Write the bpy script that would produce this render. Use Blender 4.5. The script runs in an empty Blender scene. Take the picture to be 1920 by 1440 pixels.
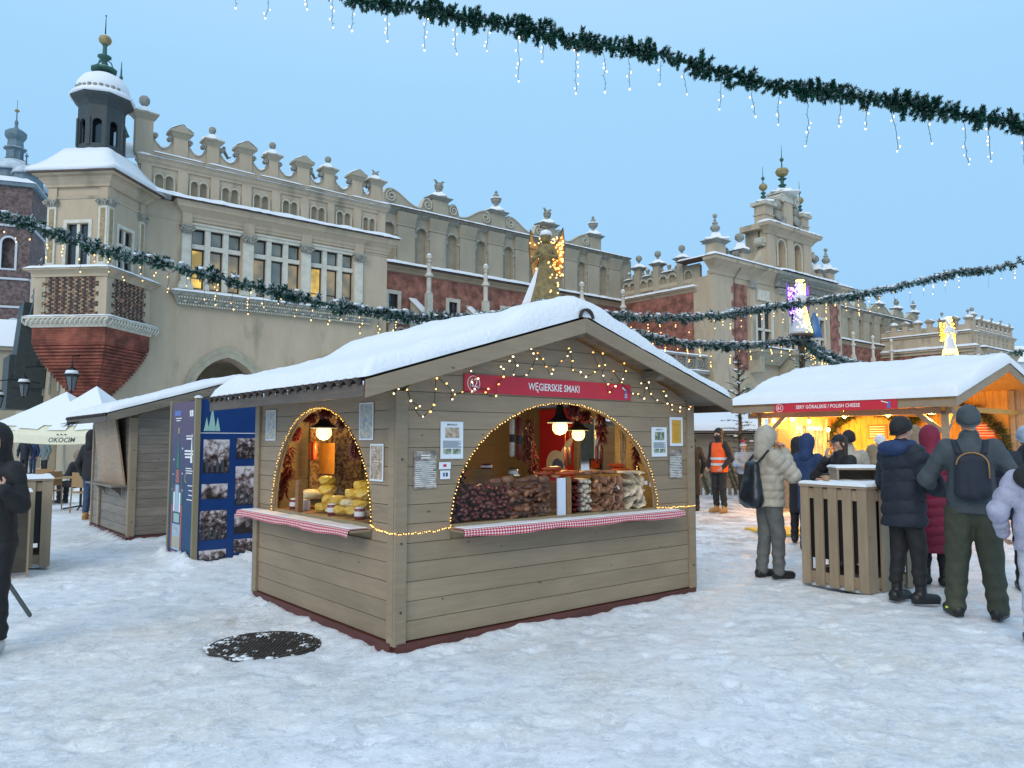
import bpy, bmesh, math, random
import numpy as np
from mathutils import Vector, Matrix
from mathutils.geometry import tessellate_polygon
R = math.radians
random.seed(7)
RNG = np.random.RandomState(11)
scene = bpy.context.scene
COL = scene.collection
# ---------------------------------------------------------------- camera, sky, sun, exposure
cam_d = bpy.data.cameras.new('camera'); cam = bpy.data.objects.new('camera', cam_d); COL.objects.link(cam)
cam_d.sensor_width = 36.0; cam_d.lens = 36.0 * 1443.0 / 1920.0
cam_d.clip_start = 0.05; cam_d.clip_end = 3000
PITCH = math.atan(108.5 / 1443.0); EYE = 1.55
cam.location = (0, 0, EYE); cam.rotation_euler = (R(90) + PITCH, 0, 0)
scene.camera = cam
world = bpy.data.worlds.new('World'); scene.world = world; world.use_nodes = True
wn = world.node_tree.nodes; wl = world.node_tree.links
wn.clear()
wout = wn.new('ShaderNodeOutputWorld'); wbg = wn.new('ShaderNodeBackground')
sky = wn.new('ShaderNodeTexSky'); sky.sky_type = 'NISHITA'; sky.sun_disc = False
SUN_EL, SUN_ROT = R(30), R(200)
sky.sun_elevation = SUN_EL; sky.sun_rotation = SUN_ROT
sky.altitude = 200; sky.air_density = 1.2; sky.dust_density = 1.6; sky.ozone_density = 2.0
# an even veil of thin cloud over the blue: the sky colour is mixed towards one pale blue
veil = wn.new('ShaderNodeMix'); veil.data_type = 'RGBA'; veil.inputs['Factor'].default_value = 0.94
geo = wn.new('ShaderNodeTexCoord'); sep = wn.new('ShaderNodeSeparateXYZ'); wl.new(geo.outputs['Generated'], sep.inputs[0])
ramp = wn.new('ShaderNodeValToRGB'); wl.new(sep.outputs['Z'], ramp.inputs[0])
ramp.color_ramp.elements[0].position = 0.0; ramp.color_ramp.elements[0].color = (3.3, 6.2, 9.6, 1)
ramp.color_ramp.elements[1].position = 1.0; ramp.color_ramp.elements[1].color = (8.2, 10.2, 12.4, 1)
e = ramp.color_ramp.elements.new(0.42); e.color = (3.95, 7.15, 10.3, 1)
wl.new(sky.outputs[0], veil.inputs['A']); wl.new(ramp.outputs[0], veil.inputs['B'])
wl.new(veil.outputs['Result'], wbg.inputs[0]); wbg.inputs[1].default_value = 0.1
wl.new(wbg.outputs[0], wout.inputs[0])
sun_d = bpy.data.lights.new('sun', 'SUN'); sun = bpy.data.objects.new('sun', sun_d); COL.objects.link(sun)
sun_d.energy = 1.5; sun_d.angle = R(35); sun_d.color = (1.0, 0.90, 0.78)
sv = Vector((math.sin(SUN_ROT) * math.cos(SUN_EL), math.cos(SUN_ROT) * math.cos(SUN_EL), math.sin(SUN_EL)))
sun.rotation_euler = sv.to_track_quat('Z', 'Y').to_euler()
sun.location = (0, -20, 40)
vs = scene.view_settings
vs.view_transform = 'Standard'; vs.look = 'None'; vs.exposure = 0.0; vs.gamma = 1.0; vs.use_curve_mapping = False
try:
 scene.cycles.sample_clamp_indirect = 4.0; scene.cycles.max_bounces = 6
 scene.cycles.transparent_max_bounces = 12
except Exception: pass
# ---------------------------------------------------------------- naming helpers
def tag(o, label=None, cat=None, group=None, kind=None):
 if label: o['label'] = label
 if cat: o['category'] = cat
 if group: o['group'] = group
 if kind: o['kind'] = kind
 return o
def empty(name, loc=(0, 0, 0), rz=0.0, label=None, cat=None, group=None, parent=None):
 o = bpy.data.objects.new(name, None); COL.objects.link(o)
 o.empty_display_size = 0.1; o.location = loc; o.rotation_euler = (0, 0, rz)
 if parent is not None: o.parent = parent
 return tag(o, label, cat, group)
def link(name, me, parent=None, loc=None, rot=None, scale=None):
 o = bpy.data.objects.new(name, me); COL.objects.link(o)
 if parent is not None: o.parent = parent
 if loc is not None: o.location = loc
 if rot is not None: o.rotation_euler = rot
 if scale is not None: o.scale = scale if hasattr(scale, '__len__') else (scale,) * 3
 return o
def kids(o): return list(o.children)
def copy_tree(o, parent=None):
 c = o.copy(); COL.objects.link(c); c.parent = parent
 for ch in kids(o): copy_tree(ch, c)
 return c
# ---------------------------------------------------------------- materials
MATS = {}
def mat(name, col, rough=0.8, var=0.0, vscale=4.0, col2=None, bump=0.0, bscale=40.0, metal=0.0, rnd=0.0,
  emit=None, estr=0.0, coat=0.0, stretch=(1, 1, 1), sheen=0.0, spec=0.5, detail=6, patch=None):
 """procedural Principled: colour runs between col and col2 over noise; bump from finer noise; rnd: shade per object"""
 m = bpy.data.materials.new(name); m.use_nodes = True; MATS[name] = m
 nt = m.node_tree; N = nt.nodes; L = nt.links; b = N['Principled BSDF']
 b.inputs['Roughness'].default_value = rough; b.inputs['Metallic'].default_value = metal
 b.inputs['Specular IOR Level'].default_value = spec
 if coat: b.inputs['Coat Weight'].default_value = coat; b.inputs['Coat Roughness'].default_value = 0.15
 if sheen: b.inputs['Sheen Weight'].default_value = sheen
 if emit is not None:
  b.inputs['Emission Color'].default_value = (*emit, 1); b.inputs['Emission Strength'].default_value = estr
 tc = N.new('ShaderNodeTexCoord'); mp = N.new('ShaderNodeMapping'); mp.inputs['Scale'].default_value = stretch
 L.new(tc.outputs['Object'], mp.inputs[0])
 if col2 is None and var > 0: col2 = tuple(max(0, c * (1 - var)) for c in col); col = tuple(min(1, c * (1 + var * .6)) for c in col)
 out = None
 if col2 is not None:
  n = N.new('ShaderNodeTexNoise'); n.inputs['Scale'].default_value = vscale; n.inputs['Detail'].default_value = detail
  n.inputs['Roughness'].default_value = 0.65; L.new(mp.outputs[0], n.inputs[0])
  mr = N.new('ShaderNodeMapRange'); mr.inputs[1].default_value = 0.32; mr.inputs[2].default_value = 0.68
  L.new(n.outputs['Fac'], mr.inputs[0])
  mx = N.new('ShaderNodeMix'); mx.data_type = 'RGBA'; L.new(mr.outputs[0], mx.inputs['Factor'])
  mx.inputs['A'].default_value = (*col, 1); mx.inputs['B'].default_value = (*col2, 1); out = mx.outputs['Result']
 if patch is not None:   # (colour, scale, threshold): stains with a shape of their own
  pc, ps, pt = patch
  n2 = N.new('ShaderNodeTexNoise'); n2.inputs['Scale'].default_value = ps; n2.inputs['Detail'].default_value = 8
  L.new(mp.outputs[0], n2.inputs[0]); m2 = N.new('ShaderNodeMapRange')
  m2.inputs[1].default_value = pt; m2.inputs[2].default_value = pt + .12; L.new(n2.outputs['Fac'], m2.inputs[0])
  mx2 = N.new('ShaderNodeMix'); mx2.data_type = 'RGBA'; L.new(m2.outputs[0], mx2.inputs['Factor'])
  if out: L.new(out, mx2.inputs['A'])
  else: mx2.inputs['A'].default_value = (*col, 1)
  mx2.inputs['B'].default_value = (*pc, 1); out = mx2.outputs['Result']
 if rnd > 0:
  oi = N.new('ShaderNodeObjectInfo'); mr = N.new('ShaderNodeMapRange')
  mr.inputs[3].default_value = 1 - rnd; mr.inputs[4].default_value = 1 + rnd; L.new(oi.outputs['Random'], mr.inputs[0])
  mm = N.new('ShaderNodeVectorMath'); mm.operation = 'SCALE'
  if out: L.new(out, mm.inputs[0])
  else: mm.inputs[0].default_value = col
  L.new(mr.outputs[0], mm.inputs['Scale']); out = mm.outputs[0]
 if out: L.new(out, b.inputs['Base Color'])
 else: b.inputs['Base Color'].default_value = (*col, 1)
 if bump > 0:
  n = N.new('ShaderNodeTexNoise'); n.inputs['Scale'].default_value = bscale; n.inputs['Detail'].default_value = 5
  L.new(mp.outputs[0], n.inputs[0]); bp = N.new('ShaderNodeBump'); bp.inputs['Strength'].default_value = 1.0
  bp.inputs['Distance'].default_value = bump; L.new(n.outputs['Fac'], bp.inputs['Height']); L.new(bp.outputs[0], b.inputs['Normal'])
 return m
def nodes_of(m): return m.node_tree.nodes, m.node_tree.links, m.node_tree.nodes['Principled BSDF']
# ---------------------------------------------------------------- noise in numpy
_H = RNG.rand(256, 256)
def vnoise(x, y):
 xi = np.floor(x).astype(int); yi = np.floor(y).astype(int); fx = x - xi; fy = y - yi
 fx = fx * fx * (3 - 2 * fx); fy = fy * fy * (3 - 2 * fy)
 a = _H[xi & 255, yi & 255]; b = _H[(xi + 1) & 255, yi & 255]; c = _H[xi & 255, (yi + 1) & 255]; d = _H[(xi + 1) & 255, (yi + 1) & 255]
 return (a * (1 - fx) + b * fx) * (1 - fy) + (c * (1 - fx) + d * fx) * fy
def fbm(x, y, o=4, g=0.5):
 s = 0; a = 1; t = 0
 for i in range(o): s = s + a * vnoise(x + 17.3 * i, y + 9.1 * i); t += a; a *= g; x = x * 2.03; y = y * 2.03
 return s / t
# ---------------------------------------------------------------- mesh builder
class MB:
 def __init__(s): s.v = []; s.f = []; s.m = []; s.mi = 0
 def add(s, vs, fs):
  n = len(s.v); s.v.extend(vs); s.f.extend([tuple(i + n for i in f) for f in fs]); s.m.extend([s.mi] * len(fs)); return s
 def box(s, x0, x1, y0, y1, z0, z1):
  v = [(x, y, z) for z in (z0, z1) for y in (y0, y1) for x in (x0, x1)]
  return s.add(v, [(0, 2, 3, 1), (4, 5, 7, 6), (0, 1, 5, 4), (2, 6, 7, 3), (0, 4, 6, 2), (1, 3, 7, 5)])
 def hexa(s, b, t):   # bottom 4, top 4 (counter-clockwise from above)
  return s.add(list(b) + list(t), [(3, 2, 1, 0), (4, 5, 6, 7), (0, 1, 5, 4), (1, 2, 6, 5), (2, 3, 7, 6), (3, 0, 4, 7)])
 def lathe(s, prof, c=(0, 0, 0), n=12, close=True, sx=1, sy=1):
  vs = []
  for r, z in prof:
   for k in range(n):
    a = 2 * math.pi * k / n; vs.append((c[0] + r * math.cos(a) * sx, c[1] + r * math.sin(a) * sy, c[2] + z))
  fs = [(i * n + k, i * n + (k + 1) % n, (i + 1) * n + (k + 1) % n, (i + 1) * n + k) for i in range(len(prof) - 1) for k in range(n)]
  if close: fs += [tuple(range(n))[::-1], tuple(range((len(prof) - 1) * n, len(prof) * n))]
  return s.add(vs, fs)
 def ball(s, c, r, n=8, sz=1.0):
  h = max(3, n // 2); return s.lathe([(r * math.sin(math.pi * i / h) + 1e-4, -r * sz * math.cos(math.pi * i / h)) for i in range(h + 1)], c, n, False)
 def tube(s, pts, r, n=6, cap=True):
  P = [Vector(p) for p in pts]; vs = []; rr = r if hasattr(r, '__len__') else [r] * len(P); pu = None
  for i, p in enumerate(P):
   t = (P[min(i + 1, len(P) - 1)] - P[max(i - 1, 0)]).normalized()
   u = t.orthogonal().normalized() if pu is None else (pu - t * pu.dot(t)).normalized()
   pu = u; w = t.cross(u)
   for k in range(n):
    a = 2 * math.pi * k / n; vs.append(tuple(p + u * (rr[i] * math.cos(a)) + w * (rr[i] * math.sin(a))))
  fs = [(i * n + k, i * n + (k + 1) % n, (i + 1) * n + (k + 1) % n, (i + 1) * n + k) for i in range(len(P) - 1) for k in range(n)]
  if cap: fs += [tuple(range(n))[::-1], tuple(range((len(P) - 1) * n, len(P) * n))]
  return s.add(vs, fs)
 def bar(s, a, b, w, h, up=(0, 0, 1)):   # rectangular bar from a to b
  a = Vector(a); b = Vector(b); t = (b - a).normalized(); u = t.cross(Vector(up)).normalized(); v = u.cross(t)
  q = [(-w / 2, -h / 2), (w / 2, -h / 2), (w / 2, h / 2), (-w / 2, h / 2)]
  vs = [tuple(p + u * x + v * y) for p in (a, b) for x, y in q]
  return s.add(vs, [(0, 1, 2, 3), (7, 6, 5, 4), (0, 4, 5, 1), (1, 5, 6, 2), (2, 6, 7, 3), (3, 7, 4, 0)])
 def plate(s, outer, y0, y1, holes=(), axis='y', front=True, back=True):
  """outline(s) in (x,z) extruded from y0 to y1; axis='x' puts the outline in (y,z)"""
  loops = [list(outer)] + [list(h) for h in holes]
  flat = [p for l in loops for p in l]
  tris = tessellate_polygon([[Vector((p[0], p[1], 0)) for p in l] for l in loops])
  n = len(flat)
  P = (lambda a, y, b: (a, y, b)) if axis == 'y' else (lambda a, y, b: (y, a, b))
  vs = [P(a, y0, b) for a, b in flat] + [P(a, y1, b) for a, b in flat]; fs = []
  for t in tris:
   if front: fs.append(tuple(t))
   if back: fs.append(tuple(i + n for i in reversed(t)))
  k = 0
  for l in loops:
   m = len(l)
   for i in range(m): fs.append((k + i, k + (i + 1) % m, n + k + (i + 1) % m, n + k + i))
   k += m
  return s.add(vs, fs)
 def mesh(s, name, mats, smooth=False, fix=True):
  me = bpy.data.meshes.new(name); me.from_pydata(s.v, [], s.f)
  ms = mats if isinstance(mats, (list, tuple)) else [mats]
  for m in ms: me.materials.append(MATS[m] if isinstance(m, str) else m)
  if len(ms) > 1: me.polygons.foreach_set('material_index', s.m)
  if fix:
   bm = bmesh.new(); bm.from_mesh(me); bmesh.ops.recalc_face_normals(bm, faces=bm.faces); bm.to_mesh(me); bm.free()
  if smooth: me.polygons.foreach_set('use_smooth', [True] * len(me.polygons));
  me.update(); return me
 def obj(s, name, mats, parent=None, smooth=False, loc=None, rot=None, scale=None, fix=True, **kw):
  o = link(name, s.mesh(name, mats, smooth, fix), parent, loc, rot, scale)
  if smooth == 'auto':
   try:
    o.data.shade_smooth() if False else None
   except Exception: pass
  return tag(o, **kw) if kw else o
def rect(x0, x1, z0, z1): return [(x0, z0), (x1, z0), (x1, z1), (x0, z1)]
def archpts(x0, x1, z0, zs, n=12, rise=None):
 """rounded opening: jambs to zs then an arc"""
 r = (x1 - x0) / 2; c = (x0 + x1) / 2; h = r if rise is None else rise
 return [(x0, z0), (x1, z0)] + [(c + r * math.cos(math.pi * i / n), zs + h * math.sin(math.pi * i / n)) for i in range(n + 1)]
def pointed(x0, x1, z0, zs, za, n=10):
 c = (x0 + x1) / 2; w = (x1 - x0) / 2; h = za - zs
 rr = (w * w + h * h) / (2 * w) if h > w * .999 else (w * w + h * h) / (2 * w)
 pts = [(x0, z0), (x1, z0)]
 a1 = math.atan2(h, rr - w) if rr > w else math.atan2(h, rr - w)
 for i in range(n + 1): a = a1 * i / n; pts.append((x1 - rr + rr * math.cos(a), zs + rr * math.sin(a)))
 for i in range(n - 1, -1, -1): a = a1 * i / n; pts.append((x0 + rr - rr * math.cos(a), zs + rr * math.sin(a)))
 return pts
def band(pts_in, pts_out):   # ring outline between two open curves of equal ends
 return pts_out + pts_in[::-1]
# ---------------------------------------------------------------- snow caps
def snow_top(mb, P, nu, nv, T, edge=0.12, amp=0.03, freq=1.5, seed=0.0, lip=0.03, under=True):
 """a drift on the (bilinear) quad P[0..3]; thickness T, rounded at the rim"""
 p = [np.array(q, float) for q in P]; U, V = np.meshgrid(np.linspace(0, 1, nu), np.linspace(0, 1, nv), indexing='ij')
 lu = np.linalg.norm(p[1] - p[0]); lv = np.linalg.norm(p[3] - p[0])
 # pack rows near the rim
 U = .5 - .5 * np.cos(np.pi * U) if nu > 6 else U; V = .5 - .5 * np.cos(np.pi * V) if nv > 6 else V
 X = ((1 - U) * (1 - V))[..., None] * p[0] + (U * (1 - V))[..., None] * p[1] + (U * V)[..., None] * p[2] + ((1 - U) * V)[..., None] * p[3]
 de = np.minimum(np.minimum(U, 1 - U) * lu, np.minimum(V, 1 - V) * lv)
 prof = np.sqrt(np.clip(1 - (1 - np.clip(de / edge, 0, 1)) ** 2, 0, 1))
 nz = fbm(U * lu * freq + seed, V * lv * freq + seed * 1.7, 4)
 h = prof * (T + (nz - .5) * 2 * amp)
 nrm = np.cross(p[1] - p[0], p[3] - p[0]); nrm /= np.linalg.norm(nrm)
 if nrm[2] < 0: nrm = -nrm
 top = X + h[..., None] * np.array([0, 0, 1.0]) * .7 + h[..., None] * nrm * .3
 wob = (fbm(U * lu * 5 + seed + 3, V * lv * 5 + seed, 3) - .5) * lip * 2
 rim = (de < 1e-6)
 out = X - X.mean((0, 1)); out[..., 2] = 0; out /= (np.linalg.norm(out, axis=-1, keepdims=True) + 1e-6)
 top = top + (out * wob[..., None]) * rim[..., None]
 vs = [tuple(t) for t in top.reshape(-1, 3)]
 fs = [(i * nv + j, (i + 1) * nv + j, (i + 1) * nv + j + 1, i * nv + j + 1) for i in range(nu - 1) for j in range(nv - 1)]
 mb.add(vs, fs)
 return mb
def snow_strip(mb, a, b, w, h, seg=None, side=(0, -1, 0), amp=0.35, seed=0.0):
 """a long drift from a to b lying on a ledge of width w (towards side)"""
 a = Vector(a); b = Vector(b); L = (b - a).length; n = seg or max(3, int(L / 0.25)); sd = Vector(side).normalized()
 prof = [(0, 0), (0, .55), (.12, .85), (.35, 1), (.65, .95), (.88, .7), (1.0, .3), (1.02, 0)]
 vs = []; m = len(prof)
 for i in range(n + 1):
  t = i / n; p = a.lerp(b, t); k = 1 + amp * (float(fbm(np.array([t * L * 1.3 + seed]), np.array([seed * 3.1]), 3)[0]) - .5) * 2
  e = min(1, min(t, 1 - t) * L / 0.1 + .35)
  j = 1 + .1 * (random.random() - .5)
  for q, z in prof: vs.append(tuple(p + sd * (q * w * j) + Vector((0, 0, z * h * k * e))))
 fs = [(i * m + k, i * m + k + 1, (i + 1) * m + k + 1, (i + 1) * m + k) for i in range(n) for k in range(m - 1)]
 fs += [tuple(range(m)), tuple(range(n * m, n * m + m))[::-1]]
 return mb.add(vs, fs)
# ---------------------------------------------------------------- text
def text_mesh(mb, s, size, frame, depth=0.002, align='CENTER', sx=1.0, shear=0.0):
 """frame(x, y) -> 3D point for text coordinates; letters added to mb as thin solids"""
 cu = bpy.data.curves.new('t', 'FONT'); cu.body = s; cu.size = size; cu.align_x = align; cu.align_y = 'CENTER'; cu.resolution_u = 2
 cu.shear = shear; cu.offset = size * .012
 ob = bpy.data.objects.new('t', cu); COL.objects.link(ob); bpy.context.view_layer.update()
 me = bpy.data.meshes.new_from_object(ob.evaluated_get(bpy.context.evaluated_depsgraph_get()))
 vs = [frame(v.co.x * sx, v.co.y) for v in me.vertices]; fs = [tuple(p.vertices) for p in me.polygons]
 bpy.data.objects.remove(ob); bpy.data.curves.remove(cu); bpy.data.meshes.remove(me)
 mb.add(vs, fs)
# ---------------------------------------------------------------- surface nets on a signed distance
def surface_nets(f, lo, hi, h):
 lo = np.array(lo, float); hi = np.array(hi, float); n = np.ceil((hi - lo) / h).astype(int) + 1
 ax = [lo[i] + h * np.arange(n[i]) for i in range(3)]
 X, Y, Z = np.meshgrid(*ax, indexing='ij'); D = f(X.astype(np.float32), Y.astype(np.float32), Z.astype(np.float32))
 S = D < 0
 cs = [S[i:n[0] - 1 + i, j:n[1] - 1 + j, k:n[2] - 1 + k] for i in (0, 1) for j in (0, 1) for k in (0, 1)]
 cnt = sum(c.astype(np.int8) for c in cs); act = (cnt > 0) & (cnt < 8)
 idx = -np.ones(act.shape, int); ii = np.argwhere(act); idx[act] = np.arange(len(ii))
 acc = np.zeros((len(ii), 3)); num = np.zeros(len(ii))
 corner = [(i, j, k) for i in (0, 1) for j in (0, 1) for k in (0, 1)]
 for a in range(8):
  for b in range(a + 1, 8):
   ca, cb = corner[a], corner[b]
   if sum(abs(ca[q] - cb[q]) for q in range(3)) != 1: continue
   da = D[ii[:, 0] + ca[0], ii[:, 1] + ca[1], ii[:, 2] + ca[2]]; db = D[ii[:, 0] + cb[0], ii[:, 1] + cb[1], ii[:, 2] + cb[2]]
   m = (da < 0) != (db < 0); t = np.where(m, da / np.where(m, da - db, 1), 0)
   p = np.array(ca)[None] + t[:, None] * (np.array(cb) - np.array(ca))[None]
   acc[m] += p[m]; num[m] += 1
 V = lo + h * (ii + acc / num[:, None]); F = []
 for axis in range(3):
  sl0 = [slice(None)] * 3; sl1 = [slice(None)] * 3; sl0[axis] = slice(0, -1); sl1[axis] = slice(1, None)
  ch = S[tuple(sl0)] != S[tuple(sl1)]; e = np.argwhere(ch); u, w = (axis + 1) % 3, (axis + 2) % 3
  ok = (e[:, u] > 0) & (e[:, w] > 0) & (e[:, u] < n[u] - 1) & (e[:, w] < n[w] - 1); e = e[ok]
  inside = S[e[:, 0], e[:, 1], e[:, 2]]
  def g(du, dw):
   q = e.copy(); q[:, u] += du; q[:, w] += dw; return idx[q[:, 0], q[:, 1], q[:, 2]]
  a0, a1, a2, a3 = g(-1, -1), g(0, -1), g(0, 0), g(-1, 0)
  q = np.stack([a0, a1, a2, a3], 1); q[~inside] = q[~inside][:, ::-1]; F.append(q[(q >= 0).all(1)])
 return V, np.concatenate(F)
def nets_mesh(name, f, lo, hi, h, mats, relax=1, matf=None):
 V, F = surface_nets(f, lo, hi, h)
 for _ in range(relax):
  A = np.zeros_like(V); C = np.zeros(len(V))
  for a, b in ((0, 1), (1, 2), (2, 3), (3, 0)):
   np.add.at(A, F[:, a], V[F[:, b]]); np.add.at(C, F[:, a], 1); np.add.at(A, F[:, b], V[F[:, a]]); np.add.at(C, F[:, b], 1)
  V = V * .5 + .5 * A / np.maximum(C, 1)[:, None]
 me = bpy.data.meshes.new(name)
 me.vertices.add(len(V)); me.vertices.foreach_set('co', V.astype(np.float32).ravel())
 me.loops.add(len(F) * 4); me.loops.foreach_set('vertex_index', F.astype(np.int32).ravel())
 me.polygons.add(len(F)); me.polygons.foreach_set('loop_start', np.arange(0, len(F) * 4, 4, dtype=np.int32))
 for m in (mats if isinstance(mats, (list, tuple)) else [mats]): me.materials.append(MATS[m])
 if matf is not None:
  c = V[F].mean(1); me.polygons.foreach_set('material_index', matf(c).astype(np.int32))
 me.update(calc_edges=True); me.validate(); me.polygons.foreach_set('use_smooth', [True] * len(me.polygons)); return me
# ================================================================ materials of the place
mat('snow', (0.86, 0.88, 0.91), 0.62, bump=0.012, bscale=14, spec=0.3)
mat('snow_roof', (0.77, 0.79, 0.82), 0.7, bump=0.012, bscale=26, spec=0.25)
mat('plaster', (0.52, 0.415, 0.295), 0.9, col2=(0.42, 0.335, 0.235), vscale=0.9, bump=0.006, bscale=30, patch=((0.27, 0.235, 0.165), 0.7, 0.56), stretch=(1, 1, .35))
mat('plaster_grey', (0.42, 0.36, 0.26), 0.9, col2=(0.33, 0.285, 0.21), vscale=0.7, bump=0.006, bscale=20, patch=((0.30, 0.28, 0.225), 0.6, 0.58), stretch=(1, 1, .5))
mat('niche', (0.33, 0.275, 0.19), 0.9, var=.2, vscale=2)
mat('stone', (0.66, 0.62, 0.52), 0.85, col2=(0.50, 0.465, 0.385), vscale=2.5, bump=0.004, bscale=30)
mat('carved', (0.45, 0.43, 0.36), 0.9, col2=(0.19, 0.18, 0.15), vscale=6, bump=0.01, bscale=15)
mat('ornament', (0.46, 0.34, 0.18), 0.9, col2=(0.2, 0.155, 0.09), vscale=13, bump=0.03, bscale=14)
mat('darkstone', (0.2, 0.195, 0.17), 0.9, col2=(0.33, 0.32, 0.27), vscale=3)
mat('tile', (0.11, 0.075, 0.06), 0.8, var=.4, vscale=6)
mat('frame_dark', (0.02, 0.018, 0.018), 0.5)
mat('copper', (0.05, 0.16, 0.125), 0.7, col2=(0.03, 0.07, 0.06), vscale=6)
mat('dark_metal', (0.03, 0.042, 0.045), 0.6, col2=(0.05, 0.06, 0.06), vscale=5)
mat('gold', (0.33, 0.25, 0.11), 0.6, metal=.3, var=.3, vscale=6)
mat('glass_dark', (0.02, 0.025, 0.03), 0.08, spec=0.9)
mat('iron', (0.012, 0.012, 0.013), 0.55, metal=.3)
mat('lamp_glass', (0.1, 0.12, 0.13), 0.15)
def pane_mat(name, col, w, warm):
 m = mat(name, col, 0.12, spec=0.8, emit=warm, estr=w); N, L, b = nodes_of(m)
 tc = N.new('ShaderNodeTexCoord'); n = N.new('ShaderNodeTexNoise'); n.inputs['Scale'].default_value = 0.9; n.inputs['Detail'].default_value = 2
 L.new(tc.outputs['Object'], n.inputs[0]); mr = N.new('ShaderNodeMapRange'); mr.inputs[1].default_value = .4; mr.inputs[2].default_value = .62
 mr.inputs[3].default_value = w * .25; mr.inputs[4].default_value = w * 1.5
 L.new(n.outputs['Fac'], mr.inputs[0]); L.new(mr.outputs[0], b.inputs['Emission Strength'])
pane_mat('pane_sky', (0.14, 0.16, 0.15), 0.07, (0.6, 0.55, 0.35)); pane_mat('pane_warm', (0.22, 0.2, 0.14), 0.2, (1.0, 0.58, 0.14))
pane_mat('pane_lit', (0.3, 0.2, 0.05), 0.75, (1.0, 0.62, 0.1))
def brick_mat(name, c1, c2, mortar, sc=1.0, bw=.27, rh=.075, var=None, swap='xz'):
 m = mat(name, c1, 0.9); N, L, b = nodes_of(m)
 tc = N.new('ShaderNodeTexCoord'); sp = N.new('ShaderNodeSeparateXYZ'); cb = N.new('ShaderNodeCombineXYZ'); L.new(tc.outputs['Object'], sp.inputs[0])
 ad = N.new('ShaderNodeMath'); ad.operation = 'ADD'; L.new(sp.outputs['X'], ad.inputs[0]); L.new(sp.outputs['Y'], ad.inputs[1])
 L.new(ad.outputs[0], cb.inputs[0]); L.new(sp.outputs['Z'], cb.inputs[1])
 t = N.new('ShaderNodeTexBrick'); t.inputs['Scale'].default_value = sc; t.inputs['Brick Width'].default_value = bw; t.inputs['Row Height'].default_value = rh
 t.inputs['Mortar Size'].default_value = .012; t.inputs['Color1'].default_value = (*c1, 1); t.inputs['Color2'].default_value = (*c2, 1); t.inputs['Mortar'].default_value = (*mortar, 1)
 L.new(cb.outputs[0], t.inputs[0])
 n = N.new('ShaderNodeTexNoise'); n.inputs['Scale'].default_value = 1.7; n.inputs['Detail'].default_value = 10; L.new(tc.outputs['Object'], n.inputs[0])
 mr = N.new('ShaderNodeMapRange'); mr.inputs[1].default_value = .35; mr.inputs[2].default_value = .7; mr.inputs[3].default_value = .5; mr.inputs[4].default_value = 1.35
 L.new(n.outputs['Fac'], mr.inputs[0]); v = N.new('ShaderNodeVectorMath'); v.operation = 'SCALE'; L.new(t.outputs[0], v.inputs[0]); L.new(mr.outputs[0], v.inputs['Scale'])
 L.new(v.outputs[0], b.inputs['Base Color'])
 bp = N.new('ShaderNodeBump'); bp.inputs['Distance'].default_value = .01; L.new(t.outputs['Fac'], bp.inputs['Height']); bp.invert = True; L.new(bp.outputs[0], b.inputs['Normal'])
brick_mat('brick_red', (0.40, 0.11, 0.07), (0.25, 0.07, 0.05), (0.36, 0.24, 0.19))
brick_mat('brick_corbel', (0.36, 0.09, 0.055), (0.26, 0.065, 0.04), (0.16, 0.07, 0.05))
brick_mat('brick_church', (0.17, 0.11, 0.10), (0.13, 0.09, 0.085), (0.2, 0.16, 0.15), bw=.6, rh=.2)
mat('church_stone', (0.5, 0.53, 0.56), .9); mat('church_roof', (0.13, 0.19, 0.22), .6, var=.3, vscale=.6)
# ================================================================ ground
def hutdist(X, Y, A, ang, w, dp):
 c, s = math.cos(R(ang)), math.sin(R(ang)); x = (X - A[0]) * c + (Y - A[1]) * s; y = -(X - A[0]) * s + (Y - A[1]) * c
 dx = np.maximum(np.maximum(-x, x - w), 0); dy = np.maximum(np.maximum(-y, y - dp), 0); ins = (x > 0.04) & (x < w - .04) & (y > 0.04) & (y < dp - .04)
 return np.hypot(dx, dy), ins
HA = (-0.856, 5.747); HUT_ANG = 39.6
def ground_z(X, Y):
 z = (fbm(X * .35, Y * .35, 3) - .5) * .05
 z = z + (fbm(X * 1.6 + 3, Y * 1.6, 4) - .5) * .035
 z = z + (fbm(X * 5 + 9, Y * 7, 4) - .5) * .034
 for A, w, dp, am in ((HA, 3.52, 2.7, .05), ((-6.0, 12.18), 3.5, 2.7, .07), ((-4.03, 9.83), 1.3, 1.05, .12), ((3.6, 7.88), .84, .8, .04)):
  d, ins = hutdist(X, Y, A, HUT_ANG, w, dp)
  bump = am * np.exp(-(d / .16) ** 2) * (.3 + 1.3 * fbm(X * 3.1 + A[0], Y * 3.1, 3)) * (d > 0)
  z = z + np.where(ins, -.06, bump)
 r = np.hypot(X + 1.93, (Y - 6.12)); z = np.where(r < .44 + .12 * (fbm(X * 4, Y * 4, 3) - .5), -.045, z)
 return z - .012
def axis_grid(lo, a, b, hi, st, g=1.16):
 c = list(np.arange(a, b + 1e-6, st)); x, s = b, st
 while x < hi: s *= g; x += s; c.append(x)
 x, s = a, st; pre = []
 while x > lo: s *= g; x -= s; pre.append(x)
 return np.array(pre[::-1] + c)
gx = axis_grid(-600, -6.5, 7.0, 600, .03, 1.06); gy = axis_grid(-60, 1.6, 9.5, 900, .03, 1.035)
GX, GY = np.meshgrid(gx, gy, indexing='ij'); GZ = ground_z(GX, GY)
fr_ = random.Random(3)
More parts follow.
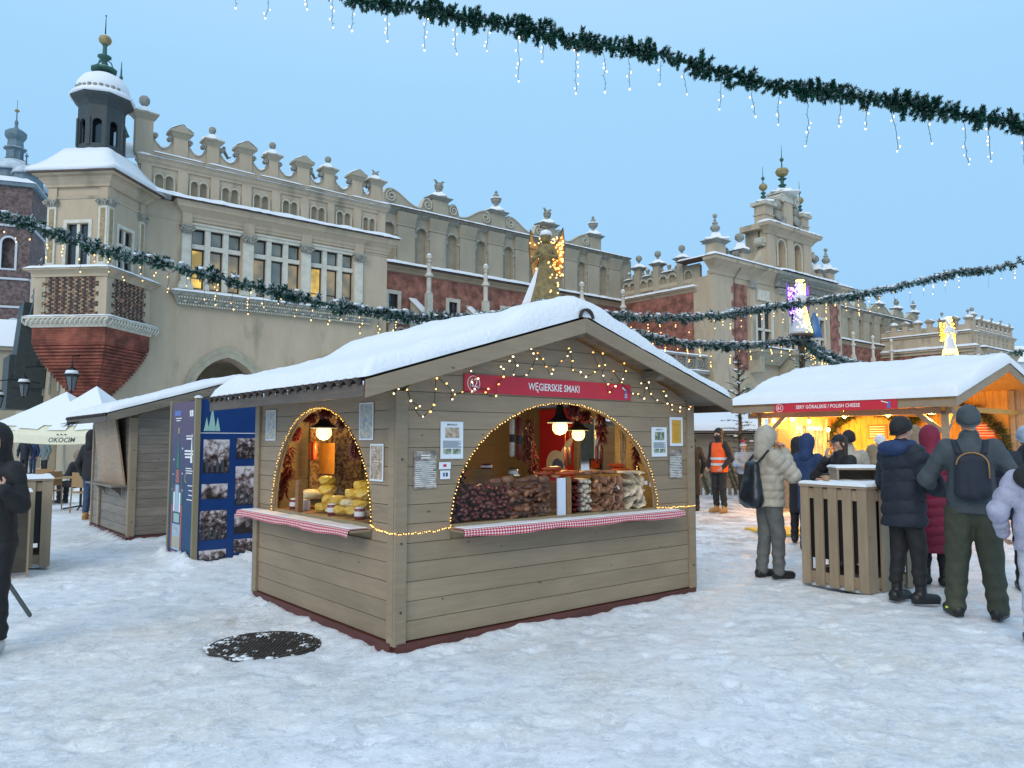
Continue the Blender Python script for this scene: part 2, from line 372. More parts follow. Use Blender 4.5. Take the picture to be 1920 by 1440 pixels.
for k_ in range(900):   # trodden boot prints
 cx_, cy_ = fr_.uniform(-7, 8), fr_.uniform(1.6, 13); i0, i1 = np.searchsorted(gx, (cx_ - .3, cx_ + .3)); j0, j1 = np.searchsorted(gy, (cy_ - .3, cy_ + .3))
 if i1 <= i0 or j1 <= j0: continue
 a_ = fr_.uniform(0, 6.28); X_ = GX[i0:i1, j0:j1] - cx_; Y_ = GY[i0:i1, j0:j1] - cy_; u_ = (X_ * math.cos(a_) + Y_ * math.sin(a_)) / .14; v_ = (-X_ * math.sin(a_) + Y_ * math.cos(a_)) / .052; d_ = np.sqrt(u_ * u_ + v_ * v_)
 GZ[i0:i1, j0:j1] += fr_.uniform(.007, .02) * (-(1 / (1 + np.exp((d_ - 1) * 9))) + .5 * np.exp(-((d_ - 1.25) / .25) ** 2))
m = mat('snow_ground', (0.8, 0.82, 0.85), .5, spec=.35); N, L, b = nodes_of(m)
tc = N.new('ShaderNodeTexCoord')
def nz(sc, det, rough=.6, dist=0):
 n = N.new('ShaderNodeTexNoise'); n.inputs['Scale'].default_value = sc; n.inputs['Detail'].default_value = det; n.inputs['Roughness'].default_value = rough
 n.inputs['Distortion'].default_value = dist; L.new(tc.outputs['Object'], n.inputs[0]); return n.outputs['Fac']
def mrange(s, a, b_, c=0, d=1):
 q = N.new('ShaderNodeMapRange'); q.inputs[1].default_value = a; q.inputs[2].default_value = b_; q.inputs[3].default_value = c; q.inputs[4].default_value = d
 L.new(s, q.inputs[0]); return q.outputs[0]
def mixc(f, a, bb):
 q = N.new('ShaderNodeMix'); q.data_type = 'RGBA'; L.new(f, q.inputs['Factor'])
 for k, x in (('A', a), ('B', bb)):
  if isinstance(x, tuple): q.inputs[k].default_value = (*x, 1)
  else: L.new(x, q.inputs[k])
 return q.outputs['Result']
def mul(a, bb):
 q = N.new('ShaderNodeMath'); q.operation = 'MULTIPLY'; L.new(a, q.inputs[0])
 if isinstance(bb, float): q.inputs[1].default_value = bb
 else: L.new(bb, q.inputs[1])
 return q.outputs[0]
base = mixc(mrange(nz(.55, 6), .42, .66), (0.86, 0.885, 0.925), (0.78, 0.745, 0.69))       # trodden beige areas
base = mixc(mul(mrange(nz(5.5, 12, .78, .5), .49, .58), .62), base, (0.56, 0.60, 0.65))       # grey ice
base = mixc(mul(mrange(nz(19, 10, .8, .7), .50, .56), .75), base, (0.93, 0.945, 0.97))    # loose white crumbs
base = mixc(mul(mrange(nz(31, 9, .8), .585, .64), .6), base, (0.40, 0.40, 0.41))      # grit
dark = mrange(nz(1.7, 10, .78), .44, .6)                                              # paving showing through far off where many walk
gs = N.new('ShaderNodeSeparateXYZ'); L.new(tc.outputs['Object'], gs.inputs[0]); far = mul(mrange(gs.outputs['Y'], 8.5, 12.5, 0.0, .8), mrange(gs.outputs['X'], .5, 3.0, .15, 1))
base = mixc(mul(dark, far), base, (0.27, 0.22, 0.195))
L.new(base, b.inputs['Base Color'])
L.new(mrange(nz(3, 4), .4, .65, .3, .75), b.inputs['Roughness'])
hsum = N.new('ShaderNodeMath'); hsum.operation = 'ADD'; L.new(mul(nz(16, 10, .76, .8), .022), hsum.inputs[0]); L.new(mul(nz(60, 5, .7), .004), hsum.inputs[1])
bp = N.new('ShaderNodeBump'); bp.inputs['Distance'].default_value = 1.0; bp.inputs['Strength'].default_value = .8
L.new(hsum.outputs[0], bp.inputs['Height']); L.new(bp.outputs[0], b.inputs['Normal'])
gm = MB(); ni, nj = GX.shape
me = bpy.data.meshes.new('ground'); me.vertices.add(ni * nj); me.vertices.foreach_set('co', np.stack([GX, GY, GZ], -1).astype(np.float32).ravel())
I, J = np.meshgrid(np.arange(ni - 1), np.arange(nj - 1), indexing='ij'); q = np.stack([I * nj + J, (I + 1) * nj + J, (I + 1) * nj + J + 1, I * nj + J + 1], -1).reshape(-1, 4)
me.loops.add(q.size); me.loops.foreach_set('vertex_index', q.astype(np.int32).ravel()); me.polygons.add(len(q)); me.polygons.foreach_set('loop_start', np.arange(0, q.size, 4, dtype=np.int32))
me.update(calc_edges=True); me.polygons.foreach_set('use_smooth', [True] * len(q)); me.materials.append(MATS['snow_ground'])
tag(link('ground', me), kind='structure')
# ================================================================ the cloth hall
B = empty('market_hall', (-16.693, 36, 0), R(39.5), 'long pale Renaissance market hall with scrolled snowy attic behind the stalls', 'building')
SN = MB()      # snow lying on the hall's ledges
def S_(a, b_, w, h, side=(0, -1, 0), amp=.3):
 snow_strip(SN, a, b_, w, h, side=side, amp=amp, seed=random.random() * 50)
def cornice(mb, x0, x1, y, z, prof, ret=True):
 """profile [(projection, z)] swept along x with returned ends"""
 n = len(prof); vs = []
 for x, sg in ((x0, -1), (x1, 1)):
  for p, dz in prof: vs.append((x + (sg * p if ret else 0), y - p, z + dz))
 for x, sg in ((x0, -1), (x1, 1)):
  for p, dz in prof: vs.append((x + (sg * p if ret else 0), y + .3, z + dz))
 fs = []
 for i in range(n - 1):
  fs += [(i, i + 1, n + i + 1, n + i), (2 * n + i, 2 * n + i + 1, i + 1, i), (n + i, n + i + 1, 3 * n + i + 1, 3 * n + i)]
 fs += [(0, n, 3 * n, 2 * n), (n - 1, 2 * n - 1, 4 * n - 1, 3 * n - 1)]
 return mb.add(vs, fs)
CORN = [(0, 0), (.06, .0), (.06, .12), (.12, .18), (.12, .32), (.3, .5), (.42, .58), (.42, .72), (.5, .8), (.5, .88)]
def volute(mb, cx, cz, y0, y1, r=.2, turns=1.5, flip=1, start=0.0, t=.045, seg=22):
 """spiral scroll: a bar following a spiral"""
 pts = []
 for i in range(seg + 1):
  a = start + flip * turns * 2 * math.pi * i / seg; rr = r * (1 - .78 * i / seg); pts.append((cx + rr * math.cos(a), cz + rr * math.sin(a)))
 for i in range(seg):
  (a, b_), (c, d) = pts[i], pts[i + 1]; dx, dz = c - a, d - b_; l = math.hypot(dx, dz) or 1; nx, nzz = -dz / l * t, dx / l * t
  mb.hexa([(a - nx, y0, b_ - nzz), (c - nx, y0, d - nzz), (c - nx, y1, d - nzz), (a - nx, y1, b_ - nzz)],
    [(a + nx, y0, b_ + nzz), (c + nx, y0, d + nzz), (c + nx, y1, d + nzz), (a + nx, y1, b_ + nzz)])
def ball_finial(mb, c, r):
 mb.lathe([(r * .7, 0), (r * .7, .06), (r * .3, .1), (r * .22, .2), (r * .45, .26), (r * .25, .32)], c, 8)
 mb.ball((c[0], c[1], c[2] + .3 + r), r, 10)
def urn(mb, c, s):
 mb.lathe([(s * k, s * z) for k, z in ((.9, 0), (.9, .15), (.5, .35), (.3, .6), (.75, .95), (1.0, 1.3), (.95, 1.7), (.6, 2.0), (.35, 2.15), (.6, 2.35), (.5, 2.6), (.15, 2.75), (.35, 3.0), (.2, 3.3), (.02, 3.5))], c, 8)
def mascaron(mb, c, s):   # carved head ornament
 mb.ball((c[0], c[1], c[2] + s * 1.15), s * .8, 10, 1.15)
 for k in (-1, 1):
  mb.ball((c[0] + k * s * .72, c[1], c[2] + s * 1.3), s * .28, 6); mb.ball((c[0] + k * s * .3, c[1] - s * .72, c[2] + s * 1.3), s * .17, 6)
  mb.tube([(c[0] + k * s * .4, c[1], c[2] + s * 1.7), (c[0] + k * s * .8, c[1], c[2] + s * 2.3), (c[0] + k * s * 1.25, c[1], c[2] + s * 2.25)], [s * .28, s * .2, s * .05], 5)
 mb.ball((c[0], c[1] - s * .85, c[2] + s), s * .18, 6); mb.ball((c[0], c[1] - s * .7, c[2] + s * .62), s * .3, 6, .5)
 mb.lathe([(s * .95, 0), (s * .7, s * .25), (s * .5, s * .5)], c, 8)
def swoop(x0, x1, z0, z1, n=8, dip=.0):   # concave top between two piers
 return [(x0 + (x1 - x0) * i / n, z1 - (z1 - z0) * math.sin(math.pi * i / n) ** .8) for i in range(n + 1)]
# ---- a decorated wing front (attic + frieze + windows); t = offset along x so that near and far wing share the recipe
def wing(t, detail=True):
 ty = -2.4 if t > 50 else 0.0; P = lambda name, mb, mt, sm=False: mb.obj(name, mt, B, sm, loc=(t, ty, 0))
 # lower and middle wall with window bays and pointed arches
 w = MB(); holes = [rect(1.42, 3.82, 8.98, 12.05), rect(4.5, 6.98, 8.98, 12.05), rect(7.62, 10.12, 8.98, 12.05)]
 arches = [(1.55, 5.0), (6.9, 10.3)]
 holes += [pointed(a, b_, -.2, 3.6, 5.72) for a, b_ in arches]
 w.plate(rect(-2.0, 12.28, -.3, 13.1), 0, .9, holes); w.box(11.6, 12.28, .9, 9.0, -.3, 15.2)
 w.box(-2.3, 12.28, .901, 1.0, 5.8, 8.9)
 P('wall', w, 'plaster')
 # arcade mouldings and the dim vault behind
 for a, b_ in arches:
  ar = MB(); o1 = pointed(a - .42, b_ + .42, -.2, 3.6, 6.25)[2:]; i1 = pointed(a, b_, -.2, 3.6, 5.72)[2:]
  ar.plate([(b_ + .42, -.2)] + o1 + [(a - .42, -.2), (a, -.2)] + i1[::-1] + [(b_, -.2)], -.10, -.002)
  o2 = pointed(a - .2, b_ + .2, -.2, 3.6, 5.97)[2:]
  ar.plate([(b_ + .2, -.2)] + o2 + [(a - .2, -.2), (a, -.2)] + i1[::-1] + [(b_, -.2)], -.16, -.101)
  P('arch_moulding', ar, 'darkstone' if False else 'carved2')
 if detail:
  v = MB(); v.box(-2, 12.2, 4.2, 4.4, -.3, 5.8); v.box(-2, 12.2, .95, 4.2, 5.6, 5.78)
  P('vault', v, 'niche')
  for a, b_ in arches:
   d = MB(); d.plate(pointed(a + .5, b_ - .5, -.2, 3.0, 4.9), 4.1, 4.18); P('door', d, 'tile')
 # windows
 lit = {(0, 0, 0): 'pane_lit', (0, 1, 0): 'pane_warm', (0, 2, 0): 'pane_warm', (1, 0, 0): 'pane_warm', (1, 2, 0): 'pane_warm', (2, 0, 0): 'pane_lit', (2, 1, 0): 'pane_warm', (2, 2, 0): 'pane_warm'}
 for g, (a, b_) in enumerate(((1.42, 3.82), (4.5, 6.98), (7.62, 10.12))):
  s = MB(); wd = (b_ - a); cw = (wd - 2 * .26) / 3
  s.box(a - .1, b_ + .1, -.04, .1, 11.95, 12.12); s.box(a - .12, b_ + .12, -.10, .1, 12.12, 12.2)
  for k in (1, 2): x = a + k * cw + (k - 1) * .26; s.box(x, x + .26, .02, .3, 8.98, 12.0)
  s.box(a, b_, .04, .28, 10.98, 11.2)
  fr = P('window_frame', s, 'stone')
  for c in range(3):
   x = a + c * (cw + .26)
   for r_, (z0, z1) in enumerate(((9.0, 10.98), (11.2, 11.95))):
    f = MB(); f.box(x, x + .07, .2, .26, z0, z1); f.box(x + cw - .07, x + cw, .2, .26, z0, z1); f.box(x + .07, x + cw - .07, .2, .26, z0, z0 + .07); f.box(x + .07, x + cw - .07, .2, .26, z1 - .08, z1)
    if r_ == 0: f.box(x + .07, x + cw - .07, .2, .26, 9.52, 9.57)
    sash = f.obj('window', 'frame_dark', B, loc=(t, ty, 0))
    pn = MB(); pn.box(x + .07, x + cw - .07, .235, .245, z0 + .07, z1 - .08)
    pn.obj('pane', lit.get((g, c, r_), 'pane_sky') if detail else 'glass_dark', sash)
 # pilasters with capitals
 for x0, x1 in ((.92, 1.34), (3.9, 4.42), (7.04, 7.54), (10.18, 10.66)):
  p = MB(); p.box(x0, x1, -.14, 0.02, 9.25, 11.6); p.box(x0 - .08, x1 + .08, -.2, .02, 9.1, 9.25); p.box(x0 - .13, x1 + .13, -.25, .02, 8.9, 9.1)
  o = P('pilaster', p, 'stone')
  c = MB(); cx = (x0 + x1) / 2; hw = (x1 - x0) / 2
  c.hexa([(x0, -.15, 11.6), (x1, -.15, 11.6), (x1, .0, 11.6), (x0, .0, 11.6)], [(x0 - .1, -.28, 11.95), (x1 + .1, -.28, 11.95), (x1 + .1, 0, 11.95), (x0 - .1, 0, 11.95)])
  c.box(x0 - .14, x1 + .14, -.3, 0, 11.95, 12.03)
  for k in (-1, 1): volute(c, cx + k * (hw + .02), 11.82, -.36, -.2, .12, 1.2, k, 0, .03, 12)
  for k in range(4): c.ball((x0 + (k + .5) * (x1 - x0) / 4, -.22, 11.7), .07, 6, 1.4)
  c.obj('capital', 'carved', o)
  e = MB(); e.box(x0 - .02, x1 + .02, -.16, .02, 12.03, 12.8); P('entablature_block', e, 'plaster')
 m = MB(); cornice(m, 1.0, 12.28, -.001, 12.3, CORN); m.box(-2, 12.29, -.03, .0, 12.19, 12.26); P('cornice', m, 'plaster')
 tl = MB(); tl.hexa([(.45, -.54, 13.17), (12.8, -.54, 13.17), (12.8, .6, 13.17), (.45, .6, 13.17)], [(.45, -.56, 13.22), (12.8, -.56, 13.22), (12.3, .3, 13.5), (.45, .3, 13.5)])
 for i in range(60): tl.box(.5 + i * .2, .62 + i * .2, -.6, -.5, 13.15, 13.22)
 P('cornice_tiles', tl, 'tile')
 SNL = (lambda a, b_, w_, h_, side=(0, -1, 0): S_((a[0] + t, a[1] + ty, a[2]), (b_[0] + t, b_[1] + ty, b_[2]), w_, h_, side))
 SNL((-.35, .2, 13.2), (12.85, .2, 13.2), .85, .27)
 # sill ledge with dentils
 l = MB(); cornice(l, .9, 10.9, -.001, 8.1, [(0, 0), (.12, .02), (.16, .14), (.2, .16), (.3, .4), (.36, .42), (.5, .55), (.55, .62)]); o = P('window_ledge', l, 'carved')
 dn = MB()
 for i in range(82): dn.box(.86 + i * .125, .92 + i * .125, -.24, -.13, 8.12, 8.2); dn.box(.76 + i * .127, .82 + i * .127, -.42, -.3, 8.42, 8.5)
 d_ = dn.obj('dentils', 'stone', o); tag(d_, kind='stuff')
 rs = MB()
 for i in range(20): rs.ball((1.1 + i * .5, -.24, 8.3), .09, 6, .8)
 tag(rs.obj('rosettes', 'stone', o), kind='stuff')
 SNL((.4, .02, 8.72), (11.4, .02, 8.72), .58, .16)
 # frieze of paired blind arches
 fz = MB(); bands = [(-.95, -.48), (.72, 1.2), (2.3, 2.72), (3.87, 4.36), (5.45, 5.9), (7.07, 7.52), (8.63, 9.03), (10.22, 10.69), (11.75, 12.25)]
 holes = []; ars = []
 for (a, b_), (c, d) in zip(bands[:-1], bands[1:]):
  g0, g1 = b_ + .07, c - .07; q = (g1 - g0); aw = min(.36, q * .36); gap = (q - 2 * aw) / 3
  for k in range(2):
   x0 = g0 + gap + k * (aw + gap); holes.append(archpts(x0, x0 + aw, 13.35, 14.2, 8)); ars.append((x0, x0 + aw))
 fz.plate(rect(-1.0, 12.25, 13.1, 15.0), .3, .42, holes); P('frieze_wall', fz, 'plaster')
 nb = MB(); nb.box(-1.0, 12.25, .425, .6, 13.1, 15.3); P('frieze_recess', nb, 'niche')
 for a, b_ in ars:
  am = MB(); ip = archpts(a, b_, 13.35, 14.2, 8)[2:]; op = archpts(a - .07, b_ + .07, 13.35, 14.2, 8)[2:]
  am.plate(op + ip[::-1], .24, .299); am.box(a - .08, a - .01, .22, .299, 13.3, 14.18); am.box(b_ + .01, b_ + .08, .22, .299, 13.3, 14.18)
  P('blind_arch', am, 'stone2')
 for a, b_ in bands:
  pb = MB(); pb.box(a, b_, .2, .299, 13.2, 14.72); P('frieze_pier', pb, 'plaster')
 fc = MB(); cornice(fc, -1.0, 12.25, .28, 14.72, [(0, 0), (.05, 0), (.05, .1), (.15, .2), (.15, .3), (.25, .42)]); P('attic_cornice', fc, 'plaster')
 SNL((-1.2, .6, 15.12), (12.5, .6, 15.12), .6, .16)
 for k in range(5):
  g = MB(); x0 = -.6 + k * 2.62; g.tube([(x0, -.02, 15.26), (x0 + 2.54, -.02, 15.22)], .07, 6); P('gutter', g, 'plaster'); SNL((x0, .02, 15.3), (x0 + 2.5, .02, 15.27), .14, .08)
 # attic: concave wall and piers
 xs = [(-1.2, -.42), (.52, 1.2), (2.12, 2.72), (3.75, 4.41), (5.32, 5.82), (6.89, 7.59), (8.47, 9.08), (10.2, 10.84), (11.4, 12.15)]
 for i, ((a, b_), (c, d)) in enumerate(zip(xs[:-1], xs[1:])):
  aw = MB(); sw = swoop(b_ - .05, c + .05, 15.72, 16.38); aw.plate([(b_ - .05, 15.1), (c + .05, 15.1)] + sw[::-1], .45, .7); P('attic_wall', aw, 'plaster')
  rm = MB()
  for (p, q), (r_, s_) in zip(sw[:-1], sw[1:]):
   rm.hexa([(p, .40, q - .02), (r_, .40, s_ - .02), (r_, .75, s_ - .02), (p, .75, q - .02)], [(p, .40, q + .05), (r_, .40, s_ + .05), (r_, .75, s_ + .05), (p, .75, q + .05)])
  volute(rm, b_ + .13, 16.32, .42, .73, .11, 1.3, -1, 2.6, .04, 12); volute(rm, c - .13, 16.32, .42, .73, .11, 1.3, 1, .5, .04, 12)
  P('scroll_coping', rm, 'carved')
  n = len(sw)
  for q in range(2, n - 3): SNL((sw[q][0], .78, sw[q][1] + .05), (sw[q + 1][0], .78, sw[q + 1][1] + .05), .37, .13)
 for i, (a, b_) in enumerate(xs):
  p = MB(); ped = i in (1, 3, 5, 7); zt = 16.4 if i else 16.95; p.box(a, b_, .38, .8, 15.1, zt); o = P('attic_pier', p, 'plaster')
  c = MB(); z = zt; c.hexa([(a, .38, z), (b_, .38, z), (b_, .8, z), (a, .8, z)], [(a - .16, .2, z + .25), (b_ + .16, .2, z + .25), (b_ + .16, .98, z + .25), (a - .16, .98, z + .25)])
  c.box(a - .2, b_ + .2, .16, 1.02, z + .25, z + .33)
  cx = (a + b_) / 2
  if ped: c.plate([(a - .2, z + .33), (b_ + .2, z + .33), (cx, z + .66)], .16, 1.02)
  c.obj('cap', 'plaster_grey', o)
  if ped:
   SNL((a - .2, 1.0, z + .36), (cx - .02, 1.0, z + .68), .84, .08); SNL((cx + .02, 1.0, z + .67), (b_ + .2, 1.0, z + .35), .84, .08)
  else:
   s = MB(); s.lathe([(.52, .33), (.5, .45), (.27, .58), (.14, .68), (.01, .74)], (cx, .6, z), 8); s.obj('snow_cap', 'snow_roof', o)
   f = MB()
   if i == 8: mascaron(f, (cx, .6, z + .45), .22)
   else: ball_finial(f, (cx, .6, z + .42), .19 if i else .26)
   f.obj('finial', 'darkstone', o, True)
  if i in (2, 5):   # carved scroll beasts on the back edge
   f = MB(); f.tube([(cx + .3, .9, z), (cx + .7, .95, z + .15), (cx + .95, 1.0, z - .2), (cx + 1.1, 1.0, z - .1)], [.1, .12, .08, .03], 6); f.ball((cx + .72, .95, z + .28), .1, 6); f.obj('carved_beast', 'darkstone', o, True)
mat('carved2', (0.42, 0.38, 0.28), .9, col2=(0.3, 0.27, 0.2), vscale=2); mat('stone2', (0.5, 0.465, 0.37), .9, var=.15, vscale=3)
wing(0.0)
wing(94.8, False)
# roofs behind the wings so that another viewpoint sees a closed building
rf = MB(); rf.box(-2.2, 12.2, .8, 24, 12.9, 13.3); rf.obj('wing_roof', 'plaster', B)
rf = MB(); rf.box(-2.2, -2.0, .9, 24, -.3, 13.0); rf.obj('wing_body', 'plaster', B)
# the far wing: closed body, brick side wall facing us, cream attic with piers above
FX, FY = 92.8, -2.4
rf = MB(); rf.box(FX, 107, FY + .95, 24, -.3, 13.2); rf.obj('wing_body', 'plaster', B)
rf = MB(); rf.box(FX - .06, FX - .001, FY + 1.6, 9.2, 2, 12.6); rf.obj('brick_wall', 'brick_red', B)
rf = MB(); rf.box(FX - .45, FX + .2, FY - .3, 9, 13.0, 13.25); rf.box(FX - .2, FX + .2, FY, 9, 12.6, 13.0); rf.obj('string_course', 'plaster', B)
S_((FX + .2, FY - .4, 13.25), (FX + .2, 9, 13.25), .75, .35, (-1, 0, 0)); S_((FX + .2, FY + .3, 15.15), (FX + .2, 9, 15.15), .6, .2, (-1, 0, 0))
rf = MB(); rf.box(FX, FX + .3, FY + .35, 9, 13.2, 15.95); rf.box(FX - .2, FX + .3, FY + .35, 9, 14.9, 15.12); rf.box(FX - .01, FX + 1.4, FY + .35, FY + .75, 13.2, 16.4); rf.obj('attic_wall', 'plaster', B)
for k_ in range(7):
 c = FY + .7 + k_ * 1.5; ped = k_ % 2; p = MB(); p.box(FX - .06, FX + .36, c - .3, c + .3, 15.0, 16.5); o = p.obj('attic_pier', 'plaster', B)
 q = MB(); q.hexa([(FX - .06, c - .3, 16.5), (FX + .36, c - .3, 16.5), (FX + .36, c + .3, 16.5), (FX - .06, c + .3, 16.5)], [(FX - .3, c - .55, 16.8), (FX + .6, c - .55, 16.8), (FX + .6, c + .55, 16.8), (FX - .3, c + .55, 16.8)])
 if ped: q.plate([(c - .55, 16.8), (c + .55, 16.8), (c, 17.15)], FX - .3, FX + .6, axis='x')
 q.obj('cap', 'plaster_grey', o)
 if ped: S_((FX + .55, c - .5, 16.85), (FX + .55, c, 17.15), .8, .14, (-1, 0, 0)); S_((FX + .55, c, 17.15), (FX + .55, c + .5, 16.85), .8, .14, (-1, 0, 0))
 else:
  q = MB(); q.lathe([(.6, 16.8), (.55, 17.0), (.25, 17.15), (.05, 17.25)], (FX + .15, c, 0), 4); q.obj('snow_cap', 'snow_roof', o); q = MB(); ball_finial(q, (FX + .15, c, 17.15), .2); q.obj('finial', 'darkstone', o, True)
 S_((FX + .35, c + .35, 16.05), (FX + .35, c + 1.15, 16.05), .4, .14, (-1, 0, 0))
# ---- end wall seen past the turret: arcade arches and a dark stair hood
ew = MB(); hs = [pointed(y, y + 2.6, -.2, 4.2, 6.6) for y in (8.0, 13.0)]
ew.plate(rect(1.0, 24, -.3, 9.4), -2.31, -2.7, hs, axis='x'); ew.obj('end_wall', 'plaster_grey', B)
for y in (8.0, 13.0):
 a = MB(); ip = pointed(y, y + 2.6, -.2, 4.2, 6.6)[2:]; op = pointed(y - .35, y + 2.95, -.2, 4.2, 7.05)[2:]
 a.plate(op + ip[::-1], -2.8, -2.72, axis='x'); a.obj('arch_moulding', 'carved', B)
 g = MB(); g.plate(pointed(y, y + 2.6, -.2, 4.2, 6.6), -2.2, -2.1, axis='x'); g.obj('door', 'niche', B)
hd = MB(); hd.hexa([(-3.9, 9.0, 8.9), (-2.4, 9.0, 8.9), (-2.4, 12.6, 7.2), (-3.9, 12.6, 7.2)], [(-3.9, 3.2, 12.3), (-2.4, 3.2, 12.3), (-2.4, 3.2, 12.6), (-3.9, 3.2, 12.6)])
hd.hexa([(-4.3, 12.5, 4.6), (-2.75, 12.5, 4.6), (-2.75, 14.6, 4.6), (-4.3, 14.6, 4.6)], [(-4.1, 10.8, 9.2), (-2.75, 10.8, 9.2), (-2.75, 12.8, 9.2), (-4.1, 12.8, 9.2)])
hd.hexa([(-4.5, 13.0, 3.4), (-2.75, 13.0, 3.4), (-2.75, 15.4, 3.4), (-4.5, 15.4, 3.4)], [(-4.5, 12.2, 6.4), (-2.75, 12.2, 6.4), (-2.75, 15.0, 6.4), (-4.5, 15.0, 6.4)])
hd.obj('stair_hood', 'dark_metal', B)
S_((-3.2, 3.4, 12.45), (-3.2, 9.0, 9.1), .8, .22, side=(-1, 0, 0), amp=.7)
# ================================================================ corner turret on its corbel
TC = (-2.75, -.15); T = (lambda name, mb, mt, parent=B, sm=False: mb.obj(name, mt, parent, sm, loc=(TC[0], TC[1], 0), rot=(0, 0, R(45))) if parent is B else mb.obj(name, mt, parent, sm))
HS = 1.4
def sq(mb, z0, z1, h0, h1=None):
 h1 = h1 or h0; mb.hexa([(-h0, -h0, z0), (h0, -h0, z0), (h0, h0, z0), (-h0, h0, z0)], [(-h1, -h1, z1), (h1, -h1, z1), (h1, h1, z1), (-h1, h1, z1)])
# corbelled red brick courses
cb = T('corbel', (lambda m_: (sq(m_, 5.75, 6.42, 1.42), m_)[1])(MB()), 'brick_corbel')
nC = 20
for i in range(nC):
 k = i / nC; m_ = MB(); z1 = 5.75 - k * 2.75; h = 1.40 - 1.28 * (k ** 1.35); sq(m_, z1 - 2.75 / nC * .62, z1, h); sq(m_, z1 - 2.75 / nC, z1 - 2.75 / nC * .6, h - .075)
 m_.obj('brick_course', 'brick_corbel', cb)
# carved leaf band
m_ = MB(); sq(m_, 6.42, 6.55, 1.46, 1.5); sq(m_, 6.55, 6.78, 1.46, 1.6); sq(m_, 6.78, 6.86, 1.66); lb = T('leaf_band', m_, 'stone')
lf = MB()
for side in range(4):
 for i in range(17):
  u_ = -1.5 + i * .187; a = (u_, -1.6, 6.5); b_ = (u_ + .16, -1.64, 6.78)
  c_, s_ = math.cos(side * math.pi / 2), math.sin(side * math.pi / 2); rot = lambda p: (p[0] * c_ - p[1] * s_, p[0] * s_ + p[1] * c_, p[2])
  lf.tube([rot(a), rot(((a[0] + b_[0]) / 2, -1.68, 6.66)), rot(b_)], [.03, .05, .03], 5)
lf.obj('carved_leaves', 'stone', lb)
# brick parapet zone with quoins: two visible faces built of single bricks
m_ = MB(); sq(m_, 6.86, 8.62, 1.36); T('parapet', m_, 'plaster')
for f_ in range(4):
 for k in range(8):
  z0 = 6.87 + k * .2175; wv = .42 if k % 2 else .3
  for sg in (-1, 1):
   q_ = MB(); x0, x1 = (-1.4, -1.4 + wv) if sg < 0 else (1.4 - wv, 1.4); q_.box(x0, x1, -1.402, -1.3, z0, z0 + .2175)
   q_.obj('quoin', 'plaster', B, loc=(TC[0], TC[1], 0), rot=(0, 0, R(45) + f_ * math.pi / 2))
mat('brick_tan', (0.33, 0.2, 0.12), .9, rnd=.3); mat('brick_dark', (0.03, 0.026, 0.028), .7, rnd=.3); mat('brick_brown', (0.19, 0.085, 0.055), .9, rnd=.3)
mat('mortar', (0.36, 0.32, 0.25), .95)
for f_ in (0, 3):
 ml = MB(); ml.box(-1.02, 1.02, -1.372, -1.36, 6.87, 8.6); panel = ml.obj('brick_panel', 'mortar', B, loc=(TC[0], TC[1], 0), rot=(0, 0, R(45) + f_ * math.pi / 2 * 1.0))
 rows = 20; rh = 1.73 / rows; bb = {k: MB() for k in ('brick_tan', 'brick_dark', 'brick_brown')}
 bme = {}
 for k in bb:
  b1 = MB(); b1.box(0, .115, -.025, 0, 0, rh - .02); bme[k] = b1.mesh('brick', k)
 cnt = 0
 for r_ in range(rows):
  x = -1.05 + (r_ % 2) * .066
  zz = 6.88 + r_ * rh; w0 = -.98 if (int((zz - 6.87) / .2175) % 2) else -1.1
  c = 0
  while x < -w0 - .1:
   if x > w0:
    k = 'brick_dark' if ((c % 2 == 0) == (r_ % 2 == 0) and random.random() < .92) else random.choice(('brick_tan', 'brick_tan', 'brick_brown'))
    if cnt < 290: link('brick', bme[k], panel, (x, -1.372, zz)); cnt += 1
    else: bb[k].box(x, x + .115, -1.397, -1.372, zz, zz + rh - .02)
   x += .132; c += 1
 for k, mb_ in bb.items():
  if mb_.v: tag(mb_.obj('bricks', k, panel), kind='stuff')
m_ = MB(); sq(m_, 8.6, 8.72, 1.46); sq(m_, 8.72, 8.86, 1.46, 1.6); sq(m_, 8.86, 8.93, 1.68); T('turret_sill', m_, 'plaster')
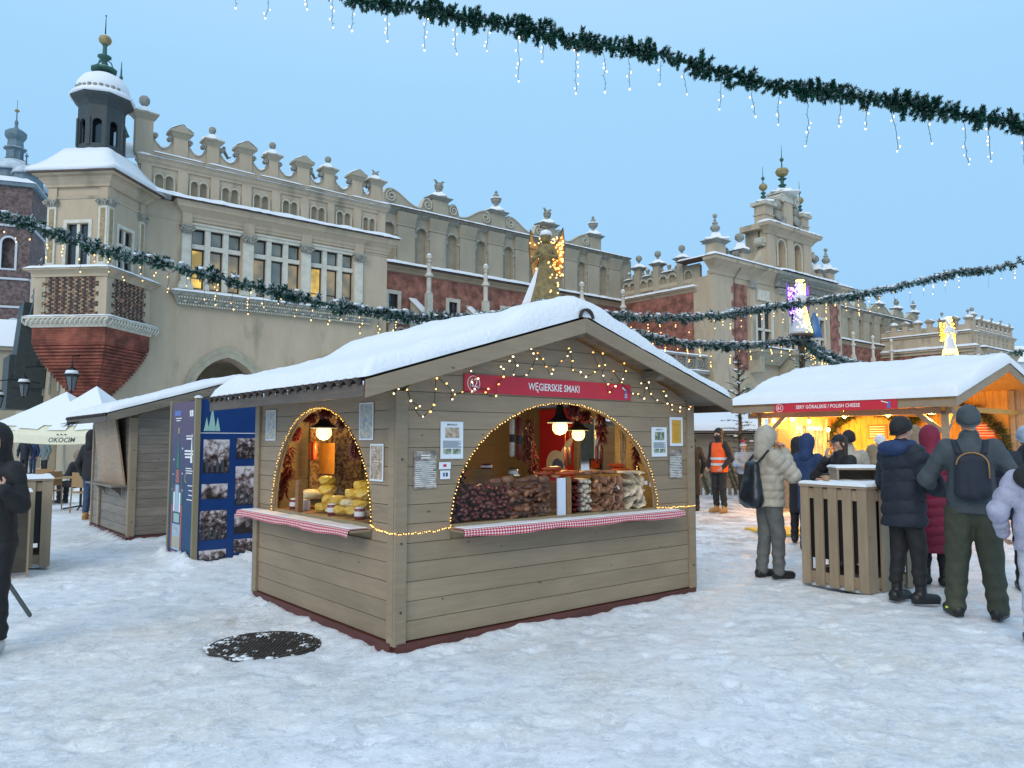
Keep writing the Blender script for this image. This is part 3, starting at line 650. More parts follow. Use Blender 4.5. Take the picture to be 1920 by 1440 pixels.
# storey with windows
def tface(f_):
 P_ = lambda name, mb, mt, par=None: mb.obj(name, mt, B, loc=(TC[0], TC[1], 0), rot=(0, 0, R(45) + f_ * math.pi / 2)) if par is None else mb.obj(name, mt, par)
 w = MB(); w.plate(rect(-1.3, 1.3, 8.9, 12.6), -1.3, -1.12, [rect(-.5, .5, 8.98, 11.0)]); P_('turret_wall', w, 'plaster')
 fr = MB(); fr.plate(rect(-.66, .66, 8.93, 11.18), -1.37, -1.301, [rect(-.5, .5, 8.97, 11.03)]); fr.box(-.07, .07, -1.3, -1.18, 8.97, 11.03)
 if f_ == 0: fr.box(-.5, .5, -1.3, -1.18, 10.25, 10.36)
 f = P_('window_frame', fr, 'stone')
 for s0, s1 in ((-.5, -.07), (.07, .5)):
  for z0, z1 in ((8.97, 10.28), (10.34, 11.03)):
   g = MB(); g.box(s0, s1, -1.17, -1.13, z0, z1); P_('pane', g, 'glass_dark', f)
   sb = MB(); sb.box(s0, s0 + .05, -1.19, -1.171, z0, z1); sb.box(s1 - .05, s1, -1.19, -1.171, z0, z1); sb.box(s0, s1, -1.19, -1.171, z1 - .05, z1); P_('sash', sb, 'frame_dark', f)
 pn = MB(); pn.plate(rect(-.68, .68, 11.3, 11.95), -1.33, -1.301, [rect(-.62, .62, 11.36, 11.89)]); P_('panel_moulding', pn, 'plaster')
 for sg in (-1, 1):
  x0, x1 = sorted((sg * 1.38, sg * .98)); p = MB(); p.box(x0, x1, -1.42, -1.301, 9.2, 11.75); p.box(x0 - .05, x1 + .05, -1.47, -1.301, 9.05, 9.2); p.box(x0 - .1, x1 + .1, -1.52, -1.301, 8.93, 9.05)
  pl = P_('pilaster', p, 'stone'); o = MB(); o.box(x0 + .09, x1 - .09, -1.435, -1.421, 9.3, 11.65); o.obj('ornament_strip', 'ornament', pl)
  c = MB(); c.hexa([(x0, -1.43, 11.75), (x1, -1.43, 11.75), (x1, -1.3, 11.75), (x0, -1.3, 11.75)], [(x0 - .08, -1.54, 12.05), (x1 + .08, -1.54, 12.05), (x1 + .08, -1.3, 12.05), (x0 - .08, -1.3, 12.05)])
  for k in (-1, 1): volute(c, (x0 + x1) / 2 + k * .2, 11.93, -1.6, -1.45, .1, 1.2, k, 0, .025, 10)
  for k in range(3): c.ball((x0 + (k + .5) * (x1 - x0) / 3, -1.48, 11.85), .06, 6, 1.4)
  c.obj('capital', 'carved', pl)
  e = MB(); e.box(x0, x1, -1.42, -1.301, 12.05, 12.7); P_('entablature_block', e, 'plaster')
for f_ in range(4): tface(f_)
m_ = MB(); sq(m_, 12.1, 12.2, 1.33, 1.36); sq(m_, 12.6, 12.7, 1.44); sq(m_, 12.7, 12.9, 1.44, 1.6); sq(m_, 12.9, 13.05, 1.62); sq(m_, 13.05, 13.12, 1.78, 1.82); T('turret_cornice', m_, 'plaster')
m_ = MB(); sq(m_, 8.95, 12.6, 1.1); T('turret_core', m_, 'frame_dark')
m_ = MB(); sq(m_, 13.12, 13.18, 1.95); T('turret_tiles', m_, 'tile')
# snow on the turret roof: bell-cast pyramid
def bell(mb, h0, z0, steps, n=7):
 prev = None
 for h, z in steps:
  ring = []
  for sx, sy, ex, ey in ((-1, -1, 1, -1), (1, -1, 1, 1), (1, 1, -1, 1), (-1, 1, -1, -1)):
   for k in range(n):
    t_ = k / n; x = (sx + (ex - sx) * t_) * h; y = (sy + (ey - sy) * t_) * h; j = 1 + .03 * (random.random() - .5); ring.append((x * j, y * j, z + .03 * (random.random() - .5)))
  i0 = len(mb.v); mb.v.extend(ring)
  if prev is not None:
   m__ = len(ring)
   for k in range(m__): mb.f.append((prev + k, prev + (k + 1) % m__, i0 + (k + 1) % m__, i0 + k)); mb.m.append(0)
  prev = i0
m_ = MB(); bell(m_, 0, 0, [(1.9, 13.16), (1.99, 13.2), (2.0, 13.3), (1.93, 13.42), (1.7, 13.58), (1.45, 13.85), (1.2, 14.2), (1.0, 14.5), (.5, 14.62), (.02, 14.64)])
T('turret_roof_snow', m_, 'snow_roof', sm=True)
# octagonal lantern
def octa(mb, z0, z1, r0, r1, n=8): mb.lathe([(r0, z0), (r1, z1)], (0, 0, 0), n)
ln = MB(); octa(ln, 14.5, 14.75, .98, .98); lant = T('lantern', ln, 'dark_metal')
for k in range(8):
 a = 2 * math.pi * (k + .5) / 8; c_, s_ = math.cos(a), math.sin(a); hw = .90 * math.tan(math.pi / 8)
 w = MB(); w.plate(rect(-hw, hw, 14.6, 16.55), -.9, -.78, [archpts(-.19, .19, 14.8, 15.75, 8)]); w.box(-hw - .02, -hw + .1, -.95, -.88, 14.7, 16.0)
 w.obj('arcade_panel', 'dark_metal', lant, rot=(0, 0, a + math.pi / 2))
g = MB(); octa(g, 14.7, 16.4, .6, .6); g.obj('core', 'glass_dark', lant)
g = MB(); g.lathe([(.93, 16.45), (.95, 16.6), (1.05, 16.75), (1.3, 16.95), (1.34, 17.05)], (0, 0, 0), 8); g.obj('eave', 'dark_metal', lant, rot=(0, 0, 0))
g = MB(); g.lathe([(1.33, 17.05), (1.36, 17.12), (1.22, 17.28), (1.12, 17.38), (1.14, 17.44), (1.06, 17.78), (.85, 18.08), (.5, 18.28), (.2, 18.35), (.02, 18.36)], (0, 0, 0), 24, True); g.obj('dome_snow', 'snow_roof', lant, True)
g = MB()
for k in range(30):
 a = 2 * math.pi * k / 30 + .1; r_ = 1.14;
 if math.sin(a * 2.3) > -.5: g.box(r_ * math.cos(a) - .06, r_ * math.cos(a) + .06, r_ * math.sin(a) - .06, r_ * math.sin(a) + .06, 17.3 + .02 * (k % 3), 17.42 + .02 * (k % 2))
g.obj('dome_tiles', 'darkstone', lant)
g = MB(); g.lathe([(.42, 18.3), (.2, 18.42), (.55, 18.5), (.56, 18.58), (.2, 18.66), (.12, 18.8), (.14, 19.05), (.3, 19.15), (.3, 19.2), (.1, 19.26), (.09, 19.68), (.13, 19.76)], (0, 0, 0), 10); g.obj('spire', 'copper', lant)
for k in (0, 1, 2, 3):
 a = math.pi / 2 * k; g = MB(); g.tube([(.15 * math.cos(a), .15 * math.sin(a), 19.0), (.35 * math.cos(a), .35 * math.sin(a), 18.85), (.42 * math.cos(a), .42 * math.sin(a), 18.62)], .03, 5); g.obj('scroll_bracket', 'copper', lant)
g = MB(); g.ball((0, 0, 19.98), .28, 12, .85); g.obj('gilded_ball', 'gold', lant, True)
g = MB(); g.lathe([(.2, 20.12), (.14, 20.2), (.02, 20.22)], (0, 0, 0), 10); g.obj('snow_cap', 'snow_roof', lant)
g = MB(); g.tube([(0, 0, 20.15), (0, 0, 21.15)], [.035, .012], 5); g.ball((0, 0, 21.15), .04, 6); g.obj('rod', 'iron', lant)
g = MB(); g.lathe([(.3, 18.62), (.4, 18.6), (.5, 18.6), (.35, 18.68), (.15, 18.74)], (0, 0, 0), 10); g.obj('snow_ring', 'snow_roof', lant)
# second finial further back
g = MB(); g.lathe([(.5, 16.8), (.25, 17.4), (.3, 18.0), (.12, 18.2), (.22, 18.4), (.1, 18.6)], (0, 0, 0), 8); g.tube([(0, 0, 19.3), (0, 0, 20.6)], [.08, .012], 5); g.ball((0, 0, 19.75), .1, 6)
bf = g.obj('rear_finial', 'copper', B, loc=(-1.35, 3.1, .1)); g = MB(); g.ball((0, 0, 19.05), .33, 12); g.obj('gilded_ball', 'gold', bf, True)
# ledge snow of the turret
for f_ in (0, 3):
 a = R(45) + f_ * math.pi / 2
 def tr(x, y, z): return (TC[0] + x * math.cos(a) - y * math.sin(a), TC[1] + x * math.sin(a) + y * math.cos(a), z)
 nrm_ = (math.sin(a), -math.cos(a), 0)
 S_(tr(-1.98, -1.5, 8.93), tr(1.98, -1.5, 8.93), .5, .15, nrm_); S_(tr(-1.94, -1.6, 6.86), tr(1.94, -1.6, 6.86), .36, .08, nrm_)
for o_ in list(B.children):
 if o_.name.split('.')[0] in ('corbel', 'leaf_band', 'parapet', 'quoin', 'brick_panel', 'turret_sill'): o_.scale = (1.17, 1.17, 1)
 elif o_.name.split('.')[0] in ('turret_wall', 'turret_core', 'turret_cornice', 'turret_tiles', 'turret_roof_snow') or (tuple(o_.location)[:2] == (TC[0], TC[1]) and o_.name.split('.')[0] in ('window_frame', 'pilaster', 'entablature_block', 'panel_moulding')): o_.scale = (1.03, 1.03, 1)
# curved roof snow linking turret and wing
m_ = MB(); snow_top(m_, [(-1.9, -1.2, 13.2), (.5, -.62, 13.2), (.6, .4, 13.45), (-1.8, .4, 14.0)], 14, 10, .16, .1, .03, seed=4.0); m_.obj('valley_snow', 'snow_roof', B, True)
m_ = MB(); snow_top(m_, [(-2.3, .3, 14.6), (-.9, .2, 15.0), (-.9, 2.2, 16.2), (-2.3, 2.2, 16.4)], 10, 10, .1, .1, .03, seed=6.0); m_.obj('gable_snow', 'snow_roof', B, True)
# ================================================================ main hall behind: tall niched attic over brick
def hall(x0, x1, n, flip=False, near=True):
 y = 9.0; pitch = (x1 - x0) / n
 w = MB(); holes = []
 for i in range(n):
  c = x0 + (i + .18) * pitch; holes.append(archpts(c - pitch * .18, c + pitch * .18, 14.55, 16.75, 8))
 w.plate(rect(x0 - 1.5, x1 + 1.5, 14.2, 18.3), y, y + .2, holes); w.obj('attic_wall', 'plaster_grey', B)
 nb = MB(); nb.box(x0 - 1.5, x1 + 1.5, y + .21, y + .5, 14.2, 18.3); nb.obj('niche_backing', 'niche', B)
 for i in range(n):
  c = x0 + (i + .18) * pitch; r_ = pitch * .18
  am = MB(); ip = archpts(c - r_, c + r_, 14.5, 16.75, 8)[2:]; op = archpts(c - r_ - .16, c + r_ + .16, 14.5, 16.75, 8)[2:]; am.plate(op + ip[::-1], y - .1, y - .002)
  for s_ in (-1, 1): am.tube([(c + s_ * (r_ + .08), y - .05, 14.5), (c + s_ * (r_ + .08), y - .05, 16.7)], .07, 6); am.box(c + s_ * (r_ + .08) - .1, c + s_ * (r_ + .08) + .1, y - .15, y, 16.45, 16.72)
  am.obj('niche_surround', 'carved', B)
  p = MB(); a, b_ = x0 + (i + .42) * pitch, x0 + (i + .94) * pitch; p.box(a, b_, y - .2, y - .002, 14.5, 17.15); p.box(a - .06, b_ + .06, y - .25, y - .002, 17.15, 17.25)
  p.hexa([(a, y - .2, 17.25), (b_, y - .2, 17.25), (b_, y, 17.25), (a, y, 17.25)], [(a - .1, y - .45, 18.1), (b_ + .1, y - .45, 18.1), (b_ + .1, y, 18.1), (a - .1, y, 18.1)])
  p.obj('pilaster', 'plaster_grey', B)
 c = MB(); cornice(c, x0 - 1, x1 + 1, y, 17.9, [(0, 0), (.1, .1), (.25, .3), (.4, .42), (.48, .46)], False); c.obj('cornice', 'carved', B)
 c = MB(); c.box(x0 - 1, x1 + 1, y - .55, y, 18.36, 18.42); c.obj('cornice_tiles', 'tile', B)
 S_((x0 - .8, y, 18.4), (x1 + .5, y, 18.4), .55, .16)
 c = MB(); cornice(c, x0 - 1, x1 + 1, y, 13.7, [(0, 0), (.1, .05), (.2, .2), (.35, .32), (.4, .42)], False); c.obj('string_course', 'plaster', B)
 c = MB(); c.hexa([(x0 - 1, y - .55, 14.13), (x1 + 1, y - .55, 14.13), (x1 + 1, y + .1, 14.13), (x0 - 1, y + .1, 14.13)], [(x0 - 1, y - .55, 14.18), (x1 + 1, y - .55, 14.18), (x1 + 1, y + .02, 14.5), (x0 - 1, y + .02, 14.5)]); c.obj('ledge_tiles', 'tile', B)
 S_((x0 - .8, y - .05, 14.25), (x1 + .8, y - .05, 14.25), .55, .26)
 # brick storey with windows
 ph = []; wx = []
 for i in range(n // 2 + 1):
  a = x0 + .55 + i * pitch * 2 * (5.22 / (2 * pitch)); wx.append(a)
 wx = [x for x in wx if x + 1 < x1]
 w = MB(); w.plate(rect(x0 - 1, x1 + 1, 7.6, 13.72), y, y + .3, [rect(a, a + .75, 10.7, 12.1) for a in wx]); w.obj('brick_wall', 'brick_red', B)
 for a in wx:
  f = MB(); f.plate(rect(a - .28, a + 1.03, 10.4, 12.38), y - .06, y - .002, [rect(a, a + .75, 10.7, 12.1)]); o = f.obj('window_frame', 'stone', B)
  g = MB(); g.box(a, a + .75, y + .15, y + .2, 10.7, 12.1); g.obj('pane', 'glass_dark', o); g = MB(); g.box(a + .35, a + .4, y + .1, y + .149, 10.7, 12.1); g.box(a, a + .75, y + .1, y + .149, 11.5, 11.55); g.obj('sash', 'frame_dark', o)
 # stepped buttresses with pinnacles
 bx = 19.63 if near else x0 + 2.2
 while bx < x1:
  p = MB(); p.box(bx - .22, bx + .22, 6.6, 7.0, 10.6, 12.0); p.lathe([(.24, 0), (.24, .08), (.17, .12), (.17, 1.1), (.28, 1.2), (.3, 1.35), (.16, 1.5), (.15, 2.2), (.25, 2.25), (.1, 2.35), (.22, 2.5), (.24, 2.62), (.05, 2.8)], (bx, 6.8, 12.0), 8)
  p.box(bx - .22, bx + .22, 6.6, 7.0, 8.3, 10.6); p.hexa([(bx - .15, 7.0, 9.8), (bx + .15, 7.0, 9.8), (bx + .15, 9.0, 9.8), (bx - .15, 9.0, 9.8)], [(bx - .15, 7.0, 10.6), (bx + .15, 7.0, 10.6), (bx + .15, 9.0, 12.0), (bx - .15, 9.0, 12.0)])
  o = p.obj('pinnacle', 'stone', B)
  s = MB(); snow_top(s, [(bx - .32, 7.0, 10.55), (bx + .32, 7.0, 10.55), (bx + .32, 9.0, 11.95), (bx - .32, 9.0, 11.95)], 7, 9, .1, .1); s.lathe([(.3, 13.22), (.32, 13.26), (.2, 13.33)], (bx, 6.8, 0), 8); s.lathe([(.18, 14.68), (.24, 14.72), (.1, 14.84), (.01, 14.9)], (bx, 6.8, 0), 8); s.obj('snow_cap', 'snow_roof', o, True)
  bx += 5.05
 # scrolls and piers on top
 py = [21.43 + 5.55 * k for k in range(-1, 5)] if near else [x0 + 2 + 5.4 * k for k in range(-1, 8)]
 for k, a in enumerate(py):
  b_ = a + 1.4
  if a > x0 and b_ < x1 + 1.5:
   p = MB(); p.box(a, b_, y + .05, y + .7, 18.3, 19.85); o = p.obj('attic_pier', 'plaster_grey', B)
   c = MB(); c.hexa([(a - .05, y, 19.75), (b_ + .05, y, 19.75), (b_ + .05, y + .75, 19.75), (a - .05, y + .75, 19.75)], [(a - .3, y - .22, 20.0), (b_ + .3, y - .22, 20.0), (b_ + .3, y + 1, 20.0), (a - .3, y + 1, 20.0)]); c.obj('cap', 'darkstone', o)
   s = MB(); s.lathe([(1.0, 19.98), (1.0, 20.05), (.7, 20.2), (.45, 20.42), (.1, 20.5)], ((a + b_) / 2, y + .35, 0), 4, True); s.obj('snow_cap', 'snow_roof', o)
   f = MB()
   if k % 2: mascaron(f, ((a + b_) / 2, y + .35, 20.4), .42)
   else: urn(f, ((a + b_) / 2, y + .35, 20.35), .42)
   f.obj('finial', 'darkstone', o, True)
   if k % 2 == 0:
    s = MB(); s.lathe([(.5, 20.35 + .42 * 1.75), (.47, 20.35 + .42 * 1.95), (.2, 20.35 + .42 * 2.15)], ((a + b_) / 2, y + .35, 0), 8); s.obj('snow_ring', 'snow_roof', o)
  if k < len(py) - 1:
   c0, c1 = b_, py[k + 1]; small_left = (k % 2 == 1)
   pts = []
   for i in range(33):
    u_ = i / 32; uu = u_ if not small_left else 1 - u_
    if uu < .12: h = 1.0 + .38 * math.sqrt(max(0, 1 - ((.12 - uu) / .12) ** 2))
    elif uu < .70: h = .42 + .96 * (1 + math.cos(math.pi * (uu - .12) / .58)) / 2
    elif uu < .78: h = .42
    else: h = .55 + .72 * math.sqrt(max(0, 1 - ((uu - .885) / .112) ** 2))
    pts.append((c0 + (c1 - c0) * u_, 18.42 + max(.08, h)))
   if c1 > x1 + 1: continue
   w = MB(); w.plate([(c0, 18.3), (c1, 18.3)] + pts[::-1], y + .15, y + .55); w.obj('scroll_wall', 'plaster_grey', B)
   rm = MB()
   for (p_, q_), (r_, s_) in zip(pts[:-1], pts[1:]):
    rm.hexa([(p_, y + .08, q_ - .03), (r_, y + .08, s_ - .03), (r_, y + .6, s_ - .03), (p_, y + .6, q_ - .03)], [(p_, y + .08, q_ + .05), (r_, y + .08, s_ + .05), (r_, y + .6, s_ + .05), (p_, y + .6, q_ + .05)])
   big = c0 + (c1 - c0) * (.87 if small_left else .13); sm_ = c0 + (c1 - c0) * (.115 if small_left else .885)
   fl = 1 if small_left else -1
   volute(rm, big, 19.25, y + .02, y + .16, .44, 1.7, -fl, math.pi / 2, .05, 20); volute(rm, sm_, 19.2, y + .02, y + .16, .4, 1.5, fl, math.pi / 2, .05, 18)
   rm.obj('scroll_coping', 'stone2', B)
 # body and roof behind
 bd = MB(); bd.box(x0 - 1, x1 + 1, y + .56, y + 14, 7, 18.2); bd.obj('hall_body', 'plaster_grey', B)
hall(17.1, 41.9, 9)
hall(63.5, 104, 14, near=False)
# ---- arcade loggia in front, between the wings: lower wall with balustrade
lg = MB(); hs = [pointed(a, a + 3.2, -.2, 3.4, 5.6) for a in np.arange(13.2, 39.5, 4.35)]
lg.plate(rect(12.29, 44, -.3, 7.0), -.3, .3, hs); lg.obj('arcade_wall', 'plaster', B)
lt = MB(); lt.box(12.3, 42, 8.7, 8.9, -.3, 7.2); lt.box(12.3, 42, .3, 8.7, 6.7, 6.95); lt.obj('arcade_vault', 'niche', B)
bl = MB(); bl.box(12.3, 43.2, -.5, .3, 7.0, 7.25); bl.box(12.3, 43.2, -.35, .0, 8.35, 8.5)
bal = bl.obj('balustrade', 'darkstone', B)
k = 0
for a in np.arange(12.4, 42.8, 1.28):
 p = MB(); p.box(a, a + .2, -.34, -.02, 7.25, 8.35); p.obj('baluster_pier', 'darkstone', bal)
 p = MB(); x0_, x1_ = a + .2, a + 1.28
 for s_ in ((x0_, 7.28, x1_, 8.32), (x0_, 8.32, x1_, 7.28)): p.bar((s_[0], -.18, s_[1]), (s_[2], -.18, s_[3]), .12, .07)
 cx, cz = (x0_ + x1_) / 2, 7.8
 p.plate([(cx + .4 * math.cos(t_ * math.pi / 8), cz + .4 * math.sin(t_ * math.pi / 8)) for t_ in range(16)], -.24, -.12, [[(cx + .3 * math.cos(t_ * math.pi / 8), cz + .3 * math.sin(t_ * math.pi / 8)) for t_ in range(16)]])
 p.obj('tracery', 'darkstone', bal)
S_((12.3, 0, 8.5), (43.2, 0, 8.5), .36, .14); S_((12.3, -.2, 7.25), (43.2, -.2, 7.25), .3, .12)
# ================================================================ central wing
CX0, CX1, CY = 42.1, 62.9, -1.0
w = MB(); hs = [rect(48.2, 50.4, 8.9, 13.1), rect(53.6, 55.6, 8.9, 13.6), rect(57.9, 59.5, 8.9, 13.1)]
hs += [pointed(45.2, 48.2, -.2, 4.0, 6.0), pointed(51.5, 56.5, -.2, 3.6, 6.6)]
w.plate(rect(CX0, CX1, -.3, 15.6), CY, CY + .6, hs); w.obj('wall', 'plaster', B)
for a, b_, z1 in ((48.2, 50.4, 13.1), (53.6, 55.6, 13.6), (57.9, 59.5, 13.1)):
 f = MB(); f.plate(rect(a - .3, b_ + .3, 8.6, z1 + .3), CY - .1, CY - .002, [rect(a, b_, 8.9, z1)]); m0 = (a + b_) / 2; f.box(m0 - .12, m0 + .12, CY, CY + .2, 8.9, z1); f.box(a, b_, CY, CY + .2, 11.2, 11.4); o = f.obj('window_frame', 'stone', B)
 for s0, s1 in ((a, m0 - .12), (m0 + .12, b_)):
  for z0, z2 in ((8.9, 11.2), (11.4, z1)):
   g = MB(); g.box(s0, s1, CY + .25, CY + .3, z0, z2); g.obj('pane', 'glass_dark', o)
for a in ((45.2, 48.2, 4.0, 6.0), (51.5, 56.5, 3.6, 6.6)):
 ar = MB(); ip = pointed(a[0], a[1], -.2, a[2], a[3])[2:]; op = pointed(a[0] - .4, a[1] + .4, -.2, a[2], a[3] + .5)[2:]; ar.plate(op + ip[::-1], CY - .12, CY - .002); ar.obj('arch_moulding', 'carved2', B)
 g = MB(); g.box(a[0], a[1], CY + 3, CY + 3.1, -.2, a[3]); g.obj('door', 'niche', B)
sw = MB(); sw.box(CX0, CX0 + .5, CY + .6, 24, -.3, 15.2); sw.box(CX1 - .5, CX1, CY + .6, 24, -.3, 15.2); sw.box(CX0, CX1, 1.0, 24, 13.5, 14.9); sw.obj('wing_body', 'plaster', B)
# side wall facing the near wing: brick, string course, blind arcade, piers with balls
sb = MB(); sb.box(CX0 - .06, CX0 - .001, CY + 2.0, 9.2, 7.0, 14.2); sb.obj('brick_wall', 'brick_red', B)
sc = MB()
vs_ = [(0, 0), (.1, .05), (.2, .2), (.35, .3), (.42, .4)]
for (p, z), (q, z2) in zip(vs_[:-1], vs_[1:]): sc.hexa([(CX0 - p, CY + 1.6, 14.0 + z), (CX0, CY + 1.6, 14.0 + z), (CX0, 9, 14.0 + z), (CX0 - p, 9, 14.0 + z)], [(CX0 - q, CY + 1.6, 14.0 + z2), (CX0, CY + 1.6, 14.0 + z2), (CX0, 9, 14.0 + z2), (CX0 - q, 9, 14.0 + z2)])
sc.obj('string_course', 'plaster', B)
S_((CX0 + .1, CY + 1.6, 14.42), (CX0 + .1, 9.0, 14.42), .55, .22, (-1, 0, 0))
sa = MB(); hs = []
ay = [(1.2, 1.9), (2.9, 3.6), (3.9, 4.6), (5.4, 6.0), (6.2, 6.8), (7.5, 8.05), (8.25, 8.8)]
for a, b_ in ay: hs.append(archpts(a, b_, 14.6, 15.6, 8))
sa.plate(rect(.4, 9, 14.4, 16.4), CX0 + .1, CX0 + .25, hs, axis='x'); sa.obj('attic_wall', 'plaster_grey', B)
nb = MB(); nb.box(CX0 + .26, CX0 + .4, .4, 9, 14.4, 16.3); nb.obj('niche_backing', 'niche', B)
for a, b_ in ay:
 am = MB(); ip = archpts(a, b_, 14.6, 15.6, 8)[2:]; op = archpts(a - .1, b_ + .1, 14.6, 15.6, 8)[2:]; am.plate(op + ip[::-1], CX0 + .02, CX0 + .099, axis='x'); am.obj('blind_arch', 'stone2', B)
for c in (2.35, 4.98, 7.15):
 p = MB(); p.box(CX0 - .05, CX0 + .6, c - .32, c + .32, 14.4, 16.9); o = p.obj('attic_pier', 'plaster_grey', B)
 q = MB(); q.hexa([(CX0 - .05, c - .32, 16.9), (CX0 + .6, c - .32, 16.9), (CX0 + .6, c + .32, 16.9), (CX0 - .05, c + .32, 16.9)], [(CX0 - .35, c - .62, 17.15), (CX0 + .9, c - .62, 17.15), (CX0 + .9, c + .62, 17.15), (CX0 - .35, c + .62, 17.15)]); q.obj('cap', 'darkstone', o)
 s = MB(); s.lathe([(.85, 17.13), (.85, 17.2), (.6, 17.32), (.35, 17.5), (.1, 17.6)], (CX0 + .28, c, 0), 4); s.obj('snow_cap', 'snow_roof', o)
 f = MB(); ball_finial(f, (CX0 + .28, c, 17.45), .3); f.obj('finial', 'darkstone', o, True)
for c0, c1 in ((2.67, 4.66), (5.3, 6.83), (7.47, 9.0)):
 rm = MB(); cm = (c0 + c1) / 2
 for (y0_, y1_) in ((c0, cm), (cm, c1)):
  pts = [(y0_ + (y1_ - y0_) * i / 8, 16.45 - .0 - .35 * math.sin(math.pi * i / 8)) for i in range(9)]
  for (p_, q_), (r_, s_) in zip(pts[:-1], pts[1:]): rm.hexa([(CX0 + .05, p_, q_ - .3), (CX0 + .35, p_, q_ - .3), (CX0 + .35, r_, s_ - .3), (CX0 + .05, r_, s_ - .3)], [(CX0 + .05, p_, q_ + .04), (CX0 + .35, p_, q_ + .04), (CX0 + .35, r_, s_ + .04), (CX0 + .05, r_, s_ + .04)])
 rm.ball((CX0 + .2, cm, 16.7), .2, 8); rm.lathe([(.18, 16.3), (.1, 16.6)], (CX0 + .2, cm, 0), 6); rm.ball((CX0 + .2, c0 + .2, 16.5), .17, 8); rm.ball((CX0 + .2, c1 - .2, 16.5), .17, 8); rm.obj('scroll_coping', 'darkstone', B)
 S_((CX0 + .1, c0 + .3, 16.2), (CX0 + .1, c1 - .3, 16.2), .25, .12, (-1, 0, 0)); s = MB(); s.lathe([(.2, 16.82), (.15, 16.92), (.02, 16.96)], (CX0 + .2, cm, 0), 8); s.obj('snow_cap', 'snow_roof', B)
# brick strips with quoin teeth on the front
for a, b_, sg in ((44.85, 46.75, -1), (60.7, 62.2, 1)):
 t_ = MB(); t_.box(a, b_, CY - .05, CY - .002, 7.6, 14.85)
 for k in range(6): z = 8.0 + k * 1.2; t_.box(a - .3 if sg < 0 else b_, a if sg < 0 else b_ + .3, CY - .05, CY - .002, z, z + .55)
 t_.obj('brick_strip', 'brick_red', B)
for x0_, x1_ in ((47.0, 47.75), (51.3, 52.4), (56.6, 57.6), (59.7, 60.3)):
 p = MB(); p.box(x0_, x1_, CY - .2, CY - .002, 8.9, 14.6); o = p.obj('pilaster', 'plaster', B); c = MB(); c.hexa([(x0_, CY - .22, 14.6), (x1_, CY - .22, 14.6), (x1_, CY, 14.6), (x0_, CY, 14.6)], [(x0_ - .15, CY - .45, 15.2), (x1_ + .15, CY - .45, 15.2), (x1_ + .15, CY, 15.2), (x0_ - .15, CY, 15.2)])
 for k_ in range(4): c.ball((x0_ + (k_ + .5) * (x1_ - x0_) / 4, CY - .33, 14.8), .11, 6)
 c.obj('capital', 'carved', o)
tb = MB(); tb.box(48.3, 50.1, CY - .12, CY - .002, 13.9, 14.75); [tb.ball((48.3 + k * .36, CY - .1, 13.9), .14, 6) for k in range(6)]; tb.obj('plaque', 'stone', B)
c = MB(); cornice(c, CX0, CX1, CY, 15.3, [(0, 0), (.1, .02), (.15, .3), (.3, .5), (.6, .75), (.85, .95), (.95, 1.0), (1.0, 1.25)]); c.obj('cornice', 'plaster', B)
c = MB(); cornice(c, 51.0, 59.9, CY - .35, 15.3, [(0, 0), (.1, .02), (.15, .3), (.3, .5), (.6, .75), (.8, .9), (.85, .95), (.88, 1.2)])
for k in range(38): c.box(51 + k * .235, 51.12 + k * .235, CY - .95, CY - .6, 15.75, 15.92)
c.obj('portal_cornice', 'darkstone', B)
c = MB(); c.box(CX0 - 1.05, CX1 + 1.05, CY - 1.05, CY + .3, 16.551, 16.6); c.box(CX0 - 1.05, CX0 + .3, CY + .3, CY + 3, 16.551, 16.6); c.obj('cornice_tiles', 'tile', B)
S_((CX0 - 1.0, CY + .1, 16.6), (51, CY + .1, 16.6), 1.1, .3); S_((50.6, CY - .2, 16.6), (60.2, CY - .2, 16.6), 1.15, .3); S_((60, CY + .1, 16.6), (CX1 + 1, CY + .1, 16.6), 1.1, .3)
S_((CX0 + .2, CY - .9, 16.6), (CX0 + .2, CY + 3, 16.6), 1.15, .25, (-1, 0, 0))
# balcony
bc = MB(); bc.box(46.4, 51.3, CY - 1.3, CY, 9.1, 9.45); bc.box(51.3, 56.0, CY - 1.9, CY, 9.1, 9.5); bc.hexa([(47.2, CY - .5, 8.2), (50.9, CY - .5, 8.2), (50.9, CY, 8.2), (47.2, CY, 8.2)], [(46.5, CY - 1.25, 9.1), (51.3, CY - 1.25, 9.1), (51.3, CY, 9.1), (46.5, CY, 9.1)])
for x in (47.0, 51.4, 55.4): bc.box(x, x + .7, CY - 1.0, CY, 7.4, 9.1)
bc.box(51.5, 55.5, CY - 1.5, CY, 7.0, 9.1); bc.box(46.4, 56, CY - 1.2, CY - 1.1, 9.45, 9.6); bc.obj('balcony', 'carved2', B)
S_((46.3, CY - .3, 9.5), (56, CY - .3, 9.5), 1.2, .2)
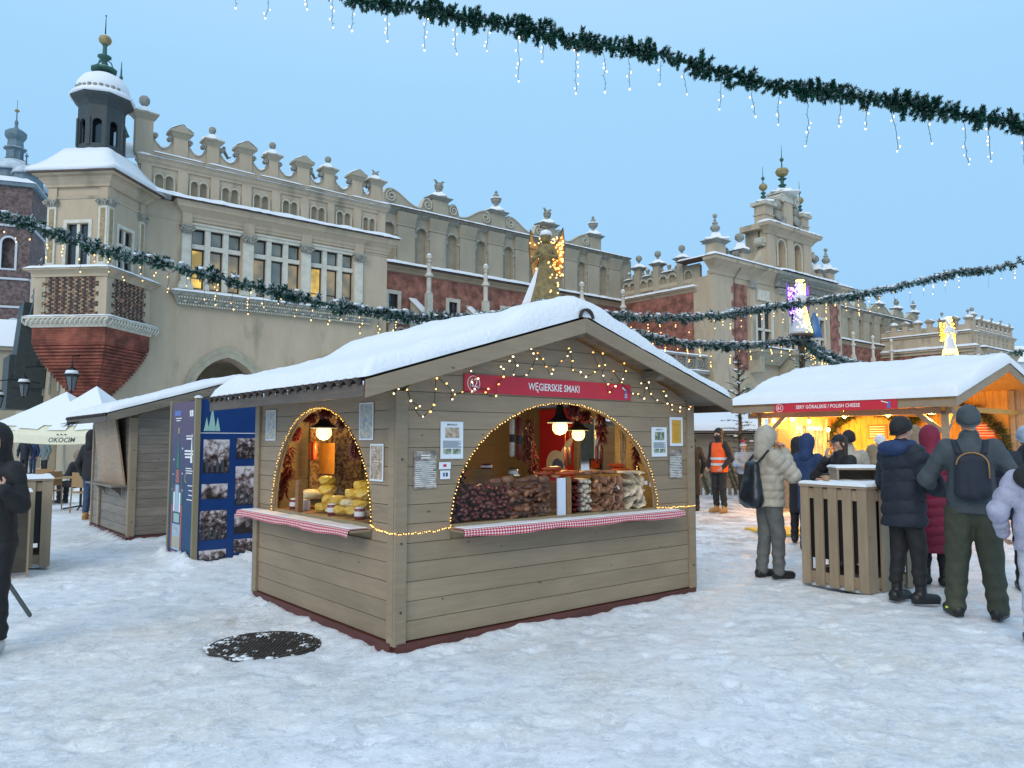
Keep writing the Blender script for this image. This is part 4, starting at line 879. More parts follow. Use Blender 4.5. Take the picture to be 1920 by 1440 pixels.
# piers and finials along the gable base
for i, (cx, wd, zt, big) in enumerate(((43.4, 1.3, 18.0, 1), (46.9, .9, 17.7, 0), (59.4, .9, 17.7, 0), (61.5, 1.1, 18.0, 1))):
 p = MB(); p.box(cx - wd / 2, cx + wd / 2, CY + .1, CY + 1.2, 16.5, zt); p.box(cx - wd / 2 - .06, cx + wd / 2 + .06, CY + .04, CY + 1.26, 17.1, 17.16); o = p.obj('attic_pier', 'plaster', B)
 q = MB(); h = wd / 2; q.hexa([(cx - h, CY + .1, zt), (cx + h, CY + .1, zt), (cx + h, CY + 1.2, zt), (cx - h, CY + 1.2, zt)], [(cx - h - .35, CY - .25, zt + .3), (cx + h + .35, CY - .25, zt + .3), (cx + h + .35, CY + 1.55, zt + .3), (cx - h - .35, CY + 1.55, zt + .3)]); q.obj('cap', 'darkstone', o)
 s = MB(); s.lathe([(1.2 * (wd / 1.1), zt + .28), (1.15 * (wd / 1.1), zt + .42), (.6, zt + .62), (.5, zt + .9), (.2, zt + 1.05)], (cx, CY + .65, 0), 4); s.obj('snow_cap', 'snow_roof', o)
 f = MB()
 if big: urn(f, (cx, CY + .65, zt + .8), .42); f.ball((cx, CY + .65, zt + 2.45), .2, 8)
 else: f.lathe([(.3, 0), (.15, .15), (.15, .35), (.4, .55), (.42, .8), (.3, 1.0), (.1, 1.1)], (cx, CY + .65, zt + .8), 8)
 f.obj('finial', 'darkstone', o, True)
for c0, c1 in ((44.1, 46.4), (60.0, 60.9)):
 rm = MB(); rm.plate([(c0, 16.5), (c1, 16.5)] + swoop(c0, c1, 17.0, 17.5)[::-1], CY + .3, CY + .7); volute(rm, c0 + .35, 17.5, CY + .25, CY + .7, .3, 1.4, -1, 2, .06); volute(rm, c1 - .35, 17.5, CY + .25, CY + .7, .3, 1.4, 1, 1, .06); rm.obj('scroll_coping', 'darkstone', B)
# gable storey
g = MB(); g.plate(rect(50.1, 57.6, 16.5, 20.4), CY + .1, CY + .7, [archpts(51.9, 53.1, 17.3, 19.2, 10), archpts(54.6, 55.8, 17.3, 19.2, 10)]); g.box(50.1, 57.6, CY + .9, CY + 2.2, 16.5, 20.4); g.obj('gable', 'plaster', B)
for a in (51.9, 54.6):
 am = MB(); ip = archpts(a, a + 1.2, 17.3, 19.2, 10)[2:]; op = archpts(a - .16, a + 1.36, 17.3, 19.2, 10)[2:]; am.plate(op + ip[::-1], CY, CY + .098)
 for s_ in (a - .1, a + 1.3): am.tube([(s_, CY + .02, 17.3), (s_, CY + .02, 19.2)], .09, 6)
 am.obj('niche_surround', 'stone2', B); nb = MB(); nb.box(a, a + 1.2, CY + .75, CY + .89, 17.2, 19.9); nb.obj('niche_backing', 'niche', B)
for a, b_ in ((50.2, 51.4), (53.4, 54.3), (56.2, 57.5)):
 p = MB(); p.box(a, b_, CY - .08, CY + .098, 16.9, 20.0); p.box(a - .1, b_ + .1, CY - .18, CY + .098, 16.6, 16.9); p.obj('pilaster', 'plaster', B)
c = MB(); cornice(c, 50.1, 57.6, CY, 20.0, [(0, 0), (.1, .05), (.2, .25), (.45, .5), (.7, .62), (.8, .9)]); c.box(49.4, 58.3, CY + .3, CY + 2.3, 20.4, 20.9); c.obj('gable_cornice', 'plaster', B)
S_((49.4, CY + .6, 20.9), (58.3, CY + .6, 20.9), 1.4, .3)
for sg, xa in ((-1, 50.1), (1, 57.6)):   # concave flanks with a roll
 pts = [(xa + sg * 2.6 * (i / 10), 17.0 + 2.0 * (1 - i / 10) ** 2.2) for i in range(11)]
 w = MB(); w.plate([(xa, 16.5), (xa + sg * 2.6, 16.5)] + pts[::-1], CY + .2, CY + .7); w.obj('scroll_wall', 'plaster', B)
 v_ = MB(); v_.box(xa + sg * .05, xa + sg * .7, CY + .05, CY + .8, 19.0, 19.6); volute(v_, xa + sg * .45, 19.2, CY + .05, CY + .8, .34, 1.4, sg, 0, .07); v_.obj('scroll_coping', 'stone2', B)
# top group
for cx, wd in ((50.75, 1.3), (56.9, 1.1)):
 p = MB(); p.box(cx - wd / 2, cx + wd / 2, CY + .1, CY + 1.2, 20.9, 22.7); p.box(cx - wd / 2 - .08, cx + wd / 2 + .08, CY, CY + 1.3, 21.8, 21.9); o = p.obj('attic_pier', 'plaster', B)
 c = MB(); c.box(cx - wd / 2 - .25, cx + wd / 2 + .25, CY - .15, CY + 1.45, 22.7, 23.0); c.obj('cap', 'stone2', o)
 s = MB(); s.lathe([(1.1, 23.0), (1.05, 23.12), (.5, 23.3), (.1, 23.4)], (cx, CY + .65, 0), 4); s.obj('snow_cap', 'snow_roof', o)
 f = MB(); f.lathe([(.3, 23.2), (.12, 23.4), (.28, 23.6), (.1, 23.75), (.24, 23.95), (.1, 24.1)], (cx, CY + .65, 0), 8); f.tube([(cx, CY + .65, 24.6), (cx, CY + .65, 26.4)], [.06, .015], 5); f.ball((cx, CY + .65, 25.3), .17, 8); f.obj('finial', 'copper', o)
 f = MB(); f.ball((cx, CY + .65, 24.5), .38, 12, .9); f.obj('gilded_ball', 'gold', o, True)
p = MB(); p.box(53.2, 54.7, CY + .1, CY + 1.2, 20.9, 23.6); pier = p.obj('gable_column', 'plaster', B)
c = MB(); c.box(52.4, 55.5, CY - .1, CY + 1.4, 24.2, 24.4); c.box(52.9, 55.0, CY + .05, CY + 1.25, 24.4, 24.65); c.box(52.7, 55.2, CY + .02, CY + 1.3, 23.6, 24.2)
for x in (52.7, 55.2): volute(c, x, 23.85, CY - .1, CY + 1.4, .45, 1.6, 1 if x > 54 else -1, math.pi / 2, .09)
c.obj('capital', 'stone', pier); s = MB(); s.lathe([(1.9, 24.4), (1.8, 24.5), (1.0, 24.6), (.9, 24.9), (.3, 25.05)], (53.95, CY + .65, 0), 4); s.obj('snow_cap', 'snow_roof', pier)
f = MB(); f.lathe([(.4, 25.0), (.2, 25.2), (.4, 25.35), (.15, 25.5), (.18, 25.8), (.42, 25.95), (.15, 26.1)], (53.95, CY + .65, 0), 10); f.tube([(53.95, CY + .65, 26.8), (53.95, CY + .65, 29.2)], [.08, .015], 5); f.ball((53.95, CY + .65, 27.8), .2, 8); f.obj('finial', 'copper', pier)
f = MB(); f.lathe([(.1, 26.1), (.5, 26.35), (.62, 26.65), (.5, 26.9), (.1, 27.0)], (53.95, CY + .65, 0), 12); f.obj('gilded_ball', 'gold', pier)
for cx in (52.5, 55.5):   # carved seated figures beside the column
 f = MB(); f.ball((cx, CY + .4, 23.05), .42, 10, 1.25); f.lathe([(.35, 22.5), (.3, 22.7)], (cx, CY + .5, 0), 8); f.ball((cx, CY + .5, 22.0), .62, 10, 1.1); f.ball((cx, CY + .1, 21.35), .55, 8, .8)
 for k_ in (-1, 1): f.tube([(cx + k_ * .5, CY + .4, 22.3), (cx + k_ * .6, CY - .05, 21.8), (cx + k_ * .2, CY - .2, 21.5)], .17, 6)
 f.ball((cx, CY - .02, 23.0), .1, 6); f.obj('carved_figure', 'darkstone', pier, True)
sn_ = SN.obj('ledge_snow', 'snow_roof', B, True)
# lightning wire down the gable
for x in (44.9, 60.2): f = MB(); f.tube([(x + .3, CY - .9, 16.5), (x, CY - .08, 15.2), (x, CY - .06, 8)], .035, 5); f.obj('lightning_wire', 'tile', B)
# ================================================================ church tower far left, pale house far right
ct = empty('church_tower', (-97.3, 140, 0), R(20), 'dark brick church tower with lantern spire beyond the market hall, far left', 'tower')
w = MB(); hs = [archpts(1.0, 3.0, 32, 36.5, 10), archpts(4.8, 6.8, 32, 36.5, 10), archpts(-4, -2.2, 19, 23.5, 8), archpts(3.6, 5.2, 17, 22, 8), archpts(6.2, 8.0, 17, 22, 8)]
w.plate(rect(-9, 9, 0, 46.8), -9, -8, hs); w.box(-9, 9, -7.9, 9, 0, 46.8); w.obj('wall', 'brick_church', ct)
for h_ in hs:
 xs_ = [p[0] for p in h_]; zs_ = [p[1] for p in h_]; f = MB(); f.plate(archpts(min(xs_) - .35, max(xs_) + .35, min(zs_) - .3, max(zs_) - (max(xs_) - min(xs_)) / 2, 8), -9.15, -9.01, [h_]); f.obj('window_frame', 'church_stone', ct)
for z in (14, 25, 30, 39.5): c = MB(); c.box(-9.25, 9.25, -9.25, -9.0, z, z + .35); c.box(9.0, 9.25, -9.25, 9, z, z + .35); c.obj('string_course', 'church_stone', ct)
c = MB(); c.box(-9.6, 9.6, -9.6, 9.6, 46.8, 47.5); c.obj('cornice', 'church_roof', ct)
c = MB(); c.hexa([(-9.8, -9.8, 47.5), (9.8, -9.8, 47.5), (9.8, 9.8, 47.5), (-9.8, 9.8, 47.5)], [(-7.5, -7.5, 49), (7.5, -7.5, 49), (7.5, 7.5, 49), (-7.5, 7.5, 49)]); c.obj('roof_snow', 'snow_roof', ct)
ax = (3.9, 0, 0)
c = MB(); c.lathe([(5.0, 48), (4.8, 53.2), (5.3, 53.4)], ax, 12); c.lathe([(1.7, 57.6), (1.8, 58.0), (1.35, 58.1), (1.35, 60.4), (1.9, 60.8), (1.95, 61.0)], ax, 8); c.obj('spire_drum', 'church_roof', ct)
c = MB(); c.lathe([(5.4, 53.3), (5.5, 53.6), (4.6, 55.2), (3.0, 56.8), (1.8, 57.6)], ax, 12); c.lathe([(2.0, 61.0), (2.05, 61.15), (1.4, 61.5)], ax, 8); c.obj('roof_snow', 'snow_grey', ct, True) if 'snow_grey' in MATS else None
mat('snow_grey', (0.6, 0.66, 0.72), .7, col2=(0.3, 0.36, 0.4), vscale=.8)
c.obj('spire_roof_snow', 'snow_grey', ct, True)
c = MB(); c.lathe([(1.4, 61.3), (1.3, 63.5), (1.6, 64.0), (1.85, 64.6), (1.85, 65.6), (1.2, 66.4), (.5, 66.8), (.25, 67.6), (.35, 68.6), (.12, 69.5), (.1, 71.5)], ax, 10)
for k_ in range(8): a = math.pi / 4 * k_; c.box(ax[0] + 1.2 * math.cos(a) - .2, ax[0] + 1.2 * math.cos(a) + .2, 1.2 * math.sin(a) - .2, 1.2 * math.sin(a) + .2, 58, 60.5)
c.tube([(ax[0], 0, 71), (ax[0], 0, 75)], .06, 4); c.obj('spire', 'church_roof', ct)
c = MB(); c.ball((ax[0], 0, 72), .45, 8); c.obj('gilded_ball', 'gold', ct)
for q_ in ((-4.5, -6), (7.2, -6), (7.2, 6)):
 c = MB(); c.lathe([(2.0, 47.5), (2.0, 51), (2.3, 51.2)], (q_[0], q_[1], 0), 8); c.tube([(q_[0], q_[1], 51), (q_[0], q_[1], 57.4)], [.25, .1], 5); c.ball((q_[0], q_[1], 56.6), .35, 6); o = c.obj('corner_turret', 'church_roof', ct)
 c = MB(); c.lathe([(2.4, 51.2), (2.3, 51.6), (1.9, 52.8), (1.0, 53.7), (.1, 54)], (q_[0], q_[1], 0), 12); c.obj('dome_snow', 'snow_grey', o, True)
for o_ in ct.children:
 if o_.name.split('.')[0] in ('spire_drum', 'spire_roof_snow', 'spire', 'gilded_ball', 'corner_turret'): o_.scale = (1, 1, .68); o_.location.z = 47 * .32
# low building left between church and hall
lb_ = empty('side_chapel', (-42, 62, 0), R(30), 'low building with domed snowy corner left behind the turret', 'building')
c = MB(); c.box(-8, 4, 0, 8, -.3, 9.0); c.box(-8.3, 4.3, -.3, 8.3, 9.0, 9.3); c.obj('wall', 'plaster_grey', lb_)
c = MB(); c.hexa([(-8.5, -.5, 9.3), (4.5, -.5, 9.3), (4.5, 8.5, 9.3), (-8.5, 8.5, 9.3)], [(-6, 2, 11.8), (2, 2, 11.8), (2, 6, 11.8), (-6, 6, 11.8)]); c.obj('roof_snow', 'snow_roof', lb_)
c = MB(); c.lathe([(1.9, 9), (1.9, 13.5), (2.2, 13.7)], (5.5, -2, 0), 10); o = c.obj('round_tower', 'church_roof', lb_)
c = MB(); c.lathe([(2.3, 13.7), (2.35, 14.4), (2.0, 15.8), (1.2, 16.8), (.1, 17.2)], (5.5, -2, 0), 14); c.obj('dome_snow', 'snow_roof', o, True)
fh = empty('pale_townhouse', (88, 130, 0), R(10), 'pale distant townhouse with snowy roof at the right edge', 'building')
w = MB(); hs = [rect(-9 + i * 3, -7.8 + i * 3, z, z + 2) for i in range(8) for z in (3, 7, 11)]; w.plate(rect(-12, 16, 0, 15), 0, .5, hs); w.box(-12, 16, .6, 12, 0, 15); w.obj('wall', 'church_stone', fh)
for h_ in hs: g = MB(); g.box(h_[0][0], h_[1][0], .3, .4, h_[0][1], h_[2][1]); g.obj('window', 'glass_dark', fh)
c = MB(); c.hexa([(-12.5, -.5, 15), (16.5, -.5, 15), (16.5, 12.5, 15), (-12.5, 12.5, 15)], [(-10, 5, 18.5), (14, 5, 18.5), (14, 7, 18.5), (-10, 7, 18.5)]); c.obj('roof_snow', 'snow_roof', fh)
# ================================================================ hut materials
def wood(name, col, rnd=.07, rough=.6, dark=.7, vert=False):
 """painted or bare board: long grain streaks along local X, knots, shade per board"""
 m = mat(name, col, rough, rnd=rnd); N, L, b = nodes_of(m)
 tc = N.new('ShaderNodeTexCoord'); oi = N.new('ShaderNodeObjectInfo'); ad = N.new('ShaderNodeVectorMath'); ad.operation = 'ADD'
 sc = N.new('ShaderNodeVectorMath'); sc.operation = 'SCALE'; sc.inputs['Scale'].default_value = 37; cx = N.new('ShaderNodeCombineXYZ')
 for k in range(3): L.new(oi.outputs['Random'], cx.inputs[k])
 L.new(cx.outputs[0], sc.inputs[0]); L.new(tc.outputs['Object'], ad.inputs[0]); L.new(sc.outputs[0], ad.inputs[1])
 mp = N.new('ShaderNodeMapping'); mp.inputs['Scale'].default_value = (22, 22, 2.2) if vert else (2.2, 2.2, 26); L.new(ad.outputs[0], mp.inputs[0])
 n = N.new('ShaderNodeTexNoise'); n.inputs['Scale'].default_value = 1; n.inputs['Detail'].default_value = 9; n.inputs['Roughness'].default_value = .7; n.inputs['Distortion'].default_value = .35; L.new(mp.outputs[0], n.inputs[0])
 mr = N.new('ShaderNodeMapRange'); mr.inputs[1].default_value = .35; mr.inputs[2].default_value = .7; mr.inputs[3].default_value = 1.1; mr.inputs[4].default_value = dark; L.new(n.outputs['Fac'], mr.inputs[0])
 v = N.new('ShaderNodeTexVoronoi'); v.inputs['Scale'].default_value = 1; m2 = N.new('ShaderNodeMapping'); m2.inputs['Scale'].default_value = ((7, 7, 2.6) if vert else (2.6, 2.6, 6)); L.new(ad.outputs[0], m2.inputs[0]); L.new(m2.outputs[0], v.inputs[0])
 kr = N.new('ShaderNodeMapRange'); kr.inputs[1].default_value = .03; kr.inputs[2].default_value = .07; kr.inputs[3].default_value = .38; kr.inputs[4].default_value = 1; L.new(v.outputs['Distance'], kr.inputs[0])
 # larger weathering stains
 st = N.new('ShaderNodeTexNoise'); st.inputs['Scale'].default_value = 1.3; st.inputs['Detail'].default_value = 7; L.new(ad.outputs[0], st.inputs[0])
 sr = N.new('ShaderNodeMapRange'); sr.inputs[1].default_value = .4; sr.inputs[2].default_value = .7; sr.inputs[3].default_value = 1.04; sr.inputs[4].default_value = .86; L.new(st.outputs['Fac'], sr.inputs[0])
 k1 = N.new('ShaderNodeMath'); k1.operation = 'MULTIPLY'; L.new(mr.outputs[0], k1.inputs[0]); L.new(kr.outputs[0], k1.inputs[1])
 k2 = N.new('ShaderNodeMath'); k2.operation = 'MULTIPLY'; L.new(k1.outputs[0], k2.inputs[0]); L.new(sr.outputs[0], k2.inputs[1])
 old = b.inputs['Base Color'].links[0].from_socket; vm = N.new('ShaderNodeVectorMath'); vm.operation = 'SCALE'; L.new(old, vm.inputs[0]); L.new(k2.outputs[0], vm.inputs['Scale']); L.new(vm.outputs[0], b.inputs['Base Color'])
 bp = N.new('ShaderNodeBump'); bp.inputs['Distance'].default_value = .004; L.new(n.outputs['Fac'], bp.inputs['Height']); L.new(bp.outputs[0], b.inputs['Normal'])
 return m
wood('board', (0.30, 0.22, 0.14), dark=.88); wood('board_dark', (0.2, 0.165, 0.12)); wood('trim', (0.285, 0.21, 0.133), rnd=.05, dark=.87)
wood('board_old', (0.235, 0.195, 0.15), rnd=.12, dark=.6); wood('base_red', (0.12, 0.032, 0.022), dark=.5)
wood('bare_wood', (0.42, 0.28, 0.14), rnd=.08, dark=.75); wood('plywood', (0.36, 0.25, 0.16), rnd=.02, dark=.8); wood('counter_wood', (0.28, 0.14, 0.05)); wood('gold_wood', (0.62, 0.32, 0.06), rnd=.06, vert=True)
mat('roof_sheet', (0.05, 0.035, 0.03), .8); mat('screw', (0.03, 0.03, 0.03), .5); mat('black', (0.012, 0.012, 0.013), .5); mat('wire', (0.012, 0.018, 0.012), .6)
mat('paper', (0.75, 0.77, 0.8), .5); mat('paper_blue', (0.62, 0.68, 0.78), .4); mat('ink', (0.05, 0.06, 0.07), .6); mat('sign_red', (0.56, 0.018, 0.035), .45); mat('sign_white', (0.85, 0.83, 0.8), .5)
mat('sign_blue', (0.1, 0.16, 0.42), .5); mat('frost', (0.85, 0.8, 0.8), .8, bump=.004, bscale=60)
def bulb_mat(name, col, s):
 m = mat(name, (0.9, 0.8, 0.5), .3, emit=col, estr=s); return m
bulb_mat('bulb_warm', (1.0, 0.55, 0.12), 3.2); bulb_mat('bulb_amber', (1.0, 0.33, 0.02), 3); bulb_mat('bulb_white', (1.0, 0.74, 0.42), 3.5); bulb_mat('rope_glow', (1.0, 0.52, 0.04), 2.4); bulb_mat('globe_glow', (1.0, 0.66, 0.16), 4.5)
bulb_mat('bulb_big', (1.0, 0.66, 0.2), 7); bulb_mat('bulb_violet', (0.35, 0.15, 1.0), 5); bulb_mat('bulb_yellow', (1.0, 0.7, 0.05), 6)
def photo_mat(name, c1, c2, sc, seed):   # flat print, blurred shapes
 m = mat(name, c1, .4); N, L, b = nodes_of(m); tc = N.new('ShaderNodeTexCoord'); mp = N.new('ShaderNodeMapping'); mp.inputs['Location'].default_value = (seed, seed * .7, seed * 1.3); L.new(tc.outputs['Object'], mp.inputs[0])
 n = N.new('ShaderNodeTexNoise'); n.inputs['Scale'].default_value = sc; n.inputs['Detail'].default_value = 5; n.inputs['Roughness'].default_value = .7; L.new(mp.outputs[0], n.inputs[0])
 cr = N.new('ShaderNodeValToRGB'); cr.color_ramp.elements[0].position = .42; cr.color_ramp.elements[0].color = (*c1, 1); cr.color_ramp.elements[1].position = .6; cr.color_ramp.elements[1].color = (*c2, 1); L.new(n.outputs['Fac'], cr.inputs[0]); L.new(cr.outputs[0], b.inputs['Base Color']); return m
photo_mat('print_brown', (0.3, 0.2, 0.13), (0.62, 0.5, 0.38), 22, 1); photo_mat('print_green', (0.07, 0.1, 0.06), (0.45, 0.5, 0.35), 40, 2); photo_mat('print_lights', (0.25, 0.3, 0.36), (0.62, 0.5, 0.32), 30, 3); photo_mat('print_menu', (0.16, 0.13, 0.11), (0.42, 0.36, 0.3), 16, 4)
class Frame:
 def __init__(s, A, ang): s.A = A; s.a = R(ang); s.c = math.cos(s.a); s.s = math.sin(s.a)
 def w(s, x, y, z=0): return (s.A[0] + x * s.c - y * s.s, s.A[1] + x * s.s + y * s.c, z)
 def put(s, name, mb, mt, at, smooth=False, rz=0.0, **kw):
  """top-level object whose mesh is given relative to `at` in hut coordinates"""
  o = mb.obj(name, mt, None, smooth, loc=s.w(*at), rot=(0, 0, s.a + rz)); return tag(o, **kw)
 def emp(s, name, at, rz=0.0, **kw): return empty(name, s.w(*at), s.a + rz, **kw)
def ell(c, a, b, z0, zz):   # half width of the arch at height zz
 t = min(1, max(0, (zz - z0) / b)); return a * math.sqrt(max(0, 1 - t * t))
def plank_pieces(x0, x1, z0, z1, arch=None, n=8):
 """outline(s) of a board cut by an arch (centre, a, b, base)"""
 if arch is None or z0 >= arch[3] + arch[2] or z1 <= arch[3]: return [[(x0(z0), z0), (x1(z0), z0), (x1(z1), z1), (x0(z1), z1)]]
 c, a, b, zb = arch; za = max(z0, zb); top = zb + b; zt = min(z1, top)
 zs = [za + (zt - za) * i / n for i in range(n + 1)]
 if z1 < top:
  L_ = [(x0(z0), z0)] + ([(c - a, z0)] if z0 < zb else []) + [(c - ell(c, a, b, zb, q), q) for q in zs] + [(x0(z1), z1)]
  R_ = [(x1(z0), z0)] + ([(c + a, z0)] if z0 < zb else []) + [(c + ell(c, a, b, zb, q), q) for q in zs] + [(x1(z1), z1)]
  return [L_, R_[::-1]]
 t0 = math.asin(min(1, (za - zb) / b)); ang = [math.pi - t0 - (math.pi - 2 * t0) * i / (2 * n) for i in range(2 * n + 1)]
 return [[(x0(z0), z0)] + [(c + a * math.cos(q), zb + b * math.sin(q)) for q in ang] + [(x1(z0), z0), (x1(z1), z1), (x0(z1), z1)]]
PH = 0.1423
def planks(root, x0, x1, z0, z1, y0, y1, mt, arch=None, axis='y', skip=(), swap=False, floor=None):
 z = z0; rng = random.Random(int(z0 * 100 + y0 * 1000))
 while z < z1 - .02:
  zt = min(z + PH - .0045, z1)
  if x1(zt) - x0(zt) < .05 : zt = min(zt, z1)
  for poly in plank_pieces(x0, x1, z, zt, arch):
   if max(p[0] for p in poly) - min(p[0] for p in poly) < .02: continue
   j = rng.uniform(-.0015, .0015); mb = MB(); mb.plate(poly, y0 + j, y1 + j, axis=axis); mb.obj('plank', mt, root)
  z += PH
def roof_snow(name, root, x0, x1, xr, ze, zr, y0, y1, T, seed=0., amp=.05, nx=70, ny=60, hump=None, sm=.14):
 us = x0 + (x1 - x0) * (.5 - .5 * np.cos(np.pi * np.linspace(0, 1, nx))) * .5 + (x1 - x0) * np.linspace(0, 1, nx) * .5; vsn = np.linspace(0, 1, ny); vsn = y0 + (y1 - y0) * (.5 - .5 * np.cos(np.pi * vsn))
 X, Y = np.meshgrid(us, vsn, indexing='ij')
 sl = (zr - ze) / (xr - x0); base = zr - sl * np.abs(X - xr); soft = zr - sl * (np.sqrt((X - xr) ** 2 + sm * sm) - sm * .3)
 dx = np.minimum(X - x0, x1 - X); dy = np.minimum(Y - y0, y1 - Y); de = np.minimum(dx, dy)
 prof = np.sqrt(np.clip(1 - (1 - np.clip(de / .13, 0, 1)) ** 2, 0, 1))
 nz_ = (fbm(X * 1.1 + seed, Y * 1.1 + seed, 4) - .5) * 2 * amp + (fbm(X * 5 + seed, Y * 5, 3) - .5) * .04 + (fbm(X * 19 + seed, Y * 19, 3) - .5) * .02
 h = prof * np.clip(T + nz_, .03, None) + (hump(X, Y) * prof if hump is not None else 0)
 Z = np.where(prof > .9, np.minimum(base + h, soft + h + .05), base + h); Z = base * (1 - prof) + np.maximum(np.minimum(soft, base), base - .2) * prof + h
 w_ = (fbm(X * 6 + seed, Y * 6 + 5, 3) - .5) * .07; e = (de < 1e-6)
 X2 = X + np.where((X <= x0 + 1e-6), -np.abs(w_), 0) + np.where((X >= x1 - 1e-6), np.abs(w_), 0); Y2 = Y + np.where(Y <= y0 + 1e-6, w_ * .4, 0)
 mb = MB(); vs = [tuple(p) for p in np.stack([X2, Y2, Z], -1).reshape(-1, 3)]
 mb.add(vs, [(i * ny + j, (i + 1) * ny + j, (i + 1) * ny + j + 1, i * ny + j + 1) for i in range(nx - 1) for j in range(ny - 1)])
 return mb.obj(name, 'snow_roof', root, True)
def corrugated(root, x0, xr, ze, zr, y0, y1, r=.022, pitch=.145, mt='roof_sheet'):
 mb = MB(); n = int((y1 - y0) / (pitch / 6)); sl = (zr - ze) / (xr - x0)
 pts = [(y0 + (y1 - y0) * i / n, r * math.cos(2 * math.pi * (y0 + (y1 - y0) * i / n) / pitch)) for i in range(n + 1)]
 vs = []
 for x in (x0, xr):
  for y, w_ in pts: vs.append((x, y, ze + sl * (x - x0) + w_))
  for y, w_ in pts: vs.append((x, y, ze + sl * (x - x0) + w_ - .012))
 m = n + 1; fs = []
 for i in range(n): fs += [(i, i + 1, 2 * m + i + 1, 2 * m + i), (m + i, 3 * m + i, 3 * m + i + 1, m + i + 1), (i, m + i, m + i + 1, i + 1), (2 * m + i, 2 * m + i + 1, 3 * m + i + 1, 3 * m + i)]
 mb.add(vs, fs); return mb.obj('corrugated_sheet', mt, root)
W, D, XR, ZE, ZR = 3.52, 2.70, 1.71, 1.985, 2.62
Y0R, Y1R, X0R, X1R = -.27, 2.88, -.40, 3.82
SL = (ZR - ZE) / (XR - X0R)
def roofz(x): return ZR - SL * abs(x - XR)
def hut_shell(F, root, mt, front_arch, side_arch, seed, T=.17, hump=None, rightdoor=None):
 one = lambda v: (lambda z: v)
 lft = lambda z: max(.05, XR - (ZR - .10 - z) / SL) if z > roofz(.05) - .1 else .05
 rgt = lambda z: min(W - .05, XR + (ZR - .10 - z) / SL) if z > roofz(W - .05) - .1 else W - .05
 z0 = .085
 planks(root, lft, rgt, z0, ZR - .14, 0, .022, mt, front_arch)
 planks(root, one(.05), one(D - .05), z0, 1.98, 0, .022, mt, side_arch, axis='x')
 planks(root, lft, rgt, z0, ZR - .14, D - .022, D, mt)
 # right side wall with an opening
 if rightdoor:
  d0, d1, h0, h1 = rightdoor
  for (a, b_) in ((.05, d0), (d1, D - .05)): planks(root, one(a), one(b_), z0, 1.98, W - .022, W, mt, axis='x')
  planks(root, one(d0), one(d1), z0, h0, W - .022, W, mt, axis='x'); planks(root, one(d0), one(d1), h1, 1.98, W - .022, W, mt, axis='x')
  ip = MB(); ip.plate(rect(.04, D - .04, z0, 1.97), W - .05, W - .03, [rect(d0, d1, h0, h1)], axis='x'); ip.obj('inner_wall', 'inner', root)
 else:
  planks(root, one(.05), one(D - .05), z0, 1.98, W - .022, W, mt, axis='x')
  ip = MB(); ip.plate(rect(.04, D - .04, z0, 1.97), W - .05, W - .03, axis='x'); ip.obj('inner_wall', 'inner', root)
 # inner linings so that no light leaks between boards
 gab = [(.04, z0), (W - .04, z0), (W - .04, roofz(W) - .12), (XR, ZR - .12), (.04, roofz(0) - .12)]
 hole = []
 if front_arch:
  c, a, b_, zb = front_arch; hole = [[(c - a, zb)] + [(c + a * math.cos(math.pi - math.pi * i / 24), zb + b_ * math.sin(math.pi * i / 24)) for i in range(1, 24)] + [(c + a, zb)]]
 ip = MB(); ip.plate(gab, .026, .045, hole); ip.obj('inner_wall', 'inner', root)
 ip = MB(); ip.plate(gab, D - .045, D - .026); ip.obj('inner_wall', 'inner', root)
 hole = []
 if side_arch:
  c, a, b_, zb = side_arch; hole = [[(c - a, zb)] + [(c + a * math.cos(math.pi - math.pi * i / 24), zb + b_ * math.sin(math.pi * i / 24)) for i in range(1, 24)] + [(c + a, zb)]]
 ip = MB(); ip.plate(rect(.046, D - .046, z0, 1.97), .026, .045, hole, axis='x'); ip.obj('inner_wall', 'inner', root)
 fl = MB(); fl.box(.05, W - .05, .05, D - .05, .03, .08); fl.obj('floor', 'counter_wood', root)
 # corner posts made of two boards, foot beams
 for (x0, x1, y0, y1) in ((-.022, .078, -.024, -.002), (-.024, -.002, 0, .085), (W - .08, W + .02, -.024, -.002), (W + .002, W + .024, 0, .085), (-.024, -.002, D - .085, D), (-.022, .078, D + .002, D + .024), (W - .08, W + .02, D + .002, D + .024)):
  p = MB(); p.box(x0, x1, y0, y1, .06, 1.93 if (y1 > 0.05 or x0 < 0 or x1 > W) else 1.93); p.obj('corner_trim', 'trim', root)
 for q in ((.0, W, -.03, .03), (.0, W, D - .03, D + .03)): p = MB(); p.box(q[0], q[1], q[2], q[3], -.06, .075); p.obj('foot_beam', 'base_red', root)
 for q in ((-.03, .03), (W - .03, W + .03)): p = MB(); p.box(q[0], q[1], .031, D - .031, -.06, .075); p.obj('foot_beam', 'base_red', root)
 sc = []
 for x, z in ((.03, 1.42), (.03, .30), (.03, .8), (W - .03, .9), (W - .03, 1.5), (W - .03, .3)):
  p = MB(); p.ball((x, -.028, z), .009, 6); p.obj('screw_head', 'screw', root)
 for x, z in ((1.0, .70), (2.1, .72), (.42, .35), (1.7, .45), (2.3, .42), (.22, 1.6), (3.0, .52)):
  p = MB(); p.ball((x, .0, z), .006, 6); p.obj('nail_head', 'screw', root)
